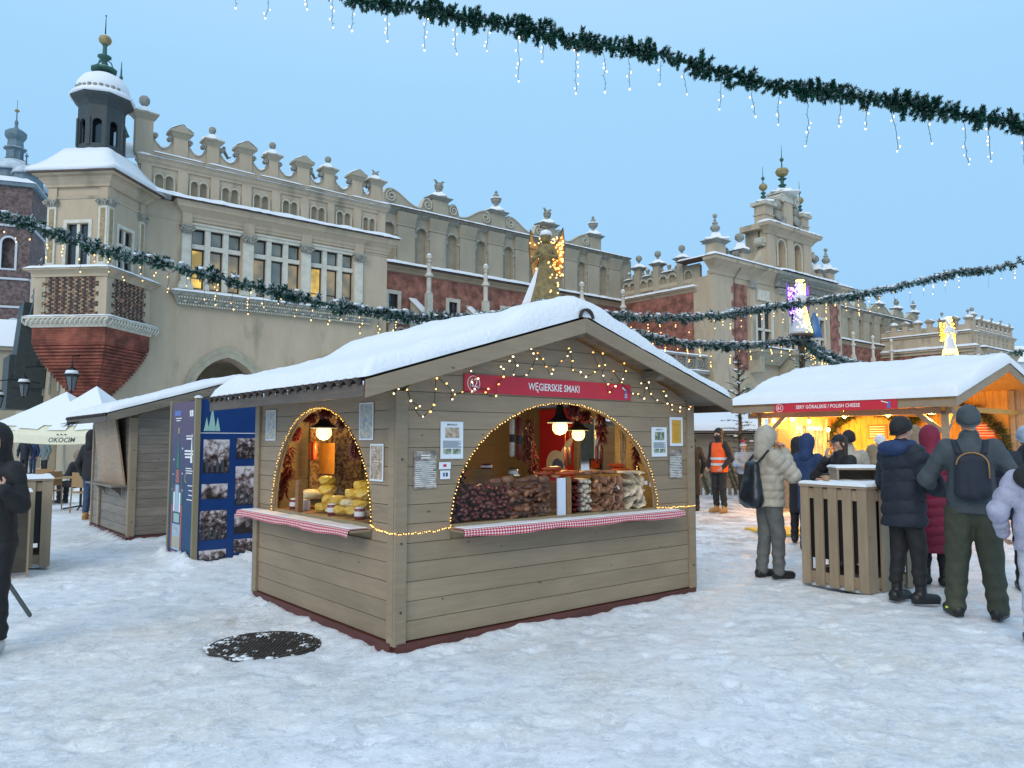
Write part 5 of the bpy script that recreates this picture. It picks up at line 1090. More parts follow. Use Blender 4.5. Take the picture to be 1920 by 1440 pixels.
 # roof: boards, corrugated sheets, purlins, fascias
 for x0, x1 in ((X0R, XR), (XR, X1R)):
  za, zb = roofz(x0), roofz(x1); nb = 16
  for k in range(nb):
   a, b_ = x0 + (x1 - x0) * k / nb, x0 + (x1 - x0) * (k + 1) / nb - .004; q = MB()
   q.hexa([(a, Y0R + .02, roofz(a) - .055), (b_, Y0R + .02, roofz(b_) - .055), (b_, Y1R, roofz(b_) - .055), (a, Y1R, roofz(a) - .055)], [(a, Y0R + .02, roofz(a) - .035), (b_, Y0R + .02, roofz(b_) - .035), (b_, Y1R, roofz(b_) - .035), (a, Y1R, roofz(a) - .035)]); q.obj('roof_board', 'board_dark', root)
 corrugated(root, X0R - .05, XR, roofz(X0R) - .012, ZR + .0, Y0R + .01, Y1R); corrugated(root, X1R + .05, XR, roofz(X1R) - .012, ZR + .0, Y0R + .01, Y1R)
 rc = MB(); rc.plate([(XR + .085 * math.cos(math.pi * i / 10), ZR + .0 + .085 * math.sin(math.pi * i / 10)) for i in range(11)] + [(XR + .065 * math.cos(math.pi * i / 10), ZR + .065 * math.sin(math.pi * i / 10)) for i in range(10, -1, -1)], Y0R - .035, Y1R); rc.obj('ridge_tile', 'roof_sheet', root)
 for x, w_ in ((.62, .05), (XR, .06), (2.8, .05)):
  z = roofz(x) - .06; p = MB(); y = Y0R + .03; pr = [(y, z), (y, z - .045), (y + .05, z - .09), (0, z - .1), (0, z)]; p.plate(pr, x - w_, x + w_, axis='x'); p.obj('purlin', 'board_dark', root)
 bw = .125
 for x0, x1 in ((X0R - .02, XR - .001), (XR + .001, X1R + .02)):
  for yy in (Y0R - .02, Y1R - .005):
   q = MB(); za, zb = roofz(x0) + .0, roofz(x1) + .0; q.plate([(x0, za - bw), (x1, zb - bw), (x1, zb), (x0, za)], yy, yy + .025); q.obj('barge_board', mt if mt != 'board_old' else 'board_dark', root)
 for x in (X0R - .03, X1R + .008):
  q = MB(); q.box(x, x + .022, Y0R + .006, Y1R, ZE - .125 if x < 0 else roofz(X1R) - .125, ZE - .03 if x < 0 else roofz(X1R) - .03); q.obj('eave_board', 'eave', root)
 roof_snow('roof_snow', root, X0R - .02, X1R + .02, XR, roofz(X0R) + .012, ZR + .02, Y0R - .01, Y1R + .02, T, seed, hump=hump)
wood('inner', (0.34, 0.27, 0.15), rnd=.03, dark=.8); wood('eave', (0.12, 0.085, 0.06), dark=.6)
# ================================================================ stall 62
F1 = Frame(HA, HUT_ANG)
FA = (1.72, 1.235, .985, .905); SA = (1.32, .965, .94, .905)
hut1 = F1.emp('market_hut', (0, 0, 0), label='nearest wooden stall, number 62, sausages in its arch, thick roof snow', cat='market stall')
def hump1(X, Y):   # a thicker load of snow near the ridge, ending in a soft step towards the back
 return .10 / (1 + np.exp(-(X - (.95 + .12 * np.sin(Y * 2))) / .05)) * (1 / (1 + np.exp((X - 2.6) / .2)))
hut_shell(F1, hut1, 'board', FA, SA, 1.3, T=.12, hump=hump1, rightdoor=(1.02, 1.62, 1.2, 1.82))
q = MB()
for k_ in range(11): y = -.2 + k_ * .27 + random.uniform(-.1, .1); l_ = random.uniform(.015, .045); q.tube([(X0R - .045, y, roofz(X0R) - .02), (X0R - .045, y, roofz(X0R) - .02 - l_)], [.006, .001], 5)
tag(q.obj('icicles', 'show_ice' if 'show_ice' in MATS else mat('show_ice', (.75, .82, .9), .15), hut1), kind='stuff')
# counter flaps with gingham cloth and frost
mg = mat('gingham', (0.75, 0.7, 0.68), .8); N, L, b = nodes_of(mg)
tc = N.new('ShaderNodeTexCoord'); sp = N.new('ShaderNodeSeparateXYZ'); L.new(tc.outputs['UV'], sp.inputs[0])
def stripe(o):
 a = N.new('ShaderNodeMath'); a.operation = 'MULTIPLY'; a.inputs[1].default_value = 1; L.new(o, a.inputs[0]); f = N.new('ShaderNodeMath'); f.operation = 'FRACT'; L.new(a.outputs[0], f.inputs[0])
 g = N.new('ShaderNodeMath'); g.operation = 'GREATER_THAN'; g.inputs[1].default_value = .5; L.new(f.outputs[0], g.inputs[0]); return g.outputs[0]
sa_ = N.new('ShaderNodeMath'); sa_.operation = 'ADD'; L.new(stripe(sp.outputs['X']), sa_.inputs[0]); L.new(stripe(sp.outputs['Y']), sa_.inputs[1])
cr = N.new('ShaderNodeValToRGB'); cr.color_ramp.interpolation = 'CONSTANT'; cr.color_ramp.elements[0].color = (.8, .76, .74, 1); e = cr.color_ramp.elements.new(.25); e.color = (.62, .16, .19, 1); cr.color_ramp.elements[-1].position = .75; cr.color_ramp.elements[-1].color = (.45, .012, .03, 1)
hf = N.new('ShaderNodeMath'); hf.operation = 'MULTIPLY'; hf.inputs[1].default_value = .5; L.new(sa_.outputs[0], hf.inputs[0]); L.new(hf.outputs[0], cr.inputs[0]); L.new(cr.outputs[0], b.inputs['Base Color'])
def cloth(x0, x1, dep, axis):
 """cloth over the flap: top sheet then a wavy fall; UV in 2 cm squares"""
 nx = 120; rows = [(0, 0), (dep * .33, 0), (dep * .66, 0), (dep, 0), (dep + .012, -.008), (dep + .014, -.03), (dep + .016, -.055), (dep + .012, -.075)]
 vs = []; uv = []; acc = [0]
 for (a, b_), (c, d) in zip(rows[:-1], rows[1:]): acc.append(acc[-1] + math.hypot(c - a, d - b_))
 for i in range(nx + 1):
  x = x0 + (x1 - x0) * i / nx
  for k, (p, z) in enumerate(rows):
   wv = (max(0, k - 3) / 4) * .008 * math.sin(x * 19 + 2 * math.sin(x * 5)); zz = z * (.8 + .1 * math.sin(x * 7 + 1)) if k > 4 else z
   q = (x, -(p + wv), zz); vs.append(q if axis == 'y' else (-(p + wv), x, zz)); uv.append((x / .028, acc[k] / .028))
 m = len(rows); fs = [(i * m + k, i * m + k + 1, (i + 1) * m + k + 1, (i + 1) * m + k) for i in range(nx) for k in range(m - 1)]
 mb = MB(); mb.add(vs, fs); me = mb.mesh('cloth', 'gingham', True); ul = me.uv_layers.new(name='UVMap')
 for l in me.loops: ul.data[l.index].uv = uv[l.vertex_index]
 return me
for nm, ax, x0, x1, dep, lab in (('front', 'y', .47, 3.12, .2, 'long red and white gingham cloth on the front counter flap, frost on top'), ('side', 'x', .34, 2.66, .2, 'gingham cloth on the counter under the smaller left arch, pink frost on top')):
 f = MB()
 (f.box(x0, x1, -dep, -.026, .86, .878) if ax == 'y' else f.box(-dep, -.026, x0, x1, .86, .878)); f.obj('counter_flap', 'board', hut1)
 o = link('tablecloth', cloth(x0, x1, dep, ax), None, F1.w(0, 0, .8845), (0, 0, F1.a)); tag(o, lab, 'tablecloth')
 s = MB(); P4 = [(x0 + .03, -dep + .012, .8875), (x1 - .03, -dep + .012, .8875), (x1 - .03, -.03, .8875), (x0 + .03, -.03, .8875)]
 if ax == 'x': P4 = [(-dep + .012, x0 + .03, .8875), (-.03, x0 + .03, .8875), (-.03, x1 - .03, .8875), (-dep + .012, x1 - .03, .8875)]
 snow_top(s, P4, 90 if ax == 'y' else 12, 12 if ax == 'y' else 80, .008, .03, .008, 6.0, 2.0, .012); fo = s.obj('frost', 'frost', o, True); fo.location = (0, 0, -.8845)
# name board with number, words and emblem
def plaque_text(F, root, s, size, x, z, y, mt='sign_white', sx=.82):
 t_ = MB(); text_mesh(t_, s, size, lambda a, b_: (x + a, y, z + b_), sx=sx); return tag(t_.obj('lettering', mt, root), None)
def ring(x, z, r0, r1, y0, y1, n=28, sx=1.0):
 m_ = MB(); m_.plate([(x + r1 * math.cos(2 * math.pi * i / n) * sx, z + r1 * math.sin(2 * math.pi * i / n)) for i in range(n)], y0, y1, [[(x + r0 * math.cos(2 * math.pi * i / n) * sx, z + r0 * math.sin(2 * math.pi * i / n)) for i in range(n)]]); return m_
sg = MB(); sg.box(0, 1.975, -.012, 0, 0, .150); sign1 = F1.put('name_sign', sg, 'sign_red', (.605, -.004, 1.945), label='red name board WĘGIERSKIE SMAKI with number 62 across the gable of the nearest stall', cat='sign')
plaque_text(None, sign1, 'WĘGIERSKIE SMAKI', .088, .98, .074, -.0145, sx=.8); plaque_text(None, sign1, '62', .10, .092, .074, -.0145, sx=.85)
ring(.092, .075, .058, .064, -.0145, -.0125).obj('number_ring', 'sign_white', sign1)
def emblem(root, x, z, s, y=-.0145):   # small trumpeter figure
 m_ = MB(); m_.plate([(x - .35 * s, z - s), (x + .35 * s, z - s), (x + .22 * s, z), (x + .3 * s, z + .25 * s), (x - .3 * s, z + .25 * s), (x - .22 * s, z)], y - .001, y + .001)
 m_.plate([(x + .25 * s * math.cos(2 * math.pi * i / 12), z + .45 * s + .25 * s * math.sin(2 * math.pi * i / 12)) for i in range(12)], y - .001, y + .001); m_.obj('emblem_figure', 'sign_blue', root)
 m_ = MB(); m_.plate([(x - .15 * s, z + .42 * s), (x - .85 * s, z + .72 * s), (x - .95 * s, z + .95 * s), (x - .78 * s, z + 1.0 * s), (x - .1 * s, z + .55 * s)], y - .003, y - .0015); [m_.box(x - .3 * s, x + .3 * s, y - .003, y - .0015, z - (.3 + .25 * k) * s, z - (.22 + .25 * k) * s) for k in range(3)]; tag(m_.obj('emblem_trumpet', 'sign_white', root), kind='stuff')
emblem(sign1, 1.9, .068, .055)
# posters on the boards
def poster(x, z, w, h, lab, wall='front', base='paper', items=(), name='poster'):
 F = F1; m_ = MB()
 if wall == 'front': m_.box(0, w, -.006, -.002, 0, h); o = F.put(name, m_, base, (x, -.004, z), label=lab, cat='poster')
 else: m_.box(0, w, -.006, -.002, 0, h); o = F.put(name, m_, base, (-.004, x, z), rz=-math.pi / 2, label=lab, cat='poster')
 for nm, mt, a, b_, c, d in items:
  q = MB(); q.box(a * w, b_ * w, -.0085, -.0062, c * h, d * h); q.obj(nm, mt, o)
 return o
def lines(a, b_, c, d, n, mt='ink', fill=.35):
 return [('text_line', mt, a, b_ - (.12 if i % 3 == 2 else 0), c + (d - c) * i / n, c + (d - c) * (i + fill) / n) for i in range(n)]
p_ = poster(.385, 1.418, .215, .29, 'white poster of a curly pig left of the big arch, above the shop hours stickers', items=[('photo', 'print_brown', .2, .82, .56, .84), ('photo', 'print_green', .12, .47, .13, .27), ('photo', 'print_green', .53, .88, .13, .27)] + lines(.1, .9, .3, .5, 7))
plaque_text(None, p_, 'MANGALICA', .021, .108, .266, -.0088, 'ink')
p_ = poster(2.885, 1.405, .23, .29, 'smaller white pig poster right of the big arch, beside the yellow price list', items=[('photo', 'print_green', .2, .82, .56, .84), ('photo', 'print_green', .12, .47, .13, .27), ('photo', 'print_green', .53, .88, .13, .27)] + lines(.1, .9, .3, .5, 7))
plaque_text(None, p_, 'MANGALICA', .02, .115, .266, -.0088, 'ink')
mat('amber_print', (0.62, 0.33, 0.03), .5)
poster(3.165, 1.508, .205, .292, 'white framed price list with yellow sheet at the right end of the nearest stall', items=[('sheet', 'amber_print', .14, .86, .1, .9)] + lines(.3, .7, .2, .8, 8, 'print_brown'))
poster(.143, 1.196, .208, .285, 'dark wood-patterned menu sheet at the left of the big arch', base='print_menu', items=lines(.06, .94, .06, .75, 13, 'sign_white', .3) + lines(.3, .7, .8, .94, 2, 'sign_white', .4), name='menu_sheet')
poster(3.15, 1.185, .2, .285, 'dark menu sheet under the yellow price list at the right end', base='print_menu', items=lines(.06, .94, .06, .8, 13, 'sign_white', .3), name='menu_sheet')
poster(.372, 1.338, .11, .055, 'small landscape sticker with a red dot under the pig poster left of the arch', base='paper', items=[('picture', 'sign_red', .35, .62, .35, .7)], name='sticker')
poster(.385, 1.262, .09, .066, 'small white payment sticker with blue arrows left of the arch', base='paper', items=[('picture', 'sign_blue', .25, .45, .3, .75), ('picture', 'ink', .55, .75, .3, .75)], name='sticker')
# side wall posters: x measured from the back so that the sheet reads left to right
def sposter(yf, yb, z0, z1, lab, base, items): return poster(yb, z0, abs(yb - yf), z1 - z0, lab, 'side', base, items)
sposter(.345, .568, 1.565, 1.86, 'grey festival poster with round picture and candles right of the small side arch', 'paper', [('picture', 'print_lights', .06, .94, .04, .96)])
sposter(2.24, 2.48, 1.563, 1.86, 'grey festival poster with lights left of the small side arch', 'paper', [('picture', 'print_lights', .06, .94, .04, .96)])
sposter(.183, .385, 1.249, 1.535, 'brown price list with white text on the side wall by the near corner', 'paper', [('sheet', 'print_brown', .06, .94, .05, .95)] + lines(.2, .8, .12, .85, 10, 'sign_white', .3))
# rope of lights around the arches and along the counters
def rope(name, pts, lab, r=.0056, step=.03, mt='rope_glow', F=F1, jit=.004):
 P = [Vector(p) for p in pts]; root = F.emp(name, tuple(P[0]), label=lab, cat='light string')
 rel = [tuple(p - P[0]) for p in P]
 w_ = MB(); w_.tube(rel, .003, 4); w_.obj('wire', 'wire', root)
 bm_ = MB(); acc = 0; nxt = 0
 for a, b_ in zip(P[:-1], P[1:]):
  l = (b_ - a).length
  while nxt < acc + l:
   q = a.lerp(b_, (nxt - acc) / l) - P[0]; bm_.ball((q.x + random.uniform(-jit, jit), q.y + random.uniform(-jit, jit), q.z + random.uniform(-jit, jit)), r, 6); nxt += step * random.uniform(.85, 1.15)
  acc += l
 tag(bm_.obj('bulbs', mt, root), kind='stuff'); return root
arc = [(FA[0] - FA[1] * math.cos(math.pi * i / 48), -.012, FA[3] + FA[2] * math.sin(math.pi * i / 48)) for i in range(49)]
rope('rope_light', arc, 'yellow rope light edging the big front arch')
arc = [(-.012, SA[0] + SA[1] * math.cos(math.pi * i / 40), SA[3] + SA[2] * math.sin(math.pi * i / 40)) for i in range(41)]
rope('rope_light', arc, 'yellow rope light edging the small side arch')
rope('rope_light', [(-.01, .34, .90), (-.03, .25, .885), (-.035, .1, .878), (-.035, -.03, .875), (.05, -.035, .872), (.2, -.03, .868), (.35, -.028, .872), (.45, -.03, .885), (.485, -.03, .9)], 'yellow rope light wrapped round the near corner between both counters', step=.02)
rope('rope_light', [(2.96, -.015, .905), (3.1, -.03, .9), (3.3, -.03, .898), (3.53, -.03, .895)], 'short yellow rope light from the right end of the counter to the hut corner', step=.02)
rope('rope_light', [(2.9, .1, .93), (2.88, .12, 1.05), (2.86, .12, 1.2), (2.8, .12, 1.32)], 'row of small yellow lights inside the stall at the right of the sausages')
SW = [[(-0.06, 1.9), (-0.02, 1.94), (0.06, 1.94), (0.09, 1.86), (0.16, 1.82), (0.13, 1.8), (0.19, 1.74), (0.25, 1.78), (0.3, 1.83), (0.31, 1.95), (0.33, 2.04), (0.4, 2.0), (0.46, 1.95), (0.46, 1.88), (0.49, 1.92), (0.56, 1.94), (0.65, 1.95)],
[(0.65, 2.11), (0.73, 2.06), (0.66, 2.02), (0.69, 1.97), (0.81, 1.98), (0.79, 1.95), (0.9, 1.92), (0.92, 2.02), (0.99, 2.09), (0.99, 2.15), (0.95, 2.16)],
[(1.04, 2.22), (1.07, 2.26), (1.12, 2.19), (1.1, 2.11), (1.23, 2.11), (1.29, 2.17), (1.34, 2.26), (1.32, 2.3), (1.27, 2.34), (1.36, 2.31), (1.42, 2.26), (1.46, 2.2), (1.51, 2.14), (1.55, 2.18), (1.64, 2.26), (1.71, 2.31), (1.74, 2.38), (1.75, 2.35), (1.78, 2.27), (1.77, 2.19), (1.88, 2.17), (1.95, 2.14), (2.07, 2.19), (2.11, 2.24), (2.05, 2.37), (2.15, 2.36), (2.2, 2.26), (2.16, 2.16), (2.22, 2.08), (2.25, 2.01), (2.35, 2.07), (2.42, 2.14), (2.47, 2.22), (2.45, 2.29)],
[(2.31, 2.21), (2.42, 2.11), (2.58, 2.01), (2.66, 2.01), (2.73, 1.97), (2.76, 2.07), (2.8, 2.13), (2.68, 2.11)],
[(2.8, 2.13), (2.84, 2.01), (2.92, 1.96), (3.07, 1.93), (3.06, 2.0), (3.02, 2.05), (3.15, 1.92), (3.16, 1.87), (3.28, 1.85), (3.28, 1.9), (3.44, 1.91), (3.42, 1.88)]]
swl = F1.emp('fairy_lights', (0, -.03, 1.9), label='swags of warm fairy lights on dark wire across the gable above the red name board', cat='light string')
bme_ = {}
for k_ in ('bulb_white', 'bulb_warm', 'bulb_amber'): q = MB(); q.lathe([(.003, 0), (.008, .005), (.0088, .011), (.006, .018), (.001, .021)], n=8, close=False); bme_[k_] = q.mesh('bulb', k_, True)
for seg in SW:
 pts = [Vector((x, random.uniform(-.012, 0), z - 1.9)) for x, z in seg]; fine = []
 for i in range(len(pts) - 1):
  p0 = pts[max(0, i - 1)]; p1 = pts[i]; p2 = pts[i + 1]; p3 = pts[min(len(pts) - 1, i + 2)]
  for k in range(5):
   t_ = k / 5; fine.append(.5 * ((2 * p1) + (p2 - p0) * t_ + (2 * p0 - 5 * p1 + 4 * p2 - p3) * t_ * t_ + (3 * p1 - p0 - 3 * p2 + p3) * t_ ** 3))
 fine.append(pts[-1]); w_ = MB(); w_.tube(fine, .0032, 4); w_.obj('wire', 'wire', swl)
 for p in pts: link('bulb', bme_[random.choice(('bulb_white', 'bulb_white', 'bulb_warm', 'bulb_warm', 'bulb_amber'))], swl, (p.x, p.y - .012, p.z), (random.uniform(-2, 2), random.uniform(-2, 2), 0), random.uniform(.65, .95))
# ---------------------------------------------------------------- hanging lamps with real light
def pendant(F, x, y, z, lab, energy, s=1.0):
 root = F.emp('pendant_lamp', (x, y, z), label=lab, cat='lamp')
 q = MB(); q.lathe([(.125 * s, .02 * s), (.12 * s, .035 * s), (.07 * s, .06 * s), (.045 * s, .11 * s), (.03 * s, .18 * s), (.02 * s, .2 * s)], n=20); q.obj('shade', 'black', root, True)
 q = MB(); q.lathe([(.128 * s, .012 * s), (.128 * s, .02 * s)], n=20); q.obj('rim', 'sign_white', root)
 q = MB(); q.lathe([(.062 * s, .02 * s), (.075 * s, -.02 * s), (.07 * s, -.06 * s), (.045 * s, -.09 * s), (.001, -.102 * s)], n=18, close=False); q.obj('globe', 'globe_glow', root, True)
 q = MB(); q.tube([(0, 0, .2 * s), (0, 0, 2.35 - z)], .005, 5); q.obj('cord', 'black', root)
 ld = bpy.data.lights.new('lamp_light', 'POINT'); ld.energy = energy * 1.5; ld.color = (1.0, .6, .2); ld.shadow_soft_size = .06
 lo = bpy.data.objects.new('lamp_light', ld); COL.objects.link(lo); lo.parent = root; lo.location = (0, 0, -.14 * s); return root
pendant(F1, 2.13, .5, 1.72, 'lit bell lamp over the sausages, the left one of the pair in the big arch', 6)
pendant(F1, 2.92, 1.05, 1.66, 'lit bell lamp deeper in the stall, right of its twin in the big arch', 5, .95)
pendant(F1, .4, 2.04, 1.67, 'lit bell lamp over the cheeses in the small side arch', 9)
# ---------------------------------------------------------------- goods
mat('saus_dark', (0.17, 0.042, 0.03), .33, rnd=.4, var=.4, vscale=30, spec=.6); mat('saus_maroon', (0.16, 0.025, 0.02), .4, rnd=.3, var=.3, vscale=30); mat('saus_white', (0.62, 0.56, 0.46), .7, rnd=.12, var=.3, vscale=40)
mat('saus_orange', (0.45, 0.07, 0.015), .35, rnd=.2, var=.3, vscale=30); mat('saus_brown', (0.15, 0.06, 0.03), .5, rnd=.4, var=.5, vscale=25, bump=.004, bscale=60); mat('smoked', (0.24, 0.11, 0.055), .5, rnd=.4, var=.6, vscale=16, bump=.008, bscale=30)
mat('bacon', (0.6, 0.5, 0.36), .55, rnd=.15, var=.4, vscale=18, bump=.004, bscale=40); mat('meat_cut', (0.4, 0.2, 0.12), .5, rnd=.2, var=.3, vscale=40); mat('cheese', (0.72, 0.46, 0.06), .45, rnd=.12, var=.2, vscale=15); mat('cheese_pale', (0.66, 0.58, 0.35), .5, rnd=.1, var=.25, vscale=30)
mat('chili', (0.13, 0.012, 0.012), .3, var=.5, vscale=20, rnd=.25); mat('label_white', (0.7, 0.7, 0.72), .5); mat('jar_glass', (0.3, 0.2, 0.1), .1, spec=.8)
def sausage_mesh(name, r, l, mt, bend=.0, knot=True):
 m_ = MB(); n = 8; pts = []; rr = []
 for i in range(9):
  t_ = i / 8; pts.append((bend * math.sin(math.pi * t_), l * t_, 0)); rr.append(r * (0.25 if i in (0, 8) else (.85 if i in (1, 7) else 1)))
 m_.tube(pts, rr, n);
 if knot: m_.ball((0, -.004, 0), r * .28, 5)
 return m_.mesh(name, mt, True)
glass_m = mat('show_glass', (0.9, 0.9, 0.9), .05); N, L, b = nodes_of(glass_m)
tr_ = N.new('ShaderNodeBsdfTransparent'); gl_ = N.new('ShaderNodeBsdfGlossy'); gl_.inputs['Roughness'].default_value = .08; ms = N.new('ShaderNodeMixShader'); ms.inputs[0].default_value = .012; L.new(tr_.outputs[0], ms.inputs[1]); L.new(gl_.outputs[0], ms.inputs[2]); L.new(ms.outputs[0], N['Material Output'].inputs['Surface'])
# display case: glass, posts, shelf
case = F1.emp('display_case', (.5, .06, .905), label='glass display case behind the front counter with a white and a brown post', cat='display case')
q = MB(); q.box(0, 1.3, -.012, -.008, 0, .32); q.obj('glass', 'show_glass', case); q = MB(); q.box(1.42, 2.42, -.012, -.008, 0, .32); q.obj('glass', 'show_glass', case)
q = MB(); q.box(1.16, 1.255, -.03, -.014, .0, .325); q.obj('white_panel', 'paper_blue', case); q = MB(); q.box(1.27, 1.325, -.03, .02, 0, .335); q.obj('post', 'counter_wood', case); q = MB(); q.box(-.02, 2.5, -.005, .6, -.03, -.001); q.obj('shelf', 'counter_wood', case); q = MB(); q.box(-.02, 2.5, .44, .46, 0, .27); q.obj('back_board', 'counter_wood', case)
def stack(mesh, name, lab, cat, group, x0, x1, z0, z1, dx, dz, y=.075, rot=(0, 0, 0), jx=.3, tilt=.25, clip=True, cap=400):
 n = 0; z = z0; row = 0
 while z < z1:
  x = x0 + (row % 2) * dx / 2
  while x < x1:
   ok = (abs(x - FA[0]) < ell(FA[0], FA[1], FA[2], FA[3], z) - .01 + .1) if clip else True
   if ok and n < cap:
    o = link(name, random.choice(mesh) if isinstance(mesh, list) else mesh, None, F1.w(x + random.uniform(-jx, jx) * dx * .4, y + random.uniform(-.012, .012), z + random.uniform(-.5, .5) * dz * .7 + .012 * math.sin(x * 17)), (rot[0] + random.uniform(-tilt, tilt) * .3, rot[1] + random.uniform(-3, 3), F1.a + rot[2] + random.uniform(-tilt, tilt)), random.uniform(.88, 1.15))
    tag(o, lab, cat, group); n += 1
   x += dx
  z += dz; row += 1
 return n
ms_d = [sausage_mesh('sausage', .021, .34, 'saus_dark'), sausage_mesh('sausage', .0225, .33, 'saus_dark', .01)]
stack(ms_d, 'sausage', 'dark smoked sausage with its round end facing out in the left heap behind the glass', 'sausage', 'dark sausages heaped at the left of the case', .55, 1.24, .93, 1.19, .046, .039, rot=(0, 0, -.5), cap=170, jx=.8, tilt=.5)
ms_b = [sausage_mesh('sausage', .021, .12, 'saus_brown', .03, False), sausage_mesh('sausage', .024, .1, 'smoked', .035, False), sausage_mesh('sausage', .017, .16, 'saus_brown', .04, False)]
stack(ms_b, 'sausage', 'crooked brown dry sausage in the heap left of the white panel', 'sausage', 'crooked brown sausages left of the white panel', 1.24, 1.64, .93, 1.17, .045, .036, rot=(0, 0, 1.2), tilt=1.0)
mb1 = sausage_mesh('sausage', .021, .33, 'saus_maroon'); stack(mb1, 'sausage', 'glossy maroon sausage end right of the brown post', 'sausage', 'maroon sausages right of the brown post', 1.86, 1.985, .93, 1.19, .046, .041, rot=(0, 0, -.45), tilt=.05)
mw1 = sausage_mesh('sausage', .024, .33, 'saus_white'); stack(mw1, 'sausage', 'white mould-skinned sausage end in the middle of the right case', 'sausage', 'white sausages in the right case', 2.02, 2.14, .93, 1.2, .05, .044, rot=(0, 0, -.45), tilt=.06)
def slab_mesh(sx, sy, sz, mt, seed, name='piece'):
 rr = random.Random(seed); V_ = []; m_ = MB(); n = 7
 prof = [(0, .6), (.25, .95), (.6, 1), (.9, .8), (1, .5)]
 vs = []
 for t_, k in prof:
  for i in range(n + 3):
   a = 2 * math.pi * i / (n + 3); ca, sa__ = math.cos(a), math.sin(a); e = .75; r_ = k * (1 + rr.uniform(-.12, .12)) / (abs(ca) ** 4 + abs(sa__) ** 4) ** .25
   vs.append((sx * .5 * r_ * ca, sy * .5 * r_ * sa__, sz * (t_ + rr.uniform(-.05, .05))))
 n2 = n + 3; fs = [(i * n2 + k, i * n2 + (k + 1) % n2, (i + 1) * n2 + (k + 1) % n2, (i + 1) * n2 + k) for i in range(len(prof) - 1) for k in range(n2)] + [tuple(range(n2))[::-1], tuple(range((len(prof) - 1) * n2, len(prof) * n2))]
 m_.add(vs, fs); return m_.mesh(name, mt, False)
sm_m = [slab_mesh(.11, .16, .034, 'smoked', k) for k in range(3)] + [slab_mesh(.09, .15, .036, 'meat_cut', 5)]
stack(sm_m, 'smoked_meat', 'brown smoked meat piece in the heap between white sausages and pale bacon', 'smoked meat', 'smoked meat pieces in the right case', 2.2, 2.52, .912, 1.19, .078, .034, tilt=.5, y=.12)
bc_m = [slab_mesh(.13, .2, .028, 'bacon', 11 + k) for k in range(3)]
stack([bc_m[0], bc_m[1], bc_m[2]], 'bacon_slab', 'pale slab of bacon in the neat stacks at the right of the case', 'bacon', 'pale bacon slabs stacked at the right', 2.62, 2.84, .912, 1.2, .12, .030, tilt=.2, y=.13, jx=.1)
# things lying on top of the case
def lay(mesh, name, lab, cat, x, y, z, rz, rx=0, group=None, sc=1): return tag(link(name, mesh, None, F1.w(x, y, z), (rx, 0, F1.a + rz), sc), lab, cat, group)
top = q = MB(); q.box(0, 2.42, -.02, .42, 0, .012); F1.put('case_top', q, 'show_glass', (.52, .08, 1.232), label='glass top plate of the sausage case', cat='shelf')
so = sausage_mesh('sausage', .021, .26, 'saus_orange', .01)
for k_, (x, y, z, rz, lab) in enumerate(((1.50, .16, 1.268, -1.45, 'orange paprika sausage lying on the case, front left of the pile'), (1.62, .24, 1.27, -1.6, 'orange paprika sausage behind the front one on the case'), (1.60, .17, 1.31, -1.5, 'topmost orange paprika sausage of the pile'), (1.72, .13, 1.268, -1.5, 'orange paprika sausage above the brown post'), (1.84, .22, 1.268, -1.75, 'orange paprika sausage at the right end of the pile'))): lay(so, 'sausage', lab, 'sausage', x, y, z, rz)
for k_ in range(5): lay(ms_b[k_ % 3], 'sausage', 'brown dry sausage lying loose on top of the left heap', 'sausage', .95 + k_ * .13, .12, 1.225 + .01 * (k_ % 2), -1.3 - .1 * k_, group='loose brown sausages on the left heap', sc=1.3)
q = MB(); q.lathe([(.028, 0), (.028, .012)], n=12); F1.put('sausage_cut', q, 'bacon', (1.22, .07, 1.262), label='pale round cut end standing on the left heap', cat='sausage')
def pile(name, lab, cat, x, y, z, mt, rx, rz_, n, s, spread=.09):
 root = F1.emp(name, (x, y, z), label=lab, cat=cat); m_ = MB()
 for k_ in range(n):
  a = random.uniform(0, 6.28); r_ = spread * math.sqrt(random.random()); h = .05 * (1 - r_ / spread); m_.tube([(r_ * math.cos(a), r_ * math.sin(a), random.uniform(0, h)), (r_ * math.cos(a) + random.uniform(-s, s), r_ * math.sin(a) + random.uniform(-s, s), random.uniform(.005, h + .01))], s * .35, 5)
 tag(m_.obj('nuts', mt, root), kind='stuff'); q = MB(); q.lathe([(spread * 1.05, -.004), (spread * 1.15, .008)], n=16); q.obj('tray', 'label_white', root); return root
mat('nutty', (0.33, 0.16, 0.05), .5, var=.5, vscale=40)
pile('snack_pile', 'brown heap of dried snacks left of the right lamp', 'snacks', 2.0, .33, 1.25, 'nutty', 0, 0, 90, .02); pile('snack_pile', 'brown heap of dried snacks below the right lamp', 'snacks', 2.42, .33, 1.25, 'nutty', 0, 0, 90, .02)
orm = slab_mesh(.2, .13, .05, 'saus_orange', 31)
lay(orm, 'cured_meat', 'orange-red cured meat lying at the right on the case, lower one', 'meat', 2.72, .25, 1.245, .1); lay(orm, 'cured_meat', 'orange-red cured meat on top of the other one at the right', 'meat', 2.70, .28, 1.295, -.2, sc=.8)
for k_, (x, y) in enumerate(((2.1, .15), (2.25, .18), (2.42, .14))): lay(sm_m[k_ % 3], 'smoked_meat', ('leftmost', 'middle', 'rightmost')[k_] + ' of three smoked pieces on the glass top before the snack heaps', 'smoked meat', x, y, 1.245, k_ * .7, group='smoked pieces on the glass top', sc=1.1)
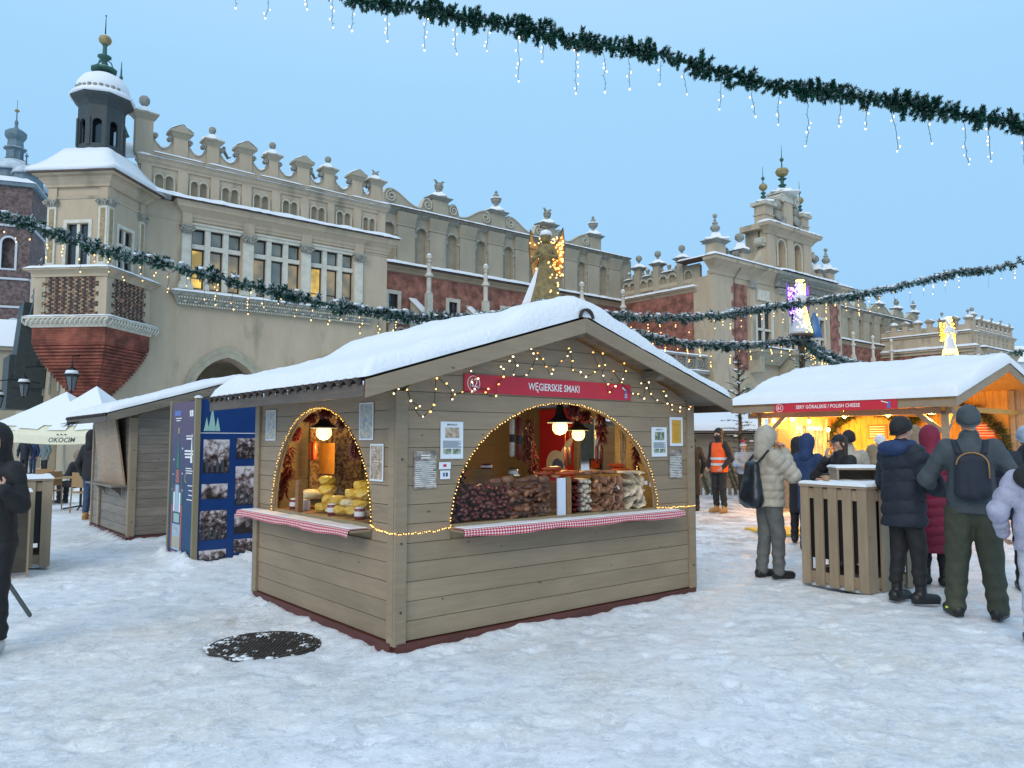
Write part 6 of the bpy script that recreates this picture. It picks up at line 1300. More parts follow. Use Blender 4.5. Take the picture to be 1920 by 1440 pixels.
for k_, (x, z) in enumerate(((2.62, 1.24), (2.78, 1.236))): lay(bc_m[k_], 'bacon_slab', ('pale bacon slab crowning the left bacon stack', 'white wrapped bacon slab crowning the right bacon stack')[k_], 'bacon', x, .14, z, .1, sc=1.15)
for k_, (x, z) in enumerate(((2.46, 1.12), (2.86, 1.15), (2.93, 1.13))):
 q = MB(); q.box(-.022, .022, -.002, .0, -.018, .018); F1.put('price_tag', q, 'label_white', (x, .05, z), rz=.1, label=('white price tag leaning left of the bacon', 'white price tag on the bacon, left one of two', 'white price tag on the bacon, right one of two')[k_], cat='price tag')
# jars, box, basket left inside
q = MB(); q.box(-.11, .11, -.1, .1, 0, .3); F1.put('wooden_box', q, 'counter_wood', (1.32, .75, 1.0), label='brown wooden box standing inside behind the left heap', cat='box')
def jar(F, x, y, z, r, h, lab, mt='jar_glass', lid='black', group=None):
 root = F.emp('jar', (x, y, z), label=lab, cat='jar', group=group); q = MB(); q.lathe([(r * .9, 0), (r, .01), (r, h * .8), (r * .8, h * .88)], n=14); q.obj('glass', mt, root, True); q = MB(); q.lathe([(r * .85, h * .88), (r * .85, h)], n=14); q.obj('lid', lid, root); q = MB(); q.lathe([(r * 1.01, h * .25), (r * 1.01, h * .65)], n=14, close=False); q.obj('label_band', 'label_white', root)
jar(F1, 1.58, .55, 1.235, .045, .075, 'dark jar with pale label and black lid at the left of the orange sausages'); jar(F1, 1.40, .72, 1.30, .055, .05, 'flat red jar standing on the wooden box', 'saus_maroon', 'saus_maroon')
for k_, x in enumerate((.80, .93)): q = MB(); q.lathe([(.035, 0), (.04, .1)], n=14); F1.put('paper_cup', q, 'bare_wood', (x, .5, 1.2), label=('left', 'right')[k_] + ' of two tan cups behind the left heap', cat='cup')
# hanging sausages and chili
def hang(F, mesh, x, y, z, lab, group=None, sc=1, rx=-math.pi / 2): return tag(link('hanging_sausage', mesh, None, F.w(x, y, z), (rx, 0, F.a), sc), lab, 'sausage', group)
def salami(mt, lab, x, y, z, l, r):
 root = F1.emp('hanging_salami', (x, y, z), label=lab, cat='sausage'); q = MB(); q.lathe([(r * .4, -l), (r, -l + .02), (r, -.02), (r * .4, 0)], n=12); q.obj('salami', mt, root, True); q = MB(); q.lathe([(r * 1.04, -l * .62), (r * 1.04, -l * .42)], n=12, close=False); q.obj('wrapper_band', 'black', root); q = MB(); q.tube([(0, 0, 0), (0, 0, 2.25 - z)], .002, 4); q.obj('string', 'label_white', root)
salami('saus_white', 'long white salami hanging left of the big arch middle', 1.525, .5, 1.77, .36, .024); salami('saus_maroon', 'long maroon salami hanging beside the white one', 1.61, .5, 1.78, .4, .03)
salami('saus_white', 'white salami hanging at the upper right inside the arch', 3.05, .9, 1.84, .26, .022)
for k_, (x, y, z, l, mt, lab) in enumerate(((2.20, .5, 1.5, .19, 'saus_brown', 'left brown sausage of the pair hanging under the left lamp'), (2.26, .5, 1.5, .19, 'saus_brown', 'right brown sausage of the pair hanging under the left lamp'), (2.74, .6, 1.52, .2, 'saus_maroon', 'left maroon sausage of the pair hanging right of the right lamp'), (2.81, .6, 1.52, .2, 'saus_maroon', 'right maroon sausage of the pair hanging right of the right lamp'))):
 q = MB(); q.lathe([(.006, -l), (.017, -l + .02), (.018, -.03), (.008, 0)], n=10); q.tube([(0, 0, 0), (0, 0, .5)], .0015, 4); F1.put('hanging_sausage', q, mt, (x, y, z), True, label=lab, cat='sausage')
for k_, x in enumerate((2.98, 3.02, 3.055)):
 q = MB(); q.tube([(0, 0, 0), (.01, 0, -.15), (-.005, 0, -.32), (.012, 0, -.42)], [.008, .012, .01, .003], 6); F1.put('hanging_strip', q, 'bacon', (x, .5, 1.68), True, label='thin pale strip of dried meat hanging at the right inside the arch', cat='dried meat', group='pale hanging strips')
def chili(F, x, y, z, w_, h_, lab, n=90, seed=0, l=.055):
 rr = random.Random(seed); m_ = MB()
 for k_ in range(n):
  a = rr.uniform(0, 6.28); t_ = rr.random(); r_ = w_ * (.25 + .75 * rr.random()) * (1 - .4 * t_); p = Vector((.4 * r_ * math.cos(a), .4 * r_ * math.sin(a), -h_ * t_)); d = Vector((math.cos(a) * rr.uniform(.3, 1), math.sin(a) * rr.uniform(.3, 1), -rr.uniform(.2, 1.1))).normalized() * l * rr.uniform(.7, 1.3)
  m_.tube([p, p + d * .5, p + d + Vector((rr.uniform(-.01, .01), 0, -.008))], [.0055, .006, .001], 4)
 m_.tube([(0, 0, .25), (0, 0, -h_)], .004, 4)
 root = F.emp('chili_braid', (x, y, z), label=lab, cat='dried chili'); tag(m_.obj('peppers', 'chili', root, True), kind='stuff')
chili(F1, 1.70, .48, 1.76, .08, .38, 'braid of dried red chili beside the maroon salami', 110, 1); chili(F1, 2.12, .3, 1.91, .11, .10, 'bunch of dried chili at the top of the big arch above the left lamp', 130, 2); chili(F1, 2.42, .45, 1.86, .12, .09, 'bunch of dried chili between the two lamps', 110, 3)
chili(F1, 2.66, .45, 1.83, .08, .28, 'braid of dried chili right of the right lamp', 130, 4); chili(F1, .78, .3, 1.42, .07, .2, 'braid of dried chili low at the left edge of the big arch', 90, 5); chili(F1, 2.95, .25, 1.62, .06, .36, 'braid of dried chili along the right edge of the big arch', 120, 6); chili(F1, 2.0, .75, 1.55, .1, .3, 'dark chili wreath left of the red banner', 100, 7)
# right wall seen through the arch: red banner and shelf outside the hatch
q = MB(); q.box(-.012, 0, 0, .6, 0, .95); rb = F1.put('festival_banner', q, 'sign_red', (3.44, 1.66, 1.0), label='red banner with a trumpeting figure inside the stall behind the left lamp', cat='banner')
def disc(x, y, z, r, mt, nm, root, th=.004, sx=1.0): m_ = MB(); m_.plate([(y + r * sx * math.cos(2 * math.pi * i / 20), z + r * math.sin(2 * math.pi * i / 20)) for i in range(20)], x - th, x, axis='x'); m_.obj(nm, mt, root)
disc(-.013, .3, .28, .17, 'sign_white', 'figure_body', rb); disc(-.018, .26, .25, .1, 'sign_blue', 'figure_spot', rb); m_ = MB(); m_.plate([(.2, .3), (.02, .5), (-.02, .62), (.1, .56), (.26, .36)], -.022, -.018, axis='x'); m_.obj('figure_trumpet', 'sign_white', rb)
q = MB(); q.box(0, .05, 0, .9, 0, 1.4); F1.put('hatch_board', q, 'bare_wood', (4.15, 1.0, .35), label='light wooden board of the neighbouring shelf seen through the hatch', cat='board')
q = MB(); q.box(0, .3, 0, .8, 0, .03); F1.put('hatch_shelf', q, 'counter_wood', (3.56, .98, 1.17), label='brown shelf below the hatch in the right wall', cat='shelf')
q = MB(); q.box(0, .02, 0, .2, 0, .13); o = F1.put('framed_picture', q, 'black', (3.6, 1.36, 1.22), label='small dark framed picture with orange centre in the hatch', cat='picture'); q = MB(); q.box(-.004, -.001, .03, .17, .02, .11); q.obj('picture', 'saus_orange', o)
# ---- left opening: cheese corner
photo_mat('flower_cloth', (0.1, 0.04, 0.02), (0.5, 0.36, 0.16), 26, 9)
q = MB(); q.box(0, .6, 0, .01, 0, .95); F1.put('patterned_cloth', q, 'flower_cloth', (.52, 2.6, .95), label='brown flower patterned cloth hanging behind the cheeses', cat='curtain')
q = MB(); q.box(0, .4, 0, .02, 0, .36); F1.put('green_board', q, mat('board_green', (.02, .12, .03), .6), (1.14, 2.55, 1.27), label='dark green board at the right inside the small side arch', cat='board')
mat('orange_print', (0.55, 0.24, 0.04), .6, var=.3, vscale=8)
q = MB(); q.box(0, .006, -.17, .17, 0, .32); F1.put('orange_sheet', q, 'orange_print', (.62, 2.42, 1.22), label='orange sheet with fringed edge hanging under the paprika sausages', cat='poster')
for k_, y in enumerate((2.36, 2.27)):
 q = MB(); q.lathe([(.008, -.2), (.024, -.18), (.024, -.03), (.01, 0)], n=10); q.tube([(0, 0, 0), (0, 0, .35)], .002, 4); F1.put('hanging_sausage', q, 'saus_orange', (.42, y, 1.56), True, label=('left', 'right')[k_] + ' orange paprika sausage hanging beside the lamp in the side arch', cat='sausage')
for k_, (y, z, w_, h_, s_) in enumerate(((2.0, 1.83, .14, .06, 11), (1.6, 1.86, .16, .06, 12), (2.3, 1.7, .12, .12, 13), (1.25, 1.78, .12, .08, 14), (2.45, 1.5, .09, .3, 15), (2.55, 1.25, .09, .25, 16), (1.05, 1.62, .07, .2, 17))):
 chili(F1, .22, y, z, w_, h_, ('chili bunch left of the side lamp', 'chili bunch right of the side lamp at the arch top', 'chili bunch at the left shoulder of the side arch', 'chili bunch at the right shoulder of the side arch', 'chili braid high at the left edge of the side arch', 'chili braid low at the left edge of the side arch', 'small chili braid at the right edge of the side arch')[k_], 110, s_)
case2 = F1.emp('display_case', (.06, .5, .905), label='glass display case of cheeses behind the side counter with a brown post', cat='display case')
q = MB(); q.box(-.012, -.008, -.1, 1.75, 0, .25); q.obj('glass', 'show_glass', case2); q = MB(); q.box(-.03, .02, 1.28, 1.34, 0, .29); q.obj('post', 'counter_wood', case2); q = MB(); q.box(0, .5, -.1, 1.8, -.03, -.001); q.obj('shelf', 'counter_wood', case2)
ch = [slab_mesh(.16, .18, .075, 'cheese', 41), slab_mesh(.15, .15, .06, 'cheese_pale', 42), slab_mesh(.13, .16, .085, 'cheese', 43)]
cheeses = [(0, .22, 1.62, .91, 'pale cheese block beside the brown post'), (1, .24, 1.45, .91, 'pale cheese block low in the middle of the case'), (0, .22, 1.28, .91, 'yellow cheese block low in the middle'), (2, .24, 1.1, .91, 'yellow cheese block low at the right'), (1, .24, .92, .91, 'pale cheese block at the right end, bottom'),
 (2, .25, 1.6, .98, 'yellow cheese block second in the pile by the post'), (0, .25, 1.4, .985, 'yellow cheese wedge in the middle row'), (1, .25, 1.2, .985, 'pale cheese in the middle row right'), (0, .25, 1.0, .985, 'yellow cheese in the middle row by the right edge'),
 (2, .27, 1.68, 1.06, 'big yellow cheese above the post'), (0, .27, 1.15, 1.06, 'yellow cheese upper row, left of two'), (2, .27, .98, 1.06, 'yellow cheese upper row, right of two'), (0, .3, 1.05, 1.135, 'topmost yellow cheese of the right pile'), (2, .3, 1.75, 1.145, 'topmost yellow cheese above the brown post')]
for k_, x, y, z, lab in cheeses: tag(link('cheese', ch[k_], None, F1.w(x, y, z), (0, 0, F1.a + random.uniform(-.4, .4)), random.uniform(.9, 1.1)), lab, 'cheese')
for k_, (y, mt, lab) in enumerate(((2.15, 'saus_maroon', 'jar with red label left in the side case'), (2.0, 'jar_glass', 'brown jar in the side case left of the post'), (1.9, 'label_white', 'white pot beside the brown post'), (1.35, 'saus_maroon', 'striped jar right of the post'), (.85, 'saus_maroon', 'red packet at the right corner of the side case'))): jar(F1, .16, y, .906, .045, .1, lab, mt, 'label_white')
ck = MB(); ck.lathe([(.12, 0), (.13, .03), (.12, .07), (.04, .09)], n=16); F1.put('loaf_cheese', ck, 'cheese_pale', (.3, 2.1, 1.0), True, label='big round pale cheese wheel at the left behind the jars', cat='cheese')
# ================================================================ left closed hut
F2 = Frame((-6.0, 12.18), HUT_ANG)
hut2 = F2.emp('market_hut', (0, 0, 0), label='closed grey wooden hut with leaning shutter board behind the blue exhibition pillar', cat='market stall')
hut_shell(F2, hut2, 'board_old', None, None, 9.1, T=.09)
q = MB(); q.hexa([(-.06, .14, .86), (-.03, .14, .86), (-.03, 1.86, .86), (-.06, 1.86, .86)], [(-.16, .42, 1.93), (-.13, .42, 1.93), (-.13, 1.98, 1.93), (-.16, 1.98, 1.93)]); q.obj('shutter', 'plywood', hut2)
q = MB(); q.box(-.26, -.026, .05, 1.95, .84, .865); sh = q.obj('shelf', 'board_old', hut2)
for y in (.45, 1.5): q = MB(); q.plate([(-.22, .84), (-.03, .84), (-.03, .66), (-.07, .72)], y - .02, y + .02); q.obj('bracket', 'board_old', sh)
q = MB(); q.box(-.045, -.026, 1.96, 2.06, .1, 1.9); q.obj('batten', 'plywood', hut2)
# dry branches tucked under its eave
br = F2.emp('fir_branch', (-.45, 2.1, 1.92), label='bare twigs poking out under the eave of the closed hut', cat='branch'); m_ = MB()
for k_ in range(14): a = random.uniform(-.5, 1.2); m_.tube([(0, k_ * .06 - .4, -.02), (-random.uniform(.05, .2), k_ * .06 - .4 + random.uniform(-.1, .1), -.05 - random.uniform(0, .12))], [.006, .003], 4)
tag(m_.obj('twigs', 'iron', br), kind='stuff')
# ================================================================ exhibition pillar with old photographs
FP = Frame((-4.03, 9.83), HUT_ANG)
pil = FP.emp('exhibition_pillar', (0, 0, 0), label='tall exhibition pillar with purple side and blue front full of old photographs', cat='display')
mat('panel_blue', (0.005, 0.04, 0.17), .35, var=.15, vscale=2); mat('olive_post', (0.24, 0.2, 0.12), .6)
mp_ = mat('panel_purple', (0.1, 0.065, 0.11), .7); N, L, b = nodes_of(mp_); tc = N.new('ShaderNodeTexCoord'); sp = N.new('ShaderNodeSeparateXYZ'); L.new(tc.outputs['Object'], sp.inputs[0]); cr = N.new('ShaderNodeValToRGB'); mr = N.new('ShaderNodeMapRange'); mr.inputs[2].default_value = 2.1; L.new(sp.outputs['Z'], mr.inputs[0]); L.new(mr.outputs[0], cr.inputs[0]); cr.color_ramp.elements[0].color = (.02, .07, .16, 1); cr.color_ramp.elements[1].color = (.12, .08, .13, 1); cr.color_ramp.elements[0].position = .25; L.new(cr.outputs[0], b.inputs['Base Color'])
PW, PD, PT = 1.35, 1.05, 2.1
q = MB(); q.box(.05, PW, 0, .03, -.05, PT); q.obj('front_panel', 'panel_blue', pil); q = MB(); q.box(0, .03, .05, PD, -.05, PT - .02); q.obj('side_panel', 'panel_purple', pil)
q = MB(); q.box(.031, PW, PD - .03, PD, -.05, PT - .02); q.obj('rear_panel', 'panel_blue', pil); q = MB(); q.box(PW - .03, PW, .031, PD - .031, -.05, PT - .02); q.obj('far_panel', 'panel_blue', pil)
for x, y in ((-.015, -.025), (PW - .01, -.025), (-.015, PD - .02)): q = MB(); q.box(x, x + .065, y, y + .055, -.05, PT + .01); q.obj('corner_post', 'olive_post', pil)
q = MB(); q.lathe([(.05, PT + .01), (.05, PT + .03), (.01, PT + .045)], (.02, 0, 0), 8); q.obj('snow_cap', 'snow_roof', pil)
q = MB(); q.box(.05, PW, -.004, -.001, 1.66, 1.668); q.obj('white_line', 'sign_white', pil)
def bw_photo(seed, style):
 m = mat('old_photo_%d' % seed, (.4, .3, .3), .4); N, L, b = nodes_of(m); tc = N.new('ShaderNodeTexCoord'); mp = N.new('ShaderNodeMapping'); mp.inputs['Location'].default_value = (seed * 3.1, seed, seed * 2); L.new(tc.outputs['Object'], mp.inputs[0])
 n = N.new('ShaderNodeTexNoise'); n.inputs['Scale'].default_value = (16, 20, 11)[style]; n.inputs['Detail'].default_value = 6; n.inputs['Roughness'].default_value = .75; L.new(mp.outputs[0], n.inputs[0])
 v = N.new('ShaderNodeTexVoronoi'); v.inputs['Scale'].default_value = (14, 22, 9)[style]; L.new(mp.outputs[0], v.inputs[0])
 sp = N.new('ShaderNodeSeparateXYZ'); L.new(tc.outputs['Generated'], sp.inputs[0]); s1 = N.new('ShaderNodeMath'); s1.operation = 'MULTIPLY_ADD'; s1.inputs[1].default_value = (.35, .22, .3)[style]; L.new(sp.outputs['Z'], s1.inputs[0]); L.new(n.outputs['Fac'], s1.inputs[2])
 s2 = N.new('ShaderNodeMath'); s2.operation = 'MULTIPLY_ADD'; s2.inputs[1].default_value = -.35; L.new(v.outputs['Distance'], s2.inputs[0]); L.new(s1.outputs[0], s2.inputs[2])
 cr = N.new('ShaderNodeValToRGB'); L.new(s2.outputs[0], cr.inputs[0]); cr.color_ramp.elements[0].position = .36; cr.color_ramp.elements[0].color = (.02, .014, .014, 1); cr.color_ramp.elements[1].position = .66; cr.color_ramp.elements[1].color = (.62, .56, .57, 1); e = cr.color_ramp.elements.new(.5); e.color = (.2, .14, .14, 1); L.new(cr.outputs[0], b.inputs['Base Color']); return m.name
# (x0, x1, z0, z1) on the front, read off the sheet
PH_ = [(.10, .43, 1.13, 1.58), (.52, .88, 1.31, 1.6), (.09, .42, .80, 1.01), (.52, .88, .70, 1.23), (.08, .42, .18 + .1, .67), (.52, .87, .33, .61), (.08, .42, -.02 + .02, .17), (.52, .87, .09, .28), (.96, 1.28, 1.32, 1.6), (.96, 1.28, 1.02, 1.22), (.96, 1.28, .48, .92), (.96, 1.28, .2, .4), (.52, .87, .0, .05), (.96, 1.28, .0, .12)]
for k_, (x0, x1, z0, z1) in enumerate(PH_):
 q = MB(); q.box(x0, x1, -.004, -.001, z0 + .02, z1); q.obj('old_photograph', bw_photo(k_ + 1, k_ % 3), pil)
 if k_ in (0, 3, 4, 6):   # figures printed darker in the front of the pictures
  q = MB()
  for t_ in range(4):
   x = x0 + .05 + (x1 - x0 - .1) * t_ / 3.5; hh = (z1 - z0) * random.uniform(.25, .45); q.plate([(x - .018, z0 + .03), (x + .018, z0 + .03), (x + .014, z0 + .03 + hh * .8), (x, z0 + .03 + hh), (x - .014, z0 + .03 + hh * .8)], -.0055, -.0042)
  tag(q.obj('printed_figures', 'ink', pil), kind='stuff')
# little crib tower emblem
mat('print_teal', (0.3, 0.5, 0.45), .5); mat('print_gold', (0.6, 0.45, 0.12), .5); mat('print_pink', (0.5, 0.2, 0.25), .5); mat('print_brick', (0.35, 0.1, 0.08), .5); mat('print_dgreen', (0.02, 0.16, 0.08), .5); mat('print_sky', (0.35, 0.5, 0.65), .5)
for x, w_, h_ in ((.2, .05, .32), (.13, .035, .18), (.27, .035, .18)): q = MB(); q.plate([(x - w_, 1.69), (x + w_, 1.69), (x, 1.69 + h_)], -.005, -.002 - (.0005 if w_ < .04 else 0)); q.obj('tower_print', 'print_teal', pil)
q = MB(); q.ball((.2, -.004, 2.02), .015, 8); q.obj('star_print', 'print_gold', pil)
# side: tall crib drawing and lines of text
def sp_(y0, y1, z0, z1, mt, nm='print_block', pts=None):
 m_ = MB()
 if pts: m_.plate(pts, -.004, -.001, axis='x')
 else: m_.box(-.004, -.001, y0, y1, z0, z1)
 m_.obj(nm, mt, pil)
cy = .70
sp_(cy - .20, cy + .2, .0, .10, 'print_pink'); sp_(cy - .17, cy + .17, .12, .46, 'print_sky'); sp_(cy - .12, cy + .12, .48, .60, 'print_teal'); sp_(cy - .07, cy + .07, .62, .98, 'print_sky'); sp_(cy - .07, cy + .07, 1.0, 1.18, 'print_brick')
for s_ in (-1, 1):
 yy = cy + s_ * .20; sp_(yy - .035, yy + .035, .12, .72, 'print_brick'); sp_(0, 0, 0, 0, 'print_dgreen', 'spire_print', [(yy - .04, .74), (yy + .04, .74), (yy, 1.15)])
 yy = cy + s_ * .12; sp_(yy - .03, yy + .03, .62, .88, 'sign_white'); sp_(0, 0, 0, 0, 'print_brick', 'spire_print', [(yy - .03, .89), (yy + .03, .89), (yy, .99)])
sp_(0, 0, 0, 0, 'print_dgreen', 'spire_print', [(cy - .06, 1.2), (cy + .06, 1.2), (cy + .03, 1.42), (cy, 1.66), (cy - .03, 1.42)]); sp_(cy - .015, cy + .015, 1.66, 1.74, 'print_gold')
for k_ in range(6): sp_(cy - .14 + k_ * .05, cy - .11 + k_ * .05, .15, .3, 'print_gold')
for k_ in range(5): sp_(cy - .15 + k_ * .065, cy - .12 + k_ * .065, .34, .44, 'sign_white')
for z, a, b_ in ((1.62, .1, .38), (1.58, .14, .36), (1.42, .08, .42), (1.38, .08, .42), (1.34, .12, .4), (1.2, .12, .36), (1.17, .08, .36), (1.14, .1, .34), (.98, .06, .26), (.92, .06, .22), (.86, .06, .22), (.8, .06, .28), (1.86, .6, .85), (1.83, .65, .82), (1.93, .15, .27)): sp_(a, b_, z, z + (.022 if z > 1.3 and z < 1.6 else .012), 'sign_white', 'text_line')
sp_(0, 0, 0, 0, 'print_gold', 'moon_print', [(.34 + .05 * math.cos(t_), 1.36 - .28 + .06 * math.sin(t_)) for t_ in np.linspace(-1.9, 1.9, 10)] + [(.35 + .03 * math.cos(t_), 1.08 + .045 * math.sin(t_)) for t_ in np.linspace(1.7, -1.7, 10)])
sp_(0, 0, 0, 0, 'sign_white', 'tower_print', [(.1, 1.28), (.18, 1.28), (.14, 1.66)]); sp_(.62, .9, 1.9, 1.97, 'sign_blue', 'logo'); sp_(.12, .18, 1.88, 1.96, 'sign_white', 'logo'); sp_(.2, .25, 1.88, 1.96, 'sign_white', 'logo')
for y, z in ((.9, 1.1), (.5, 1.12), (.92, .9), (.48, .9), (.88, 1.3), (.52, 1.45)): sp_(y - .012, y + .012, z, z + .024, 'sign_white', 'star_print')
# ================================================================ standing tables of pale slats
def standing_table(ang, loc, w, d, h, lab, shelf=False, nf=5, nd=4):
 t = empty('standing_table', loc, R(ang), lab, 'table')
 def slats(n, L_, off, axis):
  sw_ = L_ / (n * 1.62 - .62); gap = (L_ - n * sw_) / (n - 1)
  for k in range(n):
   a = k * (sw_ + gap); z1 = h - .005; q = MB(); q.box(a, a + sw_, off, off + .022, .02, z1) if axis == 'y' else q.box(off, off + .022, a, a + sw_, .02, z1); q.obj('slat', 'pallet', t)
 slats(nf, w, 0, 'y'); slats(nf, w, d - .022, 'y');
 for off in (0, w - .022):
  n = nd; L_ = d - .05; sw_ = L_ / (n * 1.62 - .62); gap = (L_ - n * sw_) / (n - 1)
  for k in range(n): a = .025 + k * (sw_ + gap); q = MB(); q.box(off, off + .022, a, a + sw_, .02, h - .005); q.obj('slat', 'pallet', t)
 for z0, z1 in ((.05, .16), (h - .13, h - .02)):
  for (x0, x1, y0, y1) in ((.024, w - .024, .0235, .045), (.024, w - .024, d - .045, d - .0235), (.0235, .045, .046, d - .046), (w - .045, w - .0235, .046, d - .046)): q = MB(); q.box(x0, x1, y0, y1, z0, z1); q.obj('rail', 'pallet', t)
 q = MB(); q.box(-.01, w + .01, -.01, d + .01, h - .004, h + .022); q.obj('tabletop', 'pallet', t)
 q = MB(); q.box(.06, w - .06, .06, d - .06, .0, .06); q.obj('inner_snow', 'snow_roof', t)
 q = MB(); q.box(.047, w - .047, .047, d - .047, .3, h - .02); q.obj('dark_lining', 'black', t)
 q = MB(); snow_top(q, [(-.015, -.015, h + .022), (w + .015, -.015, h + .022), (w + .015, d + .015, h + .022), (-.015, d + .015, h + .022)], 50, 50, .028, .03, .022, 5.0, w * 7, .018); q.obj('snow_cover', 'snow_roof', t, True)
 return t
wood('pallet', (0.33, 0.25, 0.165), rnd=.12, dark=.85, vert=True)
# front-left face runs from L(3.18,8.56) to C(3.59,7.88); C to the right
t1 = standing_table(-58.9, (3.18, 8.56, 0), .80, .82, 1.07, 'slatted standing table with snowy top and a coffee cup, right of the nearest stall', nf=5)
t2 = standing_table(33, (-6.44, 9.21, 0), .85, .85, 1.07, 'slatted standing table at the left edge behind the hooded person', nf=5)
def small_box(loc, ang, w, d, h, lab):
 t = empty('box_shelf', loc, R(ang), lab, 'box')
 for x in (0, w - .02): q = MB(); q.box(x, x + .02, 0, d, 0, h); q.obj('side_board', 'pallet', t)
 q = MB(); q.box(.021, w - .021, d - .02, d, 0, h); q.obj('back_board', 'board_dark', t); q = MB(); q.box(-.01, w + .01, -.01, d + .01, h, h + .02); q.obj('top_board', 'pallet', t)
 q = MB(); snow_top(q, [(-.015, -.015, h + .02), (w + .015, -.015, h + .02), (w + .015, d + .015, h + .02), (-.015, d + .015, h + .02)], 30, 30, .025, .03, .01, 3.0, 2.0, .008); q.obj('snow_cover', 'snow_roof', t, True)
small_box((3.62, 8.62, 1.10), -10, .5, .42, .14, 'low open box shelf capped with snow on the right standing table')
small_box((-5.93, 8.78, .0), 33, .42, .4, .95, 'lower box table with snowy top in front of the left standing table')
cup = empty('coffee_cup', (3.43, 8.46, 1.095), 0, 'brown paper coffee cup with dark lid on the snowy standing table', 'cup'); q = MB(); q.lathe([(.028, 0), (.038, .095)], n=18); q.obj('cup_body', 'kraft', cup) if 'kraft' in MATS else None
mat('kraft', (0.38, 0.24, 0.13), .7)
q.obj('cup_body', 'kraft', cup, True); q = MB(); q.lathe([(.041, .095), (.041, .104), (.036, .112)], n=18); q.obj('lid', 'black', cup)
# ================================================================ stall 61 (open, lit)
F3 = Frame((8.08, 14.0), HUT_ANG); XR3, ZE3, ZR3, L3, W3 = 2.72, 2.38, 3.17, 4.75, 5.3
hut3 = F3.emp('market_hut', (0, 0, 0), label='open wooden stall number 61 glowing with yellow light under a snowy roof at the right', cat='market stall')
SL3 = (ZR3 - ZE3) / XR3
def rz3(x): return ZR3 - SL3 * abs(x - XR3)
q = MB(); q.box(0, .03, 0, L3, 2.2, 2.375); q.obj('eave_board', 'board', hut3)
for x0, x1 in ((0, XR3 - .002), (XR3 + .002, W3 + .15)):
 for y in (-.03, L3): q = MB(); q.plate([(x0, rz3(x0) - .18), (x1, rz3(x1) - .18), (x1, rz3(x1)), (x0, rz3(x0))], y, y + .028); q.obj('barge_board', 'board', hut3)
 for k in range(18):
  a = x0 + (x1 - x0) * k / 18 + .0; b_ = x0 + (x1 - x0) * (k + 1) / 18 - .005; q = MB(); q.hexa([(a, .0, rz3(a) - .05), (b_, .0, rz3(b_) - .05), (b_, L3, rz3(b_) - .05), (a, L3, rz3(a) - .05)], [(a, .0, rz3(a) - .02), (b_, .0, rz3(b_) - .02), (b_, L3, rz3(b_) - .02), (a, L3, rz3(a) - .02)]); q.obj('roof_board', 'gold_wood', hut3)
def hump3(X, Y): return .07 / (1 + np.exp(-(X - 1.2) / .12))
roof_snow('roof_snow', hut3, -.03, W3 + .18, XR3, rz3(0) + .0, ZR3 + .0, -.05, L3 + .06, .19, 5.5, .075, hump=hump3)
for x, y in ((.38, .34), (.38, 4.25), (4.2, .4), (4.2, 4.4)): q = MB(); q.box(x - .05, x + .05, y - .05, y + .05, -.02, rz3(x) - .06); q.obj('post', 'board', hut3)
for (a, b_) in (((.38, .39, 1.75), (.38, .95, 2.2)), ((.38, 4.2, 1.6), (.38, 3.55, 2.2)), ((.43, 4.25, 1.55), (1.2, 4.25, 2.35)), ((.43, .34, 1.75), (1.0, .34, 2.35))): q = MB(); q.bar(a, b_, .07, .09); q.obj('brace', 'board', hut3)
q = MB(); q.box(.33, .43, .2, L3 - .2, 2.08, 2.2); q.obj('tie_beam', 'board', hut3)
for y in (.34, 2.3, 4.4): q = MB(); q.box(.3, 4.3, y - .04, y + .04, 2.14, 2.24); q.obj('tie_beam', 'gold_wood', hut3)
# back wall (warm vertical boards), end wall, right partition
for k in range(30):
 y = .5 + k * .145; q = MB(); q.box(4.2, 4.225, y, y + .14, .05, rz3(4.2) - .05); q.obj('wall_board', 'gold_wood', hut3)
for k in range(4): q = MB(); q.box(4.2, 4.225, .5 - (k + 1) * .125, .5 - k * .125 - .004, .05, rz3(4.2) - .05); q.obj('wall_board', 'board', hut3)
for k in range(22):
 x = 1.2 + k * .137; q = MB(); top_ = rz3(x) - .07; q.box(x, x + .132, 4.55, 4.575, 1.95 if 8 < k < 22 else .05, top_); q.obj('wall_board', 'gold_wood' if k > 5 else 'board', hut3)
q = MB(); q.box(1.25, 1.9, 4.35, 4.4, .05, 1.85); q.obj('door_panel', 'board_dark', hut3)
pl = mat('plastic_sheet', (0.75, 0.75, 0.75), .25); N, L, b = nodes_of(pl); tr_ = N.new('ShaderNodeBsdfTransparent'); ms = N.new('ShaderNodeMixShader'); n = N.new('ShaderNodeTexNoise'); n.inputs['Scale'].default_value = 4; n.inputs['Detail'].default_value = 5; mr = N.new('ShaderNodeMapRange'); mr.inputs[1].default_value = .4; mr.inputs[2].default_value = .7; mr.inputs[3].default_value = .12; mr.inputs[4].default_value = .6
L.new(n.outputs['Fac'], mr.inputs[0]); L.new(mr.outputs[0], ms.inputs[0]); L.new(tr_.outputs[0], ms.inputs[1]); L.new(b.outputs[0], ms.inputs[2]); L.new(ms.outputs[0], N['Material Output'].inputs['Surface'])
q = MB(); nn = 24
for i in range(nn): a0, a1 = 2.0 + 1.9 * i / nn, 2.0 + 1.9 * (i + 1) / nn; q.add([(a0, 4.5 + .03 * math.sin(i * 1.3), .9), (a1, 4.5 + .03 * math.sin(i * 1.3 + 1.3), .9), (a1, 4.5 + .02 * math.sin(i * 1.3 + 1.3), 2.15), (a0, 4.5 + .02 * math.sin(i * 1.3), 2.15)], [(0, 1, 2, 3)])
q.obj('plastic_sheet', 'plastic_sheet', hut3)
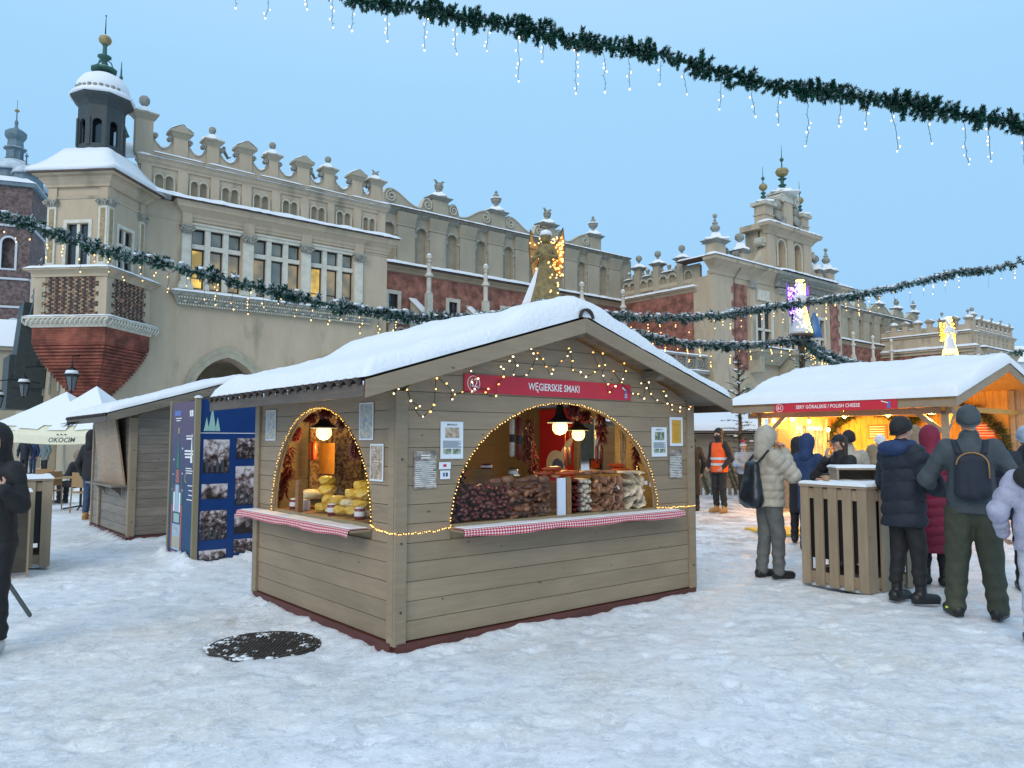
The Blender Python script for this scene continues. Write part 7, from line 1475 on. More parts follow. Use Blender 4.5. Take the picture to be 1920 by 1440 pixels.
# counter with cheeses
q = MB(); q.box(.75, .8, .3, 4.3, .05, .95); q.obj('counter_front', 'board_dark', hut3); q = MB(); q.box(.7, 1.4, .25, 4.35, .95, .99); q.obj('counter_top', 'counter_wood', hut3)
for k_ in range(16): tag(link('cheese', slab_mesh(.2, .16, .08, 'cheese', 60 + k_ % 4) if k_ < 4 else bpy.data.objects['cheese'].data, None, F3.w(.95 + .15 * (k_ % 3), .5 + k_ * .23, .99), (0, 0, k_ * .7)), 'golden smoked cheese lying on the counter of stall 61 behind the queue', 'cheese', 'smoked cheeses on the counter of stall 61')
# name board on the eave
sg = MB(); sg.box(-.014, 0, 0, 2.63, 0, .195); sign2 = F3.put('name_sign', sg, 'sign_red', (-.004, 1.035, 2.185), label='red name board SERY GÓRALSKIE / POLISH CHEESE with number 61 on the right stall', cat='sign')
t_ = MB(); text_mesh(t_, 'SERY GÓRALSKIE / POLISH CHEESE', .105, lambda a, b_: (-.0165, 1.42 - a, .097 + b_), sx=.86); t_.obj('lettering', 'sign_white', sign2)
t_ = MB(); text_mesh(t_, '61', .12, lambda a, b_: (-.0165, 2.5 - a, .097 + b_), sx=.85); t_.obj('lettering', 'sign_white', sign2)
m_ = MB(); m_.plate([(2.5 + .085 * math.cos(2 * math.pi * i / 28), .097 + .085 * math.sin(2 * math.pi * i / 28)) for i in range(28)], -.0165, -.0145, [[(2.5 + .076 * math.cos(2 * math.pi * i / 28), .097 + .076 * math.sin(2 * math.pi * i / 28)) for i in range(28)]], axis='x'); m_.obj('number_ring', 'sign_white', sign2)
m_ = MB(); m_.plate([(.12, .02), (.2, .02), (.185, .1), (.2, .15), (.12, .15), (.135, .1)], -.0165, -.0145, axis='x'); m_.obj('emblem_figure', 'sign_blue', sign2); m_ = MB(); m_.plate([(.17, .13), (.3, .17), (.31, .155), (.18, .115)], -.0185, -.017, axis='x'); m_.obj('emblem_trumpet', 'sign_white', sign2)
# orange info boards, bulbs, garland arches on the back wall
mat('board_orange', (0.6, 0.1, 0.02), .5)
for k_, (y, lab) in enumerate(((3.15, 'orange-red notice on the back wall of stall 61, left of the posts'), (.72, 'orange-red notice on the back wall of stall 61, near the right garland'))): q = MB(); q.box(-.012, 0, 0, .5, 0, .36); o = F3.put('notice', q, 'board_orange', (4.195, y, 1.62), label=lab, cat='notice'); [(lambda m_: (m_.box(-.014, -.0125, .06, .44, .06 + i * .06, .075 + i * .06), m_.obj('text_line', 'sign_white', o)))(MB()) for i in range(5)]
bl_ = MB(); bl_.ball((0, 0, 0), .05, 12); blm = bl_.mesh('bulb', 'bulb_big', True)
for k_, (x, y, z, lab) in enumerate(((.5, 4.0, 2.03, 'bare bulb at the far left corner of stall 61'), (.5, 3.55, 2.06, 'second bare bulb from the left under the eave of stall 61'), (.5, 2.35, 2.1, 'bare bulb under the number end of the red board, stall 61'), (.5, 1.45, 2.1, 'bare bulb under the middle right of the red board, stall 61'), (.5, .62, 2.13, 'bare bulb at the right brace of stall 61'), (2.2, 4.1, 2.05, 'bare bulb in front of the plastic sheet, left one'), (2.9, 4.0, 1.85, 'bare bulb in front of the plastic sheet, low middle one'), (3.3, 3.95, 1.7, 'bare bulb in front of the plastic sheet, lowest one'))):
 o = F3.emp('light_bulb', (x, y, z), label=lab, cat='light bulb'); link('bulb', blm, o); q = MB(); q.lathe([(.02, .04), (.02, .09)], n=8); q.tube([(0, 0, .09), (0, 0, .22)], .005, 4); q.obj('socket', 'black', o)
 ld = bpy.data.lights.new('bulb_light', 'POINT'); ld.energy = 80; ld.color = (1.0, .5, .1); ld.shadow_soft_size = .05; lo = bpy.data.objects.new('bulb_light', ld); COL.objects.link(lo); lo.parent = o; lo.location = (0, 0, -.08)
mat('fir_warm', (0.07, 0.085, 0.02), .7, var=.4, vscale=8)
def needle_arch(F, name, pts, rad, n, lab, mt, seed=0, ln=.09):
 rr = random.Random(seed); P = [Vector(p) for p in pts]; root = F.emp(name, tuple(P[0]), label=lab, cat='garland'); m_ = MB()
 for k_ in range(n):
  u_ = rr.random() * (len(P) - 1); i = min(int(u_), len(P) - 2); c = P[i].lerp(P[i + 1], u_ - i) - P[0]; d = Vector((rr.gauss(0, 1), rr.gauss(0, 1), rr.gauss(0, 1))).normalized(); q0 = c + d * rad * rr.uniform(.2, .7); q1 = q0 + (d + Vector((rr.gauss(0, .4), rr.gauss(0, .4), rr.gauss(0, .4)))) * ln; s_ = d.orthogonal().normalized() * .012
  m_.add([tuple(q0 - s_), tuple(q0 + s_), tuple(q1)], [(0, 1, 2)])
 tag(m_.obj('needles', mt, root, fix=False), kind='stuff'); w_ = MB(); w_.tube([tuple(p - P[0]) for p in P], .03, 6); w_.obj('stem', 'iron', root); return root
needle_arch(F3, 'fir_garland', [(4.1, 4.75 - .0, 1.0), (4.1, 4.7, 1.6), (4.1, 4.3, 2.1), (4.1, 3.7, 2.33), (4.1, 3.1, 2.25), (4.1, 2.7, 2.0)], .15, 2600, 'fir garland arching over the back wall of stall 61, left half', 'fir_warm', 1)
needle_arch(F3, 'fir_garland', [(4.1, 2.65, 1.98), (4.1, 2.3, 2.25), (4.1, 1.6, 2.4), (4.1, 1.0, 2.2), (4.1, .62, 1.75), (4.1, .5, 1.2), (4.1, .55, .7)], .15, 2800, 'fir garland arching over the back wall of stall 61, right half', 'fir_warm', 2)
bell_ = MB(); bell_.tube([(0, .16 * math.cos(t_), .16 * math.sin(t_)) for t_ in np.linspace(0, 6.28, 20)], .012, 5); F3.put('gold_ring', bell_, 'gold', (4.0, 2.68, 2.02), label='thin gold ring where the two fir garlands of stall 61 meet', cat='ornament')
# ================================================================ long low hut with snowy roof in the background, fence and branches
bg = empty('background_stall', (4.6, 26.5, 0), R(0), 'low dark stall under a wide snowy roof behind the orange vest', 'market stall')
q = MB(); q.box(0, 7, 0, 3, 0, 1.8); q.obj('wall', 'board_dark', bg); q = MB(); q.hexa([(-.4, -.5, 1.85), (7.4, -.5, 1.85), (7.4, 3.4, 1.85), (-.4, 3.4, 1.85)], [(-.4, -.5, 1.93), (7.4, -.5, 1.93), (7.4, 1.6, 2.75), (-.4, 1.6, 2.75)]); q.obj('roof', 'eave', bg)
q = MB(); snow_top(q, [(-.45, -.55, 1.93), (7.45, -.55, 1.93), (7.45, 1.7, 2.78), (-.45, 1.7, 2.78)], 60, 24, .24, .12, .04, 1.2, 3.0, .05); q.obj('roof_snow', 'snow_roof', bg, True)
q = MB(); q.box(-.2, .9, -1.2, -1.1, 2.06, 2.13); q.obj('beam', 'counter_wood', bg)
bg2 = empty('background_stall', (3.9, 32, 0), R(0), 'further snowy stall roof just above the wide one behind the fir tree', 'market stall')
q = MB(); q.box(0, 5, 0, 3, 0, 2.4); q.obj('wall', 'board_dark', bg2); q = MB(); snow_top(q, [(-.3, -.4, 2.4), (5.3, -.4, 2.4), (5.3, 1.8, 3.1), (-.3, 1.8, 3.1)], 40, 20, .25, .12, .04, 1.2, 8.0, .05); q.obj('roof_snow', 'snow_roof', bg2, True)
fn = empty('picket_fence', (4.2, 22.3, 0), R(2), 'weathered picket fence behind the orange vest and the child', 'fence')
for k in range(26):
 q = MB(); x = k * .17; h = 1.05 + .05 * math.sin(k * 2.1); q.plate([(x, .02), (x + .1, .02), (x + .1, h), (x + .05, h + .05), (x, h)], 0, .02); q.obj('picket', 'board_old', fn)
for z in (.3, .85): q = MB(); q.box(0, 4.4, .021, .05, z, z + .08); q.obj('rail', 'board_old', fn)
# ================================================================ fir garlands with icicle lights
mat('fir', (0.008, 0.085, 0.055), .6, var=.5, vscale=5, rnd=.3); mat('fir_snowy', (0.5, 0.55, 0.58), .8, var=.3, vscale=20)
def sprig_mesh(seed, L_=.115, n=70, nl=.034, frost=.12, wd=.0048):
 """fir tip: a stem with needles all round"""
 rr = random.Random(seed); m_ = MB(); m_.tube([(0, 0, 0), (L_ * .5, 0, .006), (L_, 0, 0)], [.004, .003, .001], 3)
 for k in range(n):
  t_ = rr.random(); a = rr.uniform(0, 2 * math.pi); p = Vector((L_ * t_, 0, 0)); d = Vector((.5 + .5 * t_ * t_, .85 * math.cos(a), .85 * math.sin(a))).normalized() * nl * rr.uniform(.7, 1.2); w_ = Vector((-d.y, d.x, 0)).normalized() * wd if abs(d.x) + abs(d.y) > 1e-4 else Vector((.003, 0, 0))
  m_.mi = 1 if (d.z > .01 and rr.random() < frost * 4) else 0
  m_.add([tuple(p - w_), tuple(p + w_), tuple(p + d * 1.0 + w_ * .4), tuple(p + d - w_ * .4)], [(0, 1, 2, 3)])
 return m_
SPR = {}
def sprigs(kind, frost, n=70):
 if kind not in SPR: SPR[kind] = [sprig_mesh(100 * frost + k, frost=frost, n=n, wd=.0048 if n > 60 else .009, nl=.034 if n > 60 else .05) for k in range(6)]
 return SPR[kind]
def curve_pts(pts, step):
 P = [Vector(p) for p in pts]; out = []
 for i in range(len(P) - 1):
  p0 = P[max(0, i - 1)]; p1 = P[i]; p2 = P[i + 1]; p3 = P[min(len(P) - 1, i + 2)]; n = max(2, int((p2 - p1).length / step))
  for k in range(n): t_ = k / n; out.append(.5 * ((2 * p1) + (p2 - p0) * t_ + (2 * p0 - 5 * p1 + 4 * p2 - p3) * t_ * t_ + (3 * p1 - p0 - 3 * p2 + p3) * t_ ** 3))
 out.append(P[-1]); return out
def garland(pts, lab, rad, per_m, parts, frost, strands, seed, sl=(.2, .55), bulb_r=.009, sc=1.0, snow=0, group=None, bmat='bulb_white', low=False, nd=70):
 rr = random.Random(seed); C_ = curve_pts(pts, .08); o0 = C_[0].copy(); root = empty('fir_garland', tuple(o0), 0, lab, 'garland', group)
 L_ = sum((b_ - a).length for a, b_ in zip(C_[:-1], C_[1:])); N_ = int(L_ * per_m); q = MB(); q.tube([tuple(p - o0) for p in C_[::3] + [C_[-1]]], rad * .14, 5); q.obj('rope', 'fir', root)
 bushy = [1 + .22 * math.sin(i * .9 + 2 * math.sin(i * .37)) for i in range(len(C_))]
 mesh = sprigs('f%g_%d' % (frost, nd), frost, nd); me = [s.mesh('fir_sprig', ['fir', 'fir_snowy'], fix=False) for s in mesh] if parts else None; big = MB()
 for k in range(N_):
  u_ = rr.random() * (len(C_) - 1.001); i = int(u_); p = C_[i].lerp(C_[i + 1], u_ - i) - o0; t_ = (C_[i + 1] - C_[i]).normalized(); a = rr.uniform(0, 2 * math.pi); u1 = t_.orthogonal().normalized(); u2 = t_.cross(u1)
  d = (u1 * math.cos(a) + u2 * math.sin(a) + t_ * rr.uniform(-.6, .9)).normalized(); s = sc * rad / .13 * bushy[i] * rr.uniform(.65, 1.15)
  M = d.to_track_quat('X', 'Z').to_matrix().to_4x4(); j = rr.randrange(6)
  if k < parts:
   o = link('fir_sprig', me[j], root); o.matrix_local = Matrix.Translation(p) @ M @ Matrix.Scale(s, 4)
  else:
   A3 = np.array(M.to_3x3()) * s; V_ = np.array(mesh[j].v) @ A3.T + np.array(p); big.mi = 0; b0 = len(big.v); big.v.extend(map(tuple, V_)); big.f.extend([tuple(x + b0 for x in f) for f in mesh[j].f]); big.m.extend(mesh[j].m)
 if big.v: tag(big.obj('foliage', ['fir', 'fir_snowy'], root, fix=False), kind='stuff')
 if snow:
  q = MB()
  for k in range(int(L_ * snow)):
   u_ = rr.random() * (len(C_) - 1.001); i = int(u_); p = C_[i].lerp(C_[i + 1], u_ - i) - o0; r_ = rad * rr.uniform(.25, .5); q.ball((p.x + rr.uniform(-.3, .3) * rad, p.y + rr.uniform(-.6, .6) * rad, p.z + rad * rr.uniform(.35, .8)), r_, 6, .45)
  tag(q.obj('snow_clumps', 'snow_roof', root, True), kind='stuff')
 # icicle strands
 bm = MB(); bm.lathe([(.001, -bulb_r * 1.2), (bulb_r * .6, -bulb_r * .4), (bulb_r, .0), (.3 * bulb_r, bulb_r)], n=6, close=False); bmm = bm.mesh('bulb', bmat, True); acc = 0; nxt = .1; lit = MB(); wr = MB()
 for a, b_ in zip(C_[:-1], C_[1:]):
  l = (b_ - a).length
  while nxt < acc + l:
   p = a.lerp(b_, (nxt - acc) / l) - o0 - Vector((0, 0, rad * .6)); h = rr.uniform(*sl); n = max(3, int(h / .045)); pts_ = [p]; x = 0; y = 0
   for k in range(n): x += rr.uniform(-.014, .014); y += rr.uniform(-.012, .012); pts_.append(p + Vector((x, y, -h * (k + 1) / n)))
   if low: [lit.ball(tuple(q_), bulb_r, 5) for q_ in pts_[1:] if rr.random() < .3]; wr.tube(pts_, .003, 3)
   else:
    w_ = MB(); w_.tube(pts_, .0028, 4); bl2 = []
    for q_ in pts_[1:-1]:
     if rr.random() < .75: e_ = q_ + Vector((rr.choice((-1, 1)) * .02, 0, .006)); w_.tube([q_, e_], .0022, 3); bl2.append(e_)
    so_ = w_.obj('icicle_strand', 'wire', root)
    for e_ in [b__ for b__ in bl2 if rr.random() < .55] + [pts_[-1]]: link('bulb', bmm, so_, tuple(e_), None, rr.uniform(.8, 1.25))
   nxt += strands * rr.uniform(.75, 1.3)
  acc += l
 if low: tag(lit.obj('bulbs', bmat, root), kind='stuff'); tag(wr.obj('strand_wires', 'wire', root), kind='stuff')
 return root
garland([(-3.4, 8, 7.0), (-1.85, 8, 6.44), (-1.58, 8, 6.30), (-.888, 8, 6.22), (-.39, 8, 6.094), (.10, 8, 6.01), (.697, 8, 5.865), (1.29, 8, 5.765), (1.61, 8, 5.71), (2.21, 8, 5.52), (2.82, 8, 5.35), (3.42, 8, 5.29), (4.02, 8, 5.19), (4.63, 8, 5.08), (5.42, 8, 4.96), (6.4, 8, 4.8), (9.0, 8, 4.6)], 'near fir garland crossing the sky at the top right with hanging icicle lights', .125, 150, 290, .05, .33, 1, nd=100)
garland([(-13, 15, 6.7), (-9.6, 13, 5.6), (-8.14, 12, 5.13), (-6.422, 12, 4.571), (-4.719, 12, 4.16), (-3.026, 12, 3.75), (-2.184, 12.2, 3.62), (-.924, 13.3, 3.66), (.3, 15.4, 4.2), (.8, 18.8, 4.95)], 'fir garland sagging across the near wing to the golden angel, amber lights below', .13, 110, 200, .2, .24, 2, (.1, .42), .011, .95, 9, bmat='bulb_warm', nd=40)
mat('post_wood', (0.12, 0.08, 0.05), .8)
g3 = [((.85, 19, 4.95), (2.0, 20.5, 4.98), (5.35, 22.5, 5.2), (8.93, 25, 6.0), (12.6, 26.5, 6.75), (15.9, 27, 7.55), (18.3, 27.0, 8.0), (30, 28, 12)), ((.85, 19, 4.9), (4.0, 21.5, 4.45), (7.0, 24, 4.55), (9.8, 26, 5.0)), ((9.85, 26, 5.05), (12.6, 29.5, 4.75), (16, 33, 4.75), (20.5, 36, 5.4)), ((9.85, 26, 4.95), (11.9, 28, 4.35), (14.5, 30, 4.1), (17.5, 32, 4.3)), ((20.6, 36, 5.45), (23, 35, 5.6), (26.5, 34, 6.6))]
for k_, (p_, lab) in enumerate(zip(g3, ('snowy fir garland from the golden angel past the violet one up to the right', 'lower snowy fir garland between the golden angel and the violet angel', 'fir garland from the violet angel down towards the far white angel', 'lower fir garland right of the violet angel thick with yellow lights', 'fir garland from the far white angel to the right edge'))):
 garland(p_, lab, .17, 75, 0, .3, .5 if k_ != 3 else .2, 10 + k_, (.2, .65), .018, .95, 8, bmat='bulb_warm', low=True, nd=34)
# ================================================================ light angels on poles
mat('angel_gold', (0.22, 0.16, 0.06), .7, var=.5, vscale=9); mat('angel_wing', (0.5, 0.24, 0.05), .6, var=.4, vscale=6); mat('angel_white', (0.7, 0.68, 0.72), .6); mat('angel_blue', (0.05, 0.15, 0.4), .5); mat('angel_violet', (0.25, 0.12, 0.6), .5, emit=(.3, .1, 1), estr=.5)
def angel(loc, H_, rz, lab, robe, wing, bulbs, pole_to=0, seed=0, halo='bulb_yellow', extra=None):
 rr = random.Random(seed); root = empty('light_angel', loc, rz, lab, 'light figure'); s = H_ / 2.0
 q = MB(); q.lathe([(.42 * s, 0), (.40 * s, .12 * s), (.28 * s, .55 * s), (.2 * s, .95 * s), (.17 * s, 1.15 * s), (.24 * s, 1.35 * s), (.2 * s, 1.5 * s), (.09 * s, 1.56 * s)], n=14, sy=.7); q.obj('robe', robe, root, True)
 q = MB(); q.ball((0, 0, 1.72 * s), .15 * s, 10, 1.15); q.obj('head', robe, root, True)
 q = MB(); q.lathe([(.16 * s, 1.76 * s), (.13 * s, 1.87 * s), (.02, 1.92 * s)], n=10); q.obj('snow_cap', 'snow_roof', root, True)
 for sg in (-1, 1):
  P = [(sg * x_ * s, z_ * s) for x_, z_ in ((.1, 1.42), (.32, 1.7), (.42, 1.98), (.46, 1.5), (.42, 1.1), (.36, .66), (.22, .85), (.1, 1.1))]
  q = MB(); q.plate(P, .14 * s, .18 * s); w_ = q.obj('wing', wing, root)
  q = MB(); q.tube([(x, .12 * s, z) for x, z in P + P[:1]], .014 * s, 4); [q.tube([(P[0][0], .12 * s, P[0][1]), (x, .12 * s, z)], .01 * s, 4) for x, z in P[2:6]]; q.obj('wing_frame', 'post_wood', w_)
  q = MB(); q.tube([(sg * .2 * s, 0, 1.38 * s), (sg * .3 * s, -.15 * s, 1.15 * s), (sg * .05 * s, -.28 * s, 1.22 * s)], [.08 * s, .06 * s, .04 * s], 8); q.obj('arm', robe, root, True)
 for bm_, n, f in bulbs:
  q = MB()
  for k in range(n):
   p = f(rr); q.ball((p[0] * s, p[1] * s, p[2] * s), .022 * s, 5)
  tag(q.obj('bulbs', bm_, root), kind='stuff')
 q = MB(); q.tube([(.14 * s * math.cos(t_), .14 * s * math.sin(t_), 2.0 * s) for t_ in np.linspace(0, 6.28, 14)], .018 * s, 5); q.obj('halo', halo, root)
 q = MB(); q.lathe([(.45 * s, -.06), (.45 * s, 0)], n=12); q.obj('base', 'post_wood', root)
 q = MB(); q.lathe([(.11, -loc[2] + pole_to), (.09, -.06)], n=10); q.obj('pole', 'post_wood', root); return root
rb_ = lambda a0, a1, z0, z1: (lambda rr: (lambda a, z: ((.43 - .24 * min(1, z)) * math.cos(a), .7 * (.43 - .24 * min(1, z)) * math.sin(a), z))(rr.uniform(a0, a1), rr.uniform(z0, z1)))
wg_ = lambda sg: (lambda rr: (sg * rr.uniform(.1, .43), .1, rr.uniform(.75, 1.75)))
angel((.85, 19, 4.95), 2.0, R(-12), 'golden wire angel with lit amber wings behind the nearest stall roof', 'angel_gold', 'angel_wing', [('bulb_warm', 65, wg_(1)), ('bulb_warm', 22, wg_(-1)), ('bulb_amber', 30, wg_(1)), ('bulb_warm', 16, rb_(-1.2, 0, 0, 1.2))], seed=1, halo='post_wood')
q = MB(); q.hexa([(-.62, -.1, -.02), (-.2, -.1, -.02), (-.2, .1, -.02), (-.62, .1, -.02)], [(-.22, -.06, .95), (-.16, -.06, .95), (-.16, .06, .95), (-.22, .06, .95)]); ca = q.obj('snowy_train', 'snow_roof', bpy.data.objects['light_angel']); q = MB(); q.ball((-.3, -.1, .0), .16, 8, .5); q.obj('red_ribbon', 'sign_red', bpy.data.objects['light_angel'])
angel((9.85, 26, 5.2), 1.85, R(10), 'violet and yellow lit angel with a blue bell before the central wing', 'angel_white', 'angel_violet', [('bulb_violet', 130, wg_(-1)), ('bulb_violet', 60, rb_(-3.2, -1.8, .5, 1.9)), ('bulb_yellow', 170, rb_(-1.7, 0.2, 0, 1.9)), ('bulb_white', 80, rb_(-2.6, -1.4, .2, 1.8))], seed=2)
q = MB(); q.lathe([(.26, -.05), (.2, .25), (.12, .6), (.03, .8)], (.62, .2, 0), 10); q.obj('blue_bell', 'angel_blue', bpy.data.objects['light_angel.001'], True)
angel((20.6, 36, 5.6), 1.8, R(5), 'far white angel outlined in yellow lights above the roof of stall 61', 'angel_white', 'angel_wing', [('bulb_yellow', 170, rb_(-3.1, 0, 0, .3)), ('bulb_yellow', 50, rb_(-2.9, -2.6, 0, 1.3)), ('bulb_yellow', 50, rb_(-.5, -.2, 0, 1.3)), ('bulb_yellow', 80, wg_(1)), ('bulb_yellow', 80, wg_(-1)), ('bulb_yellow', 40, rb_(-2.9, -.2, .9, 1.9))], seed=3)
def fir_tree(loc, h, r, lab, seed, bare=.0, snow=1.0, name='fir_tree', dens=1.0):
 rr = random.Random(seed); root = empty(name, loc, 0, lab, 'tree'); q = MB(); q.tube([(0, 0, 0), (.02, 0, h * .5), (0, 0, h)], [h * .014 + .015, h * .01 + .01, .008], 7); q.obj('trunk', 'post_wood', root); br_ = MB(); nd = MB(); sn2 = MB(); n = int(h * 26 * dens)
 for k in range(n):
  t_ = k / n; z = h * (.12 + .86 * t_); l = r * (1 - t_) ** .8 * rr.uniform(.7, 1.1) + .08; a = rr.uniform(0, 6.28); d = Vector((math.cos(a), math.sin(a), .15 if t_ < .6 else .55)); e = Vector((0, 0, z)) + d * l + Vector((0, 0, -.12 * l)); br_.tube([(0, 0, z), tuple(Vector((0, 0, z)) + d * l * .5), tuple(e)], [.012, .008, .003], 4)
  if rr.random() < bare: continue
  m = int(l * 75)
  for j in range(m):
   s_ = rr.random() ** .7; p = Vector((0, 0, z)) + d * l * s_ + Vector((0, 0, -.12 * l * s_ * s_)); sd = Vector((-math.sin(a), math.cos(a), 0)) * rr.choice((-1, 1)); v = (sd * rr.uniform(.5, 1) + d * .7 + Vector((0, 0, rr.uniform(-.5, .3)))).normalized() * rr.uniform(.06, .13) * (1.3 - s_ * .5); w_ = v.cross(Vector((0, 0, 1))).normalized() * .02
   nd.add([tuple(p - w_), tuple(p + w_), tuple(p + v)], [(0, 1, 2)])
  if rr.random() < .22 * snow: p = Vector((0, 0, z)) + d * l * .65; sn2.ball((p.x, p.y, p.z + .03), rr.uniform(.03, .09), 6, .45)
 tag(br_.obj('branches', 'post_wood', root), kind='stuff')
 if nd.v: tag(nd.obj('needles', 'fir', root, fix=False), kind='stuff')
 if sn2.v: tag(sn2.obj('snow_clumps', 'snow_roof', root, True), kind='stuff')
fir_tree((6.2, 21, 0), 4.0, .75, 'thin snowy fir with a bare top behind the child in front of the snowy roof', 1, bare=.0, dens=.75)
fir_tree((9.8, 25.8, 2.6), 2.3, .75, 'dark fir tied round the pole under the violet angel', 2)
fir_tree((-1.0, 16.5, 2.0), 2.6, .55, 'bare twiggy tree top above the roof snow of the nearest stall', 3, bare=1, name='bare_tree', dens=.35)
fir_tree((12.6, 24, 2.2), 1.9, .8, 'small dark bush of fir twigs above the ridge of stall 61', 4, bare=.5)
fb = empty('fir_branches', (4.9, 21.9, 0), 0, 'cut fir branches leaning against the picket fence', 'fir branches')
for k_ in range(16):
 rr = random.Random(k_); q = MB(); x0 = rr.uniform(-.8, 1.5)
 for j in range(120): t_ = rr.random(); p = Vector((x0 + .35 * t_, -.1 - .12 * rr.random(), 1.15 - 1.0 * t_)); v = Vector((rr.uniform(-.5, .6), rr.uniform(-.4, .1), -rr.uniform(.3, 1))).normalized() * rr.uniform(.08, .17); w_ = Vector((.012, 0, .004)); q.add([tuple(p - w_), tuple(p + w_), tuple(p + v)], [(0, 1, 2)])
 q.obj('branch', 'fir_green2' if 'fir_green2' in MATS else mat('fir_green2', (0.045, 0.06, 0.03), .7, var=.4, rnd=.3), fb, fix=False)
# ================================================================ umbrellas, terrace furniture
mat('canvas', (0.72, 0.68, 0.5), .8, var=.08, vscale=2); mat('chair_wood', (0.3, 0.17, 0.07), .6, rnd=.15); mat('pole_cream', (0.5, 0.46, 0.36), .6)
def umbrella(loc, rz, half, zt, ze, lab, txt):
 root = empty('parasol', loc, R(rz), lab, 'parasol'); h = half; c_ = [(-h, -h), (h, -h), (h, h), (-h, h)]
 for k in range(4):
  a, b_ = c_[k], c_[(k + 1) % 4]; q = MB(); n = 10; vs = []; fs = []
  for i in range(n + 1):
   for j in range(n + 1):
    s_ = i / n; u_ = j / n; x = (a[0] + (b_[0] - a[0]) * u_) * s_; y = (a[1] + (b_[1] - a[1]) * u_) * s_; sag = .18 * math.sin(math.pi * u_) * s_ * s_ ; vs.append((x * (1 - .04 * math.sin(math.pi * u_) * s_), y * (1 - .04 * math.sin(math.pi * u_) * s_), zt - (zt - ze) * s_ ** 1.0 - sag * .5 - .14 * math.sin(math.pi * s_) * .6))
  fs = [(i * (n + 1) + j, (i + 1) * (n + 1) + j, (i + 1) * (n + 1) + j + 1, i * (n + 1) + j + 1) for i in range(n) for j in range(n)]; q.add(vs, fs); q.obj('canopy_panel', 'canvas', root, True)
  sn_m = MB(); sn_m.add([(x * 1.0, y, z + .035 + .03 * float(fbm(np.array([x * 3 + k]), np.array([y * 3]))[0])) for i_, (x, y, z) in enumerate(vs)], [f for f in fs if f[0] // (n + 1) < n - 1 - (f[0] % 3 == 0)]); sn_m.obj('canopy_snow', 'snow_roof', root, True)
  q = MB(); w2 = []
  for j in range(n + 1): x, y, z = vs[n * (n + 1) + j]; w2 += [(x, y, z), (x * 1.0, y * 1.0, z - .24)]
  q.add(w2, [(2 * j, 2 * j + 1, 2 * j + 3, 2 * j + 2) for j in range(n)]); q.obj('valance', 'canvas', root)
  if txt and k in (0, 3):
   t_ = MB(); ang = math.atan2(b_[1] - a[1], b_[0] - a[0]); m0 = vs[n * (n + 1) + 5]; m0 = (m0[0] * 1.006, m0[1] * 1.006, m0[2] - .1); text_mesh(t_, txt, .2, lambda x, y: (m0[0] + x * math.cos(ang), m0[1] + x * math.sin(ang), m0[2] + y - .01), sx=1.05, shear=.25); t_.obj('lettering', 'ink', root)
   t_ = MB(); [t_.ball((m0[0] + math.cos(ang) * dx, m0[1] + math.sin(ang) * dx, m0[2] + .16), .035, 6, .6) for dx in (-.12, 0, .12)]; tag(t_.obj('emblem', 'ink', root), kind='stuff')
 q = MB(); q.tube([(0, 0, 0), (0, 0, zt - .1)], .04, 8); q.obj('pole', 'pole_cream', root); q = MB(); q.lathe([(.55, 0), (.5, .12), (.3, .25), (.1, .3)], n=14); q.obj('base_snow', 'snow_roof', root, True)
 for x, y in c_: q = MB(); q.tube([(0, 0, zt - .55), (x * .95, y * .95, ze + .0)], .018, 5); q.obj('rib', 'pole_cream', root)
umbrella((-13.25, 24.5, 0), -5, 1.65, 3.28, 1.80, 'cream parasol lettered OKOCIM, snow on top, left of the closed hut', 'OKOCIM')
umbrella((-16.0, 27.6, 0), -5, 2.0, 3.3, 1.85, 'second cream snowy parasol behind the lettered one at the left edge', None)
def chair(loc, rz, lab, slat=True):
 root = empty('terrace_chair', loc, R(rz), lab, 'chair')
 for x, y, h in ((-.22, -.22, .66), (.22, -.22, .66), (-.22, .22, .86), (.22, .22, .86)): q = MB(); q.tube([(x * 1.1, y * 1.1, 0), (x, y, h)], .016, 5); q.obj('leg', 'chair_wood', root)
 q = MB(); q.box(-.24, .24, -.24, .24, .43, .46); q.obj('seat', 'chair_wood', root); q = MB(); q.box(-.23, .23, .21, .235, .56, .88); q.obj('backrest', 'chair_wood', root)
 for x in (-.22, .22): q = MB(); q.box(x - .025, x + .025, -.24, .22, .65, .675); q.obj('armrest', 'chair_wood', root)
def table(loc, w_, lab):
 root = empty('terrace_table', loc, R(20), lab, 'table'); q = MB(); q.box(-w_, w_, -.38, .38, .72, .75); q.obj('tabletop', 'chair_wood', root); q = MB(); q.tube([(0, 0, .05), (0, 0, .72)], .03, 6); q.obj('column', 'iron', root)
 for a in range(4): q = MB(); q.tube([(0, 0, .08), (.35 * math.cos(a * 1.57), .35 * math.sin(a * 1.57), .02)], .02, 5); q.obj('foot', 'iron', root)
table((-9.95, 17.9, 0), .55, 'brown terrace table behind the left standing table'); chair((-9.35, 17.1, 0), 150, 'light wooden armchair nearest the closed hut'); chair((-10.6, 17.6, 0), -100, 'wooden armchair at the left side of the terrace table'); chair((-9.3, 18.9, 0), 10, 'wooden chair behind the terrace table with an orange back'); chair((-11.6, 19, 0), 0, 'wooden chair further left behind the standing table')
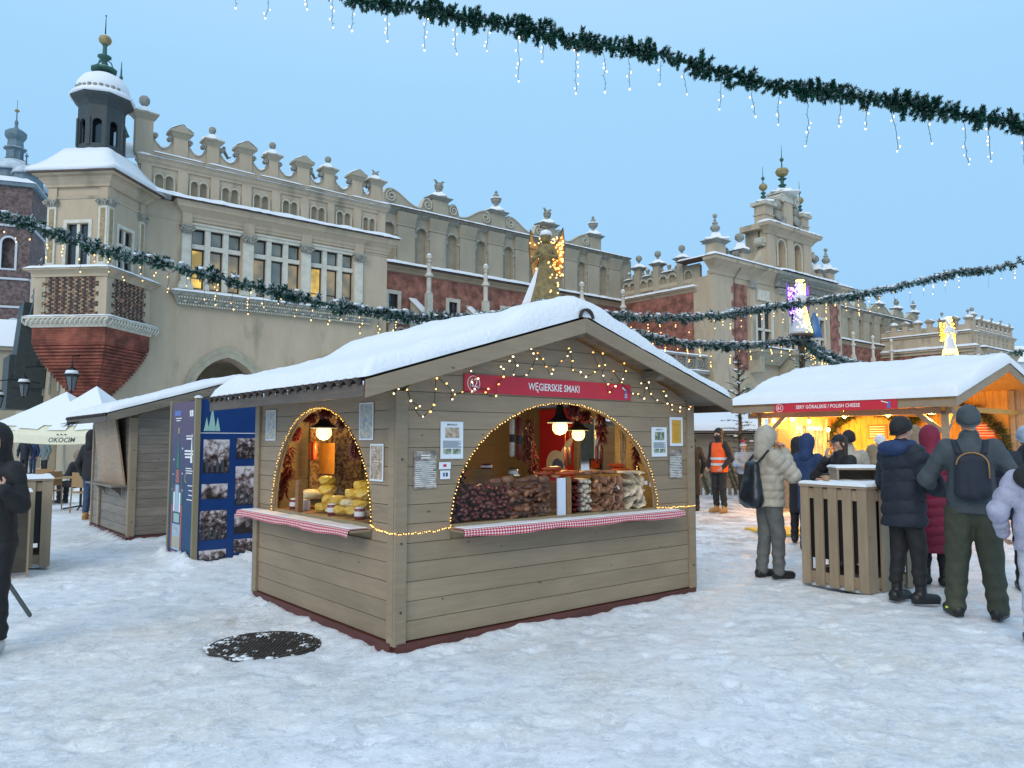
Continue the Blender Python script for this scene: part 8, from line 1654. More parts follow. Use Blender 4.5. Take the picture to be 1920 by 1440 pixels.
# ================================================================ wall lanterns of the hall corner
def lantern(loc, s, lab, bracket=1):
 root = empty('wall_lantern', loc, 0, lab, 'lantern'); q = MB(); q.lathe([(.12 * s, -.5 * s), (.22 * s, 0)], n=6); q.obj('glass', 'lamp_glass', root); q = MB()
 for k in range(6): a = k * math.pi / 3; q.tube([(.12 * s * math.cos(a), .12 * s * math.sin(a), -.5 * s), (.225 * s * math.cos(a), .225 * s * math.sin(a), 0)], .016 * s, 4)
 q.lathe([(.26 * s, 0), (.26 * s, .08 * s), (.2 * s, .1 * s), (.2 * s, .2 * s), (.12 * s, .32 * s), (.04 * s, .36 * s), (.02 * s, .5 * s)], n=8); q.ball((0, 0, -.56 * s), .06 * s, 6); tag(q.obj('iron_frame', 'iron', root), None)
 q = MB(); q.lathe([(.24 * s, .1 * s), (.2 * s, .22 * s), (.05, .3 * s)], n=8); q.obj('snow_cap', 'snow_roof', root, True)
 q = MB(); q.tube([(0, 0, .5 * s), (0, 0, .75 * s), (.3 * s, .5 * s, .85 * s), (.9 * s, 1.6 * s, .75 * s)], .025, 5); q.tube([(.3 * s + .22 * s * math.cos(t_) * (1 - t_ / 14), .6 * s, .95 * s + .22 * s * math.sin(t_) * (1 - t_ / 14)) for t_ in np.linspace(0, 11, 26)], .02, 4); q.obj('scroll_bracket', 'iron', root)
lantern((-18.6, 32.4, 4.3), 1.15, 'large black lantern hanging under the turret corbel'); lantern((-21.3, 33.5, 4.05), 1.0, 'black snow-capped lantern left of the corbel, middle of three'); lantern((-22.4, 33.5, 3.5), .95, 'lowest black lantern at the left edge of the hall');
# ================================================================ manhole cover, tripod
mh = empty('manhole_cover', (-1.93, 6.12, -.046), 0, 'round dark manhole cover half cleared of snow left of the nearest stall', 'manhole cover'); q = MB(); q.lathe([(.43, 0), (.43, .02)], n=40); q.obj('plate', 'cast_iron' if 'cast_iron' in MATS else mat('cast_iron', (0.055, 0.045, 0.038), .75, var=.5, vscale=14, bump=.006, bscale=30), mh)
q = MB(); q.lathe([(.41, .02), (.41, .03), (.385, .03), (.385, .02)], n=40, close=False); q.obj('rim', 'cast_iron', mh); q = MB()
for i in range(-13, 14):
 for j in range(-13, 14):
  x, y = i * .028, j * .028 + (i % 2) * .014
  if x * x + y * y < .37 ** 2: q.box(x - .009, x + .009, y - .009, y + .009, .02, .031)
tag(q.obj('tread', 'cast_iron', mh), kind='stuff'); q = MB(); rr = random.Random(5)
for k_ in range(420): a = rr.gauss(2.6, 1.7); r_ = .43 * rr.random() ** .3; q.ball((r_ * math.cos(a), r_ * math.sin(a), .022), rr.uniform(.004, .05) * rr.random() ** 2 + .004, 6, .35)
tag(q.obj('snow_patches', 'snow_roof', mh, True), kind='stuff')
mat('tripod_grey', (0.05, 0.065, 0.065), .5); tp = empty('tripod', (-4.75, 6.85, 0), 0, 'folding tripod with one dark grey leg splayed out behind the hooded person', 'tripod')
for k_, (x, y) in enumerate(((.48, .1), (-.3, .35), (-.25, -.4))):
 q = MB(); q.bar((0, 0, .8), (x * .62, y * .62, .8 * .38), .034, .05); q.obj('upper_leg', 'tripod_grey', tp); q = MB(); q.bar((x * .5, y * .5, .4), (x, y, .02), .022, .03); q.ball((x, y, .02), .02, 6); q.obj('lower_leg', 'tripod_grey', tp)
q = MB(); q.tube([(0, 0, .4), (0, 0, 1.0)], .02, 6); q.obj('centre_column', 'tripod_grey', tp)
mat('glow_yellow', (0.8, 0.45, 0.05), .6); ym = empty('glow_board', (4.3, 12.85, 0.0), R(8), 'flat yellow board added as stall glow on the trodden snow in front of the queue', 'board')
q = MB(); q.box(0, 1.0, 0, 1.05, -.01, .03); q.obj('board', 'glow_yellow', ym)  # added board, its yellow stands in for the stall's glow on the snow
# ================================================================ people
def skinmat(): m = mat('skin', (0.5, 0.29, 0.2), .5, var=.12, vscale=30, patch=((.5, .2, .15), 9, .55)); return m
skinmat(); mat('lip', (0.42, 0.13, 0.12), .45); mat('eye', (0.03, 0.02, 0.02), .15); mat('eye_white', (.6, .58, .55), .3); mat('hair_brown', (0.05, 0.025, 0.014), .6, var=.5, vscale=25, stretch=(1, 1, .2)); mat('hair_fair', (0.16, 0.09, 0.045), .6, var=.4, vscale=30, stretch=(1, 1, .2))
def fabric(name, c, r=.75, v=.25, s=9, b=.006): mat(name, c, r, var=v, vscale=s, bump=b, bscale=26)
for nm, c in (('cl_black', (.012, .012, .014)), ('cl_navy', (.012, .018, .032)), ('cl_blue', (.012, .035, .11)), ('cl_cream', (.40, .36, .29)), ('cl_grey', (.12, .125, .12)), ('cl_slate', (.05, .065, .075)), ('cl_olive', (.045, .05, .03)), ('cl_maroon', (.19, .008, .035)), ('cl_lav', (.36, .36, .47)), ('cl_pale', (.5, .52, .58)), ('cl_orange', (.9, .1, .01)), ('cl_tan', (.38, .2, .06)), ('cl_white', (.68, .68, .68)), ('cl_jean', (.03, .06, .12)), ('cl_ice', (.3, .38, .48)), ('cl_green', (.14, .2, .03)), ('cl_beige', (.24, .18, .11)), ('cl_teal', (.13, .17, .18)), ('cl_red', (.4, .02, .06)), ('cl_reflect', (.6, .6, .58))): fabric(nm, c)
mat('leather', (0.012, 0.018, 0.026), .38, var=.4, vscale=8, bump=.003, bscale=30); mat('shoe_black', (.012, .012, .012), .45); mat('neon', (.5, .7, .03), .5)
def smin(a, b_, k): h = np.clip(.5 + .5 * (b_ - a) / k, 0, 1); return b_ * (1 - h) + a * h - k * h * (1 - h)
class SD:
 """smooth union of tapered capsules and ellipsoids; cuts taken away at the end"""
 def __init__(s, k=.03): s.p = []; s.c = []; s.k = k; s.post = []
 def cap(s, a, b_, ra, rb=None, yk=1.0, puff=None, k=None): s.p.append(('c', a, b_, ra, ra if rb is None else rb, yk, puff, k)); return s
 def ell(s, c, r, k=None, cut=False): (s.c if cut else s.p).append(('e', c, r, k)); return s
 def one(s, q, X, Y, Z):
  if q[0] == 'e': _, c, r, k = q; d = np.sqrt(((X - c[0]) / r[0]) ** 2 + ((Y - c[1]) / r[1]) ** 2 + ((Z - c[2]) / r[2]) ** 2); return (d - 1) * min(r), k
  _, a, b_, ra, rb, yk, puff, k = q; ax = b_[0] - a[0]; ay = (b_[1] - a[1]) * yk; az = b_[2] - a[2]; L2 = ax * ax + ay * ay + az * az + 1e-9; px_, py_, pz_ = X - a[0], (Y - a[1]) * yk, Z - a[2]
  t = np.clip((px_ * ax + py_ * ay + pz_ * az) / L2, 0, 1); d = np.sqrt((px_ - ax * t) ** 2 + (py_ - ay * t) ** 2 + (pz_ - az * t) ** 2) - (ra + (rb - ra) * t)
  if puff: d = d - puff[0] * np.abs(np.sin(math.pi * t * math.sqrt(L2) / puff[1] + .4 * np.sin(X * 9))) ** .55
  return d, k
 def f(s, X, Y, Z):
  D = None
  for q in s.p: d, k = s.one(q, X, Y, Z); D = d if D is None else smin(D, d, k or s.k)
  for q in s.c: d, k = s.one(q, X, Y, Z); D = -smin(-D, d, .01)
  for g in s.post: D = g(D, X, Y, Z)
  return D
 def mesh(s, name, h, mt, relax=1, matf=None, lo=None, hi=None):
  P = []
  for q in s.p:
   if q[0] == 'e': r = max(q[2]) * 1.05; P += [[v - r for v in q[1]], [v + r for v in q[1]]]
   else: r = max(q[3], q[4]) + .03; P += [[v - r for v in q[1]], [v + r for v in q[1]], [v - r for v in q[2]], [v + r for v in q[2]]]
  P = np.array(P); a = P.min(0) - 2 * h; b_ = P.max(0) + 2 * h
  if lo is not None: a = np.maximum(a, lo)
  if hi is not None: b_ = np.minimum(b_, hi)
  return nets_mesh(name, s.f, a, b_, h, mt, relax, matf)
def hand_sd(w, d, n, r=1.0, curl=.7):
 """w wrist, d pointing direction, n palm normal: palm, four unequal bent fingers, thumb"""
 w = Vector(w); d = Vector(d).normalized(); n = (Vector(n) - d * Vector(n).dot(d)).normalized(); s = d.cross(n); S = SD(.008)
 for k in (-.022, -.007, .008, .022): S.cap(tuple(w + s * k * .6 * r), tuple(w + d * .085 * r + s * k * r), .014 * r, .0125 * r)
 for k, l in ((-.026, .058), (-.009, .074), (.009, .07), (.026, .054)):
  a = w + d * .088 * r + s * k * r; c1 = d * math.cos(curl * .7) + n * math.sin(curl * .7); b_ = a + c1 * l * .5 * r; c2 = d * math.cos(curl * 1.7) + n * math.sin(curl * 1.7); e = b_ + c2 * l * .55 * r; S.cap(tuple(a), tuple(b_), .0095 * r, .009 * r, k=.004); S.cap(tuple(b_), tuple(e), .0088 * r, .007 * r, k=.004)
 a = w + d * .03 * r - s * .024 * r; b_ = a + (d * .6 - s * .7 + n * .35).normalized() * .038 * r; e = b_ + (d * .8 - s * .1 + n * .6).normalized() * .032 * r; S.cap(tuple(a), tuple(b_), .013 * r, .011 * r); S.cap(tuple(b_), tuple(e), .0105 * r, .008 * r, k=.004); return S
def join(me_list, name):
 bm = bmesh.new(); mats = list(me_list[0].materials)
 for m_ in me_list: bm.from_mesh(m_)
 me = bpy.data.meshes.new(name); bm.to_mesh(me); bm.free(); [me.materials.append(m_) for m_ in mats]; me.polygons.foreach_set('use_smooth', [True] * len(me.polygons)); return me
def person(loc, fwd, h, lab, coat='cl_black', pants='cl_black', shoes='shoe_black', hem=.78, girth=1.0, puff=None, arms=None, head='beanie', hmat='cl_black', hair=None, face=False, yaw=0, tilt=0, legs=(.09, 0, .09, 0), loose=1.0, collar=True, bare=(0, 0), fine=.012, boots=0, sit=False, skirt=1.0, group=None, handdir=None, hoodmat=None, bulk=0):
 """local frame: faces -Y, own left hand at +X; yaw/tilt turn the head"""
 s = h / 1.75; a = math.atan2(fwd[0], -fwd[1]); rz = a
 fl = Vector((legs[0], legs[1] - .0, .09)); fr = Vector((-legs[2], legs[3], .09)); hp = .92
 if sit: hp = .5; fl = Vector((.12, -.42, .09)); fr = Vector((-.12, -.45, .09))
 top = hp + .0; T_ = lambda z: z - .92 + hp; J = []
 for sd, f in ((1, fl), (-1, fr)):
  H = Vector((sd * .085, 0, hp)); K = H.lerp(f, .5) + Vector((0, -.03, .02)) if not sit else Vector((sd * .11, -.42, .5)); J.append((H, K, f))
 A = arms or [((.27, .04, 1.12), (.26, -.06, .88)), ((-.27, .04, 1.12), (-.26, -.06, .88))]
 sh = [Vector((.17, 0, T_(1.41))), Vector((-.17, 0, T_(1.41)))]; arm = [(sh[i], Vector(A[i][0]) + Vector((0, 0, hp - .92)), Vector(A[i][1]) + Vector((0, 0, hp - .92))) for i in (0, 1)]
 hc = Vector((0, -.015, T_(1.63))); R3 = Matrix.Rotation(yaw, 3, 'Z') @ Matrix.Rotation(tilt, 3, 'X'); hd = lambda x, y, z: tuple(hc + R3 @ Vector((x, y, z)))
 # body: one continuous skin figure
 B_ = SD(.03); B_.cap((0, 0, T_(.95)), (0, 0, T_(1.2)), .12, .115, 1.3).cap((0, 0, T_(1.2)), (0, 0, T_(1.36)), .12, .1, 1.35).cap((-.13, 0, T_(1.4)), (.13, 0, T_(1.4)), .05).cap((0, .01, T_(1.4)), (0, 0, T_(1.55)), .055, .05)
 for H, K, f in J: B_.cap(tuple(H), tuple(K), .075, .05).cap(tuple(K), tuple(f), .05, .035)
 for S_0, E_, W_ in arm: B_.cap(tuple(S_0), tuple(E_), .045, .038).cap(tuple(E_), tuple(W_), .037, .026)
 hd_s = SD(.02); hd_s.ell(hd(0, .012, .03), (.074, .092, .092)).cap(hd(0, -.03, -.035), hd(0, -.05, -.078), .046, .03).cap(hd(0, .0, -.03), hd(0, .03, -.14), .052, .055)
 hd_s.cap(hd(0, -.083, .012), hd(0, -.104, -.026), .008, .013, k=.012).ell(hd(0, -.083, -.05), (.022, .012, .008), k=.008).ell(hd(0, -.08, -.062), (.02, .012, .007), k=.006).cap(hd(-.03, -.078, .028), hd(.03, -.078, .028), .009, k=.012)
 for k in (-1, 1): hd_s.cap(hd(k * .04, -.06, -.01), hd(k * .035, -.05, -.035), .02, .015, k=.02).ell(hd(k * .075, .012, 0), (.009, .02, .03), k=.008).ell(hd(k * .03, -.095, .008), (.016, .014, .009), cut=True)
 lp = Vector(hd(0, -.085, -.056)); face_m = (lambda c: (np.sqrt(((c - np.array(lp)) ** 2 / np.array([.022, .03, .012]) ** 2).sum(1)) < 1).astype(int))
 parts_ = [B_.mesh('b', .016, ['skin', 'lip'], matf=lambda c: np.zeros(len(c))), hd_s.mesh('h', .006 if face else .009, ['skin', 'lip'], matf=face_m)]
 for i, (S_0, E_, W_) in enumerate(arm):
  d = (W_ - E_).normalized() if not handdir or not handdir[i] else Vector(handdir[i][0]); nn = Vector((-1 if i == 0 else 1, -.3, 0)) if not handdir or not handdir[i] else Vector(handdir[i][1]); parts_.append(hand_sd(W_, d, nn, 1.0, .7 if not handdir or not handdir[i] else handdir[i][2]).mesh('q', .0045, ['skin', 'lip'], matf=lambda c: np.zeros(len(c))))
 P_ = link('person', join(parts_, 'person'), None, (loc[0], loc[1], 0.0), (0, 0, rz), s); tag(P_, lab, 'person', group)
 if face:
  for k in (-1, 1): q = MB(); q.ball(hd(k * .03, -.079, .008), .0115, 8); e_ = q.obj('eye', 'eye_white', P_, True); q = MB(); q.ball(hd(k * .03, -.0865, .008), .0055, 6); q.obj('iris', 'eye', e_); q = MB(); q.tube([hd(k * .014, -.092, .03), hd(k * .03, -.094, .034), hd(k * .046, -.084, .03)], .003, 4); q.obj('eyebrow', hair or 'hair_brown', P_)
 # coat
 g = girth; C_ = SD(.04); pf = puff and (puff[0] * 1.75, puff[1] * .8); hm = max(hem, T_(.7)) if sit else hem
 C_.cap((0, .0, hm - .02), (0, 0, T_(1.05)), max(.165 * g * skirt, .1 * loose + .068), max(.155 * g, .1 * loose + .045), 1.22, pf).cap((0, 0, T_(1.0)), (0, .0, T_(1.3)), .152 * g, .155 * g, 1.28, pf).cap((-.13 * g, .0, T_(1.375)), (.13 * g, .0, T_(1.375)), .078 * g, k=.05)
 if bulk: C_.ell((0, -.1, T_(1.1)), (.15 * g, .12, .22))
 sl = .073 * (.5 + .5 * g)
 for S_0, E_, W_ in arm: C_.cap(tuple(S_0), tuple(E_), sl, sl * .86, 1, pf and (pf[0], pf[1] * .9)).cap(tuple(E_), tuple(W_), sl * .84, sl * .62, 1, pf and (pf[0] * .8, pf[1] * .9))
 if collar: C_.cap((0, .01, T_(1.42)), (0, .0, T_(1.5)), .082, .078, k=.03)
 C_.post.append(lambda D, X, Y, Z: np.maximum(D, hm - Z)); C_.post.append(lambda D, X, Y, Z: D + .004 * np.sin(X * 31 + 3 * np.sin(Z * 13)) * np.sin(Z * 23 + 4 * np.sin(Y * 17)))
 link('coat', C_.mesh('coat', fine, [coat], 0 if pf else 1), P_)
 q = SD(.035)
 for H, K, f in J:
  q.cap(tuple(H), tuple(K), .1 * loose, .075 * loose).cap(tuple(K), tuple(f + Vector((0, .01, -.02 if not boots else boots))), .073 * loose, .062 * loose)
 q.cap((-.06, 0, hp), (.06, 0, hp), .1 * loose); q.post.append(lambda D, X, Y, Z: D + .004 * np.sin(Z * 37 + 3 * np.sin(X * 21)) * np.sin(Y * 29 + X * 11) + .005 * np.sin(Z * 60) * (Z < .3)); q.post.append(lambda D, X, Y, Z: np.maximum(D, (.035 if not boots and shoes != 'cl_white' else .1) - Z)); q.post.append(lambda D, X, Y, Z: D if sit else np.maximum(D, Z - hem - .05)); link('trousers', q.mesh('trousers', fine, [pants]), P_)
 for f in (fl, fr):
  ang = (f.x * 2.2); dx, dy = math.sin(ang), -math.cos(ang); q = SD(.02); q.cap((f.x - dx * .045, f.y - dy * .045, .05), (f.x + dx * .14, f.y + dy * .14, .04), .055, .047).cap((f.x, f.y, .05), (f.x, f.y, .1 + boots), .048, .052 if boots else .042); q.post.append(lambda D, X, Y, Z: np.maximum(D, .006 - Z)); sh_ = link('shoe', q.mesh('shoe', .009, [shoes]), P_); z = MB(); z.plate([(f.x - dx * .04 + .052 * math.cos(t_) * 1.0, 0) for t_ in (0,)] * 3, 0, 0) if False else None
  z = MB(); z.bar((f.x - dx * .08, f.y - dy * .08, .012), (f.x + dx * .165, f.y + dy * .165, .012), .07, .022); z.obj('sole', 'cl_tan' if shoes == 'cl_tan' else 'cl_reflect' if shoes == 'cl_white' else 'shoe_black', sh_)
 # headgear
 if head == 'beanie': q = SD(.02); q.ell(hd(0, .016, .035), (.093, .113, .112)); q.post.append(lambda D, X, Y, Z: np.maximum(D, (hc.z - .004) - Z - (Y - hc.y) * .5)); b1 = link('beanie', q.mesh('beanie', .008, [hmat]), P_); q = MB(); q.tube([hd(.089 * math.cos(t_), .016 + .104 * math.sin(t_), .012 - .052 * math.sin(t_)) for t_ in np.linspace(0, 6.283, 26)], .008, 6); q.obj('cuff', hmat, b1, True)
 if head in ('hood', 'hoodup'):
  q = SD(.04); q.ell(hd(0, .03, .025), (.112, .135, .14)).cap(hd(0, .05, -.06), (0, .06, T_(1.44)), .10, .10); q.ell(hd(0, -.12, .0), (.078, .1, .105), cut=True) if head == 'hood' else q.ell(hd(0, -.13, -.01), (.07, .07, .09), cut=True); link('hood', q.mesh('hood', .009, [hoodmat or coat]), P_)
 if head == 'cap':
  q = SD(.02); q.ell(hd(0, .012, .045), (.084, .1, .078)); q.post.append(lambda D, X, Y, Z: np.maximum(D, (hc.z + .03) - Z)); b1 = link('cap', q.mesh('cap', .007, [hmat]), P_); q = MB(); n = 12; q.add([hd(.07 * math.cos(math.pi * i / n), -.07 - (0 if j == 0 else .085) * math.sin(math.pi * i / n) - .02, .038 - .012 * j + (.008 if k_ else 0)) for k_ in (0, 1) for j in (0, 1) for i in range(n + 1)], [(i, i + 1, n + 2 + i, n + 1 + i) for i in range(n)] + [(2 * n + 2 + i, 2 * n + 3 + i, 3 * n + 4 + i, 3 * n + 3 + i) for i in range(n)] + [(n + 1 + i, n + 2 + i, 3 * n + 4 + i, 3 * n + 3 + i) for i in range(n)]); q.obj('visor', hmat, b1)
 if hair: q = SD(.02); q.ell(hd(0, .03, .03), (.088, .098, .1)).cap(hd(.05, .05, -.02), hd(.055, .05, -.2), .04, .03).cap(hd(-.05, .05, -.02), hd(-.055, .05, -.2), .04, .03).cap(hd(0, .07, -.02), hd(0, .08, -.2), .045, .035); q.ell(hd(0, -.085, -.02), (.066, .085, .085), cut=True); q.post.append(lambda D, X, Y, Z: D + .003 * np.sin(X * 160 + Z * 20)); link('hair', q.mesh('hair', .007, [hair]), P_)
 if head == 'down': q = SD(.04); q.ell((0, .1, T_(1.47)), (.16, .11, .1)); q.cap((-.1, .0, T_(1.46)), (.1, .0, T_(1.46)), .07); link('hood', q.mesh('hood', .012, [hoodmat or coat]), P_)
 P_['_hc'] = tuple(hc); del P_['_hc']; return P_
def worn(P_, name, at, sd, h, mt, lab, cat, extra=()):   # a thing carried on the body, own top-level object in the wearer's frame
 M = Matrix.Translation(P_.location) @ Matrix.Rotation(P_.rotation_euler.z, 4, 'Z') @ Matrix.Scale(P_.scale[0], 4); me = sd.mesh(name, h, [mt]); me.transform(Matrix.Translation([-v for v in at])); o = link(name, me, None, tuple(M @ Vector(at)), (0, 0, P_.rotation_euler.z), P_.scale[0]); tag(o, lab, cat)
 for nm, mb, m_ in extra: mb.v = [(v[0] - at[0], v[1] - at[1], v[2] - at[2]) for v in mb.v]; mb.obj(nm, m_, o, True)
 return o
G_ = lambda px, Y: ((px - 960) / 1443 * Y, Y)
UP = lambda sx, hx, hy, hz, ex=.3, ez=1.15, ey=-.12: ((sx * ex, ey, ez), (sx * hx, hy, hz)); HANG = [((.27, .04, 1.12), (.26, -.06, .88)), ((-.27, .04, 1.12), (-.26, -.06, .88))]; FW = [((.25, -.08, 1.13), (.14, -.32, 1.1)), ((-.25, -.08, 1.13), (-.12, -.32, 1.1))]
# left edge: black hooded walker, hand at the strap
p1 = person(G_(-5, 5.85), (-.15, -1), 1.66, 'person in black hood and loose black trousers at the left edge, hand at a strap', 'cl_black', 'cl_black', 'cl_white', .80, .93, (.006, .2), [((.25, .0, 1.14), (.235, -.17, 1.265)), ((-.28, .02, 1.12), (-.2, -.2, 1.0))], 'hood', hair='hair_fair', face=True, yaw=.5, tilt=.12, loose=1.28, legs=(.12, -.05, .1, .1), handdir=[((-.45, -.25, .62), (-.5, .6, .1), 1.3), None], fine=.009)
q = MB(); q.tube([(.1, -.14, 1.42), (.11, -.165, 1.33), (.13, -.17, 1.22)], .014, 5); q.obj('pink_strap', 'cl_red', p1)
# cream puffer, leather rucksack
p2 = person(G_(1436, 8.95), (.97, .22), 1.70, 'person in cream hooded puffer jacket and grey trousers, hand raised to the mouth', 'cl_cream', 'cl_grey', 'shoe_black', .84, 1.22, (.014, .12), [((.2, -.2, 1.22), (.07, -.20, 1.47)), ((-.22, -.2, 1.2), (-.05, -.2, 1.46))], 'hood', face=False, tilt=.22, legs=(.08, .05, .08, -.08), loose=1.1, handdir=[((-.1, -.1, 1), (-.3, 1, 0), 1.2), ((.1, -.1, 1), (.3, 1, 0), 1.2)], fine=.009)
S = SD(.06); S.cap((-.08, .22, .93), (-.05, .2, 1.3), .12, .07, 1.25).cap((.08, .22, .93), (.05, .2, 1.3), .12, .07, 1.25).cap((0, .30, .95), (0, .26, 1.1), .07, .06); S.post.append(lambda D, X, Y, Z: D + .005 * np.sin(X * 25 + Z * 9) * np.sin(Z * 22))
st = MB(); [st.bar((x, .2, 1.34), (x * 1.1, .05, 1.5), .035, .012) or st.bar((x * 1.1, .05, 1.5), (x * 1.25, -.14, 1.36), .035, .012, (0, 1, 0)) or st.bar((x * 1.25, -.14, 1.36), (x * 2.1, -.02, 1.08), .035, .012, (0, 1, 0)) or st.bar((x * 2.1, -.02, 1.08), (x * 1.6, .2, .95), .035, .012, (0, 1, 0)) for x in (-.11, .11)]
worn(p2, 'rucksack', (0, .3, 1.0), S, .01, 'leather', 'black leather rucksack on the back of the cream puffer jacket', 'rucksack', [('straps', st, 'cl_black')])
# steward in orange vest
p3 = person(G_(1347, 17.1), (-.8, -.6), 1.84, 'steward in orange reflective vest and black clothes with covered face and tan boots', 'cl_black', 'cl_black', 'cl_tan', .80, 1.0, None, [((.26, .06, 1.13), (.2, -.14, .95)), ((-.26, .06, 1.13), (-.2, -.14, .95))], 'beanie', legs=(.1, 0, .1, 0), boots=.06)
S = SD(.03); S.cap((0, 0, .84), (0, 0, 1.3), .185, .178, 1.22).cap((-.1, 0, 1.4), (.1, 0, 1.4), .085); S.post.append(lambda D, X, Y, Z: np.maximum(D, np.maximum(.84 - Z, np.maximum(Z - 1.46, np.abs(X) - .17)))); link('orange_vest', S.mesh('vest', .012, ['cl_orange']), p3)
for z in (.98, 1.1): q = MB(); q.lathe([(.192, z), (.192, z + .05)], n=24, close=False, sy=.84); q.obj('reflective_band', 'cl_reflect', p3)
S = SD(.02); S.ell((0, -.02, 1.58), (.086, .1, .085)); link('neck_scarf', S.mesh('scarf', .01, ['cl_black']), p3)
# child with bobble hat
p4 = person(G_(1392, 19.6), (-.1, -1), 1.52, 'child in grey-blue jacket and striped bobble hat behind the cream puffer jacket', 'cl_ice', 'cl_black', 'shoe_black', .85, 1.0, (.01, .12), FW, 'beanie', 'cl_ice', face=True); q = MB(); q.ball((0, 0, 1.80), .06, 10); q.obj('bobble', 'cl_red', p4, True); q = MB(); q.lathe([(.094, 1.665), (.097, 1.69), (.09, 1.71)], (0, -.003, 0), 20, False, 1, 1.18); q.obj('hat_stripe', 'cl_white', p4)
# queue at stall 61
person(G_(1512, 11.2), (.75, .65), 1.64, 'person in long blue hooded coat seen from behind, left of the smoking woman', 'cl_blue', 'cl_jean', 'shoe_black', .62, 1.0, None, FW, 'hoodup', fine=.013)
person(G_(1494, 12.1), (.6, .8), 1.6, 'person in black coat half hidden behind the blue hooded coat', 'cl_black', 'cl_black', 'shoe_black', .5, 1.0, None, FW, 'hoodup', fine=.014)
p6 = person(G_(1572, 9.35), (-.93, -.36), 1.64, 'long-haired woman in black cap and jacket smoking behind the standing table, facing left', 'cl_black', 'cl_black', 'shoe_black', .8, 1.0, (.008, .14), [((.22, -.1, 1.16), (.05, -.27, 1.16)), ((-.2, -.22, 1.2), (-.045, -.19, 1.42))], 'cap', 'cl_black', 'hair_brown', True, fine=.01, handdir=[None, ((.15, .0, 1), (.2, 1, 0), .35)])
q = MB(); q.tube([(-.015, -.115, 1.57), (-.03, -.19, 1.575)], .004, 5); q.obj('cigarette', 'cl_white', p6)
person(G_(1590, 11.0), (.35, .94), 1.70, 'person in cream coat and black beanie seen from behind above the table box', 'cl_cream', 'cl_black', 'shoe_black', .6, 1.05, None, FW, 'beanie', 'cl_black', fine=.014)
person(G_(1633, 12.3), (.2, .97), 1.48, 'child in green jacket with beige hood seen from behind in the queue', 'cl_green', 'cl_black', 'shoe_black', .7, 1.0, (.01, .14), FW, 'hoodup', hoodmat='cl_beige', fine=.014)
person(G_(1648, 13.4), (.1, 1), 1.66, 'person in white knitted hat and dark coat far in the queue by the counter', 'cl_slate', 'cl_black', 'shoe_black', .6, 1.0, None, FW, 'beanie', 'cl_white', fine=.014)
p9 = person(G_(1688, 7.62), (.96, .28), 1.78, 'man in dark navy puffer jacket and black beanie just right of the table', 'cl_navy', 'cl_black', 'shoe_black', .72, 1.22, (.016, .16), [((.30, -.06, 1.12), (.16, -.33, 1.08)), ((-.31, -.06, 1.12), (-.15, -.33, 1.06))], 'beanie', 'cl_black', hoodmat='cl_blue', legs=(.1, .02, .11, -.06), boots=.12, fine=.009)
S = SD(.04); S.ell((0, .1, 1.46), (.17, .11, .085)); S.cap((-.1, -.02, 1.48), (.1, -.02, 1.48), .065); link('blue_hood', S.mesh('hood', .011, ['cl_blue']), p9)
person(G_(1712, 10.6), (.3, .95), 1.74, 'person in dark brown hooded coat behind the navy puffer jacket', 'cl_black', 'cl_black', 'shoe_black', .55, 1.05, None, FW, 'hoodup', hoodmat='cl_beige', fine=.014)
person(G_(1741, 8.55), (.5, .86), 1.70, 'person in long crimson hooded puffer coat seen from behind', 'cl_maroon', 'cl_black', 'shoe_black', .36, 1.12, (.016, .13), FW, 'hoodup', skirt=1.12, boots=.15, fine=.011)
p11 = person(G_(1815, 6.98), (.46, .89), 1.86, 'tall man in slate grey jacket and olive snow trousers seen from behind', 'cl_slate', 'cl_olive', 'shoe_black', .86, 1.14, None, [((.33, -.04, 1.14), (.28, -.26, 1.05)), ((-.33, -.04, 1.14), (-.28, -.26, 1.05))], 'beanie', 'cl_slate', legs=(.155, 0, .155, .02), loose=1.26, fine=.009)
for x in (.2, -.2): q = MB(); q.tube([(x - .03, .06, .07), (x + .03, .06, .07)], .01, 5); q.obj('neon_heel', 'neon', p11)
S = SD(.02); S.cap((-.075, .2, 1.05), (-.06, .2, 1.3), .065).cap((.075, .2, 1.05), (.06, .2, 1.3), .065).cap((0, .215, 1.04), (0, .2, 1.32), .07, .06); q = MB(); q.tube([(.115 * math.cos(t_), .262 - .02 * math.sin(t_), 1.27 + .1 * math.sin(t_)) for t_ in np.linspace(0, 3.14, 12)] + [(-.118, .262, 1.16)], .006, 5); st = MB(); [st.bar((x, .2, 1.36), (x * 1.3, .04, 1.47), .045, .014) for x in (-.09, .09)]
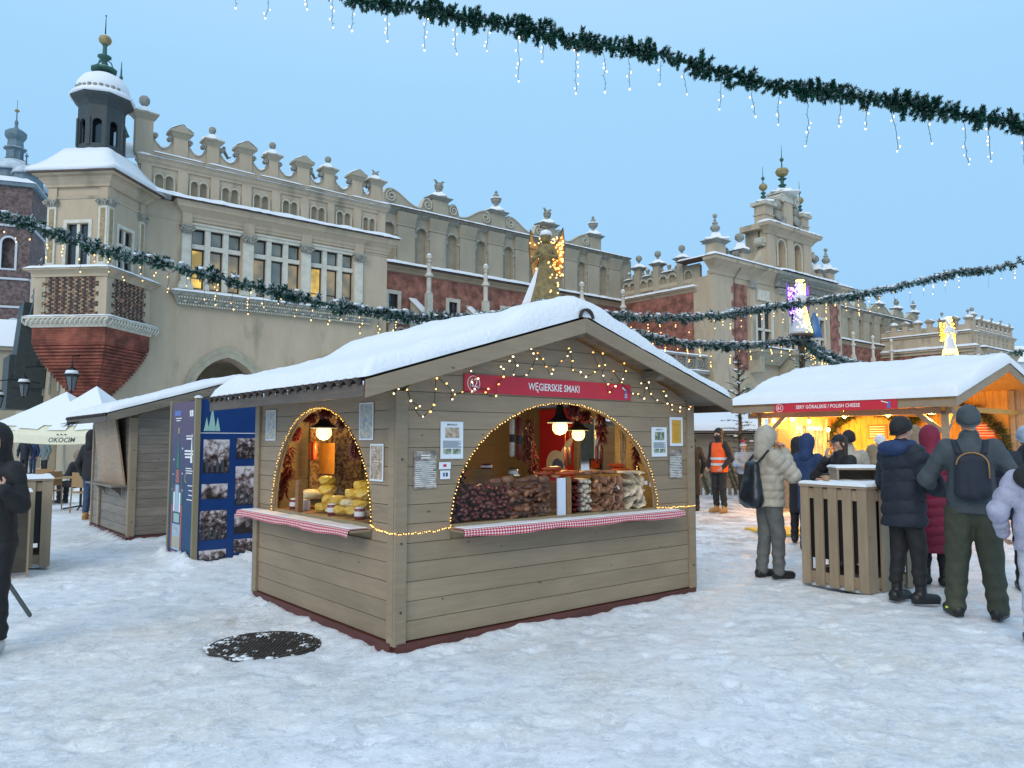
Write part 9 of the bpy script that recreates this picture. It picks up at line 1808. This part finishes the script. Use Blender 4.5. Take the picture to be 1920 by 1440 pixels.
worn(p11, 'rucksack', (0, .25, 1.05), S, .008, 'cl_navy', 'small navy rucksack with tan piping on the tall grey man', 'rucksack', [('piping', q, 'cl_tan'), ('straps', st, 'cl_navy')])
p12 = person(G_(1940, 6.0), (.5, .86), 1.56, 'person in pale lavender puffer jacket with black hood at the right edge', 'cl_lav', 'cl_pale', 'shoe_black', .80, 1.15, (.009, .17), [((.31, .02, 1.14), (.27, -.12, .93)), ((-.33, .02, 1.14), (-.27, -.12, .93))], 'hoodup', hoodmat='cl_black', loose=1.05, fine=.009)
S = SD(.05); S.ell((0, .12, 1.44), (.19, .1, .13)); link('hood_lining', S.mesh('hood', .011, ['cl_black']), p12)
person(G_(1921, 8.2), (.5, .86), 1.70, 'person in pale blue beanie and dark jacket at the right edge behind the lavender jacket', 'cl_navy', 'cl_black', 'shoe_black', .75, 1.15, (.012, .15), FW, 'beanie', 'cl_ice', fine=.012)
# far figures
for k_, (px, Y, h, c, pt, lab) in enumerate(((50, 36, 1.78, 'cl_navy', 'cl_black', 'left of three distant people in dark clothes under the parasols'), (66, 37, 1.7, 'cl_blue', 'cl_jean', 'middle of three distant people, in blue jacket and jeans, under the parasols'), (88, 35, 1.8, 'cl_teal', 'cl_black', 'right of three distant people, in long grey-green coat, under the parasols'))): person(G_(px, Y), (.3 - k_ * .4, -1), h, lab, c, pt, 'shoe_black', .7, 1.1, None, HANG, 'beanie', fine=.022)
person(G_(176, 15.6), (.2, 1), 1.76, 'person in black jacket, jeans and tan boots partly hidden by the closed hut', 'cl_black', 'cl_jean', 'cl_tan', .8, 1.1, None, HANG, 'hoodup', boots=.08, fine=.014)
person(G_(150, 19.6), (-.9, .2), 1.72, 'person in black coat seated at the terrace table by the closed hut', 'cl_black', 'cl_black', 'shoe_black', .6, 1.15, None, FW, 'hoodup', hoodmat='cl_beige', sit=True, fine=.016)
person(G_(1297, 17.6), (-.2, 1), 1.7, 'person in long black coat just visible past the right corner of the nearest stall', 'cl_black', 'cl_black', 'shoe_black', .35, 1.0, None, HANG, 'beanie', fine=.016)
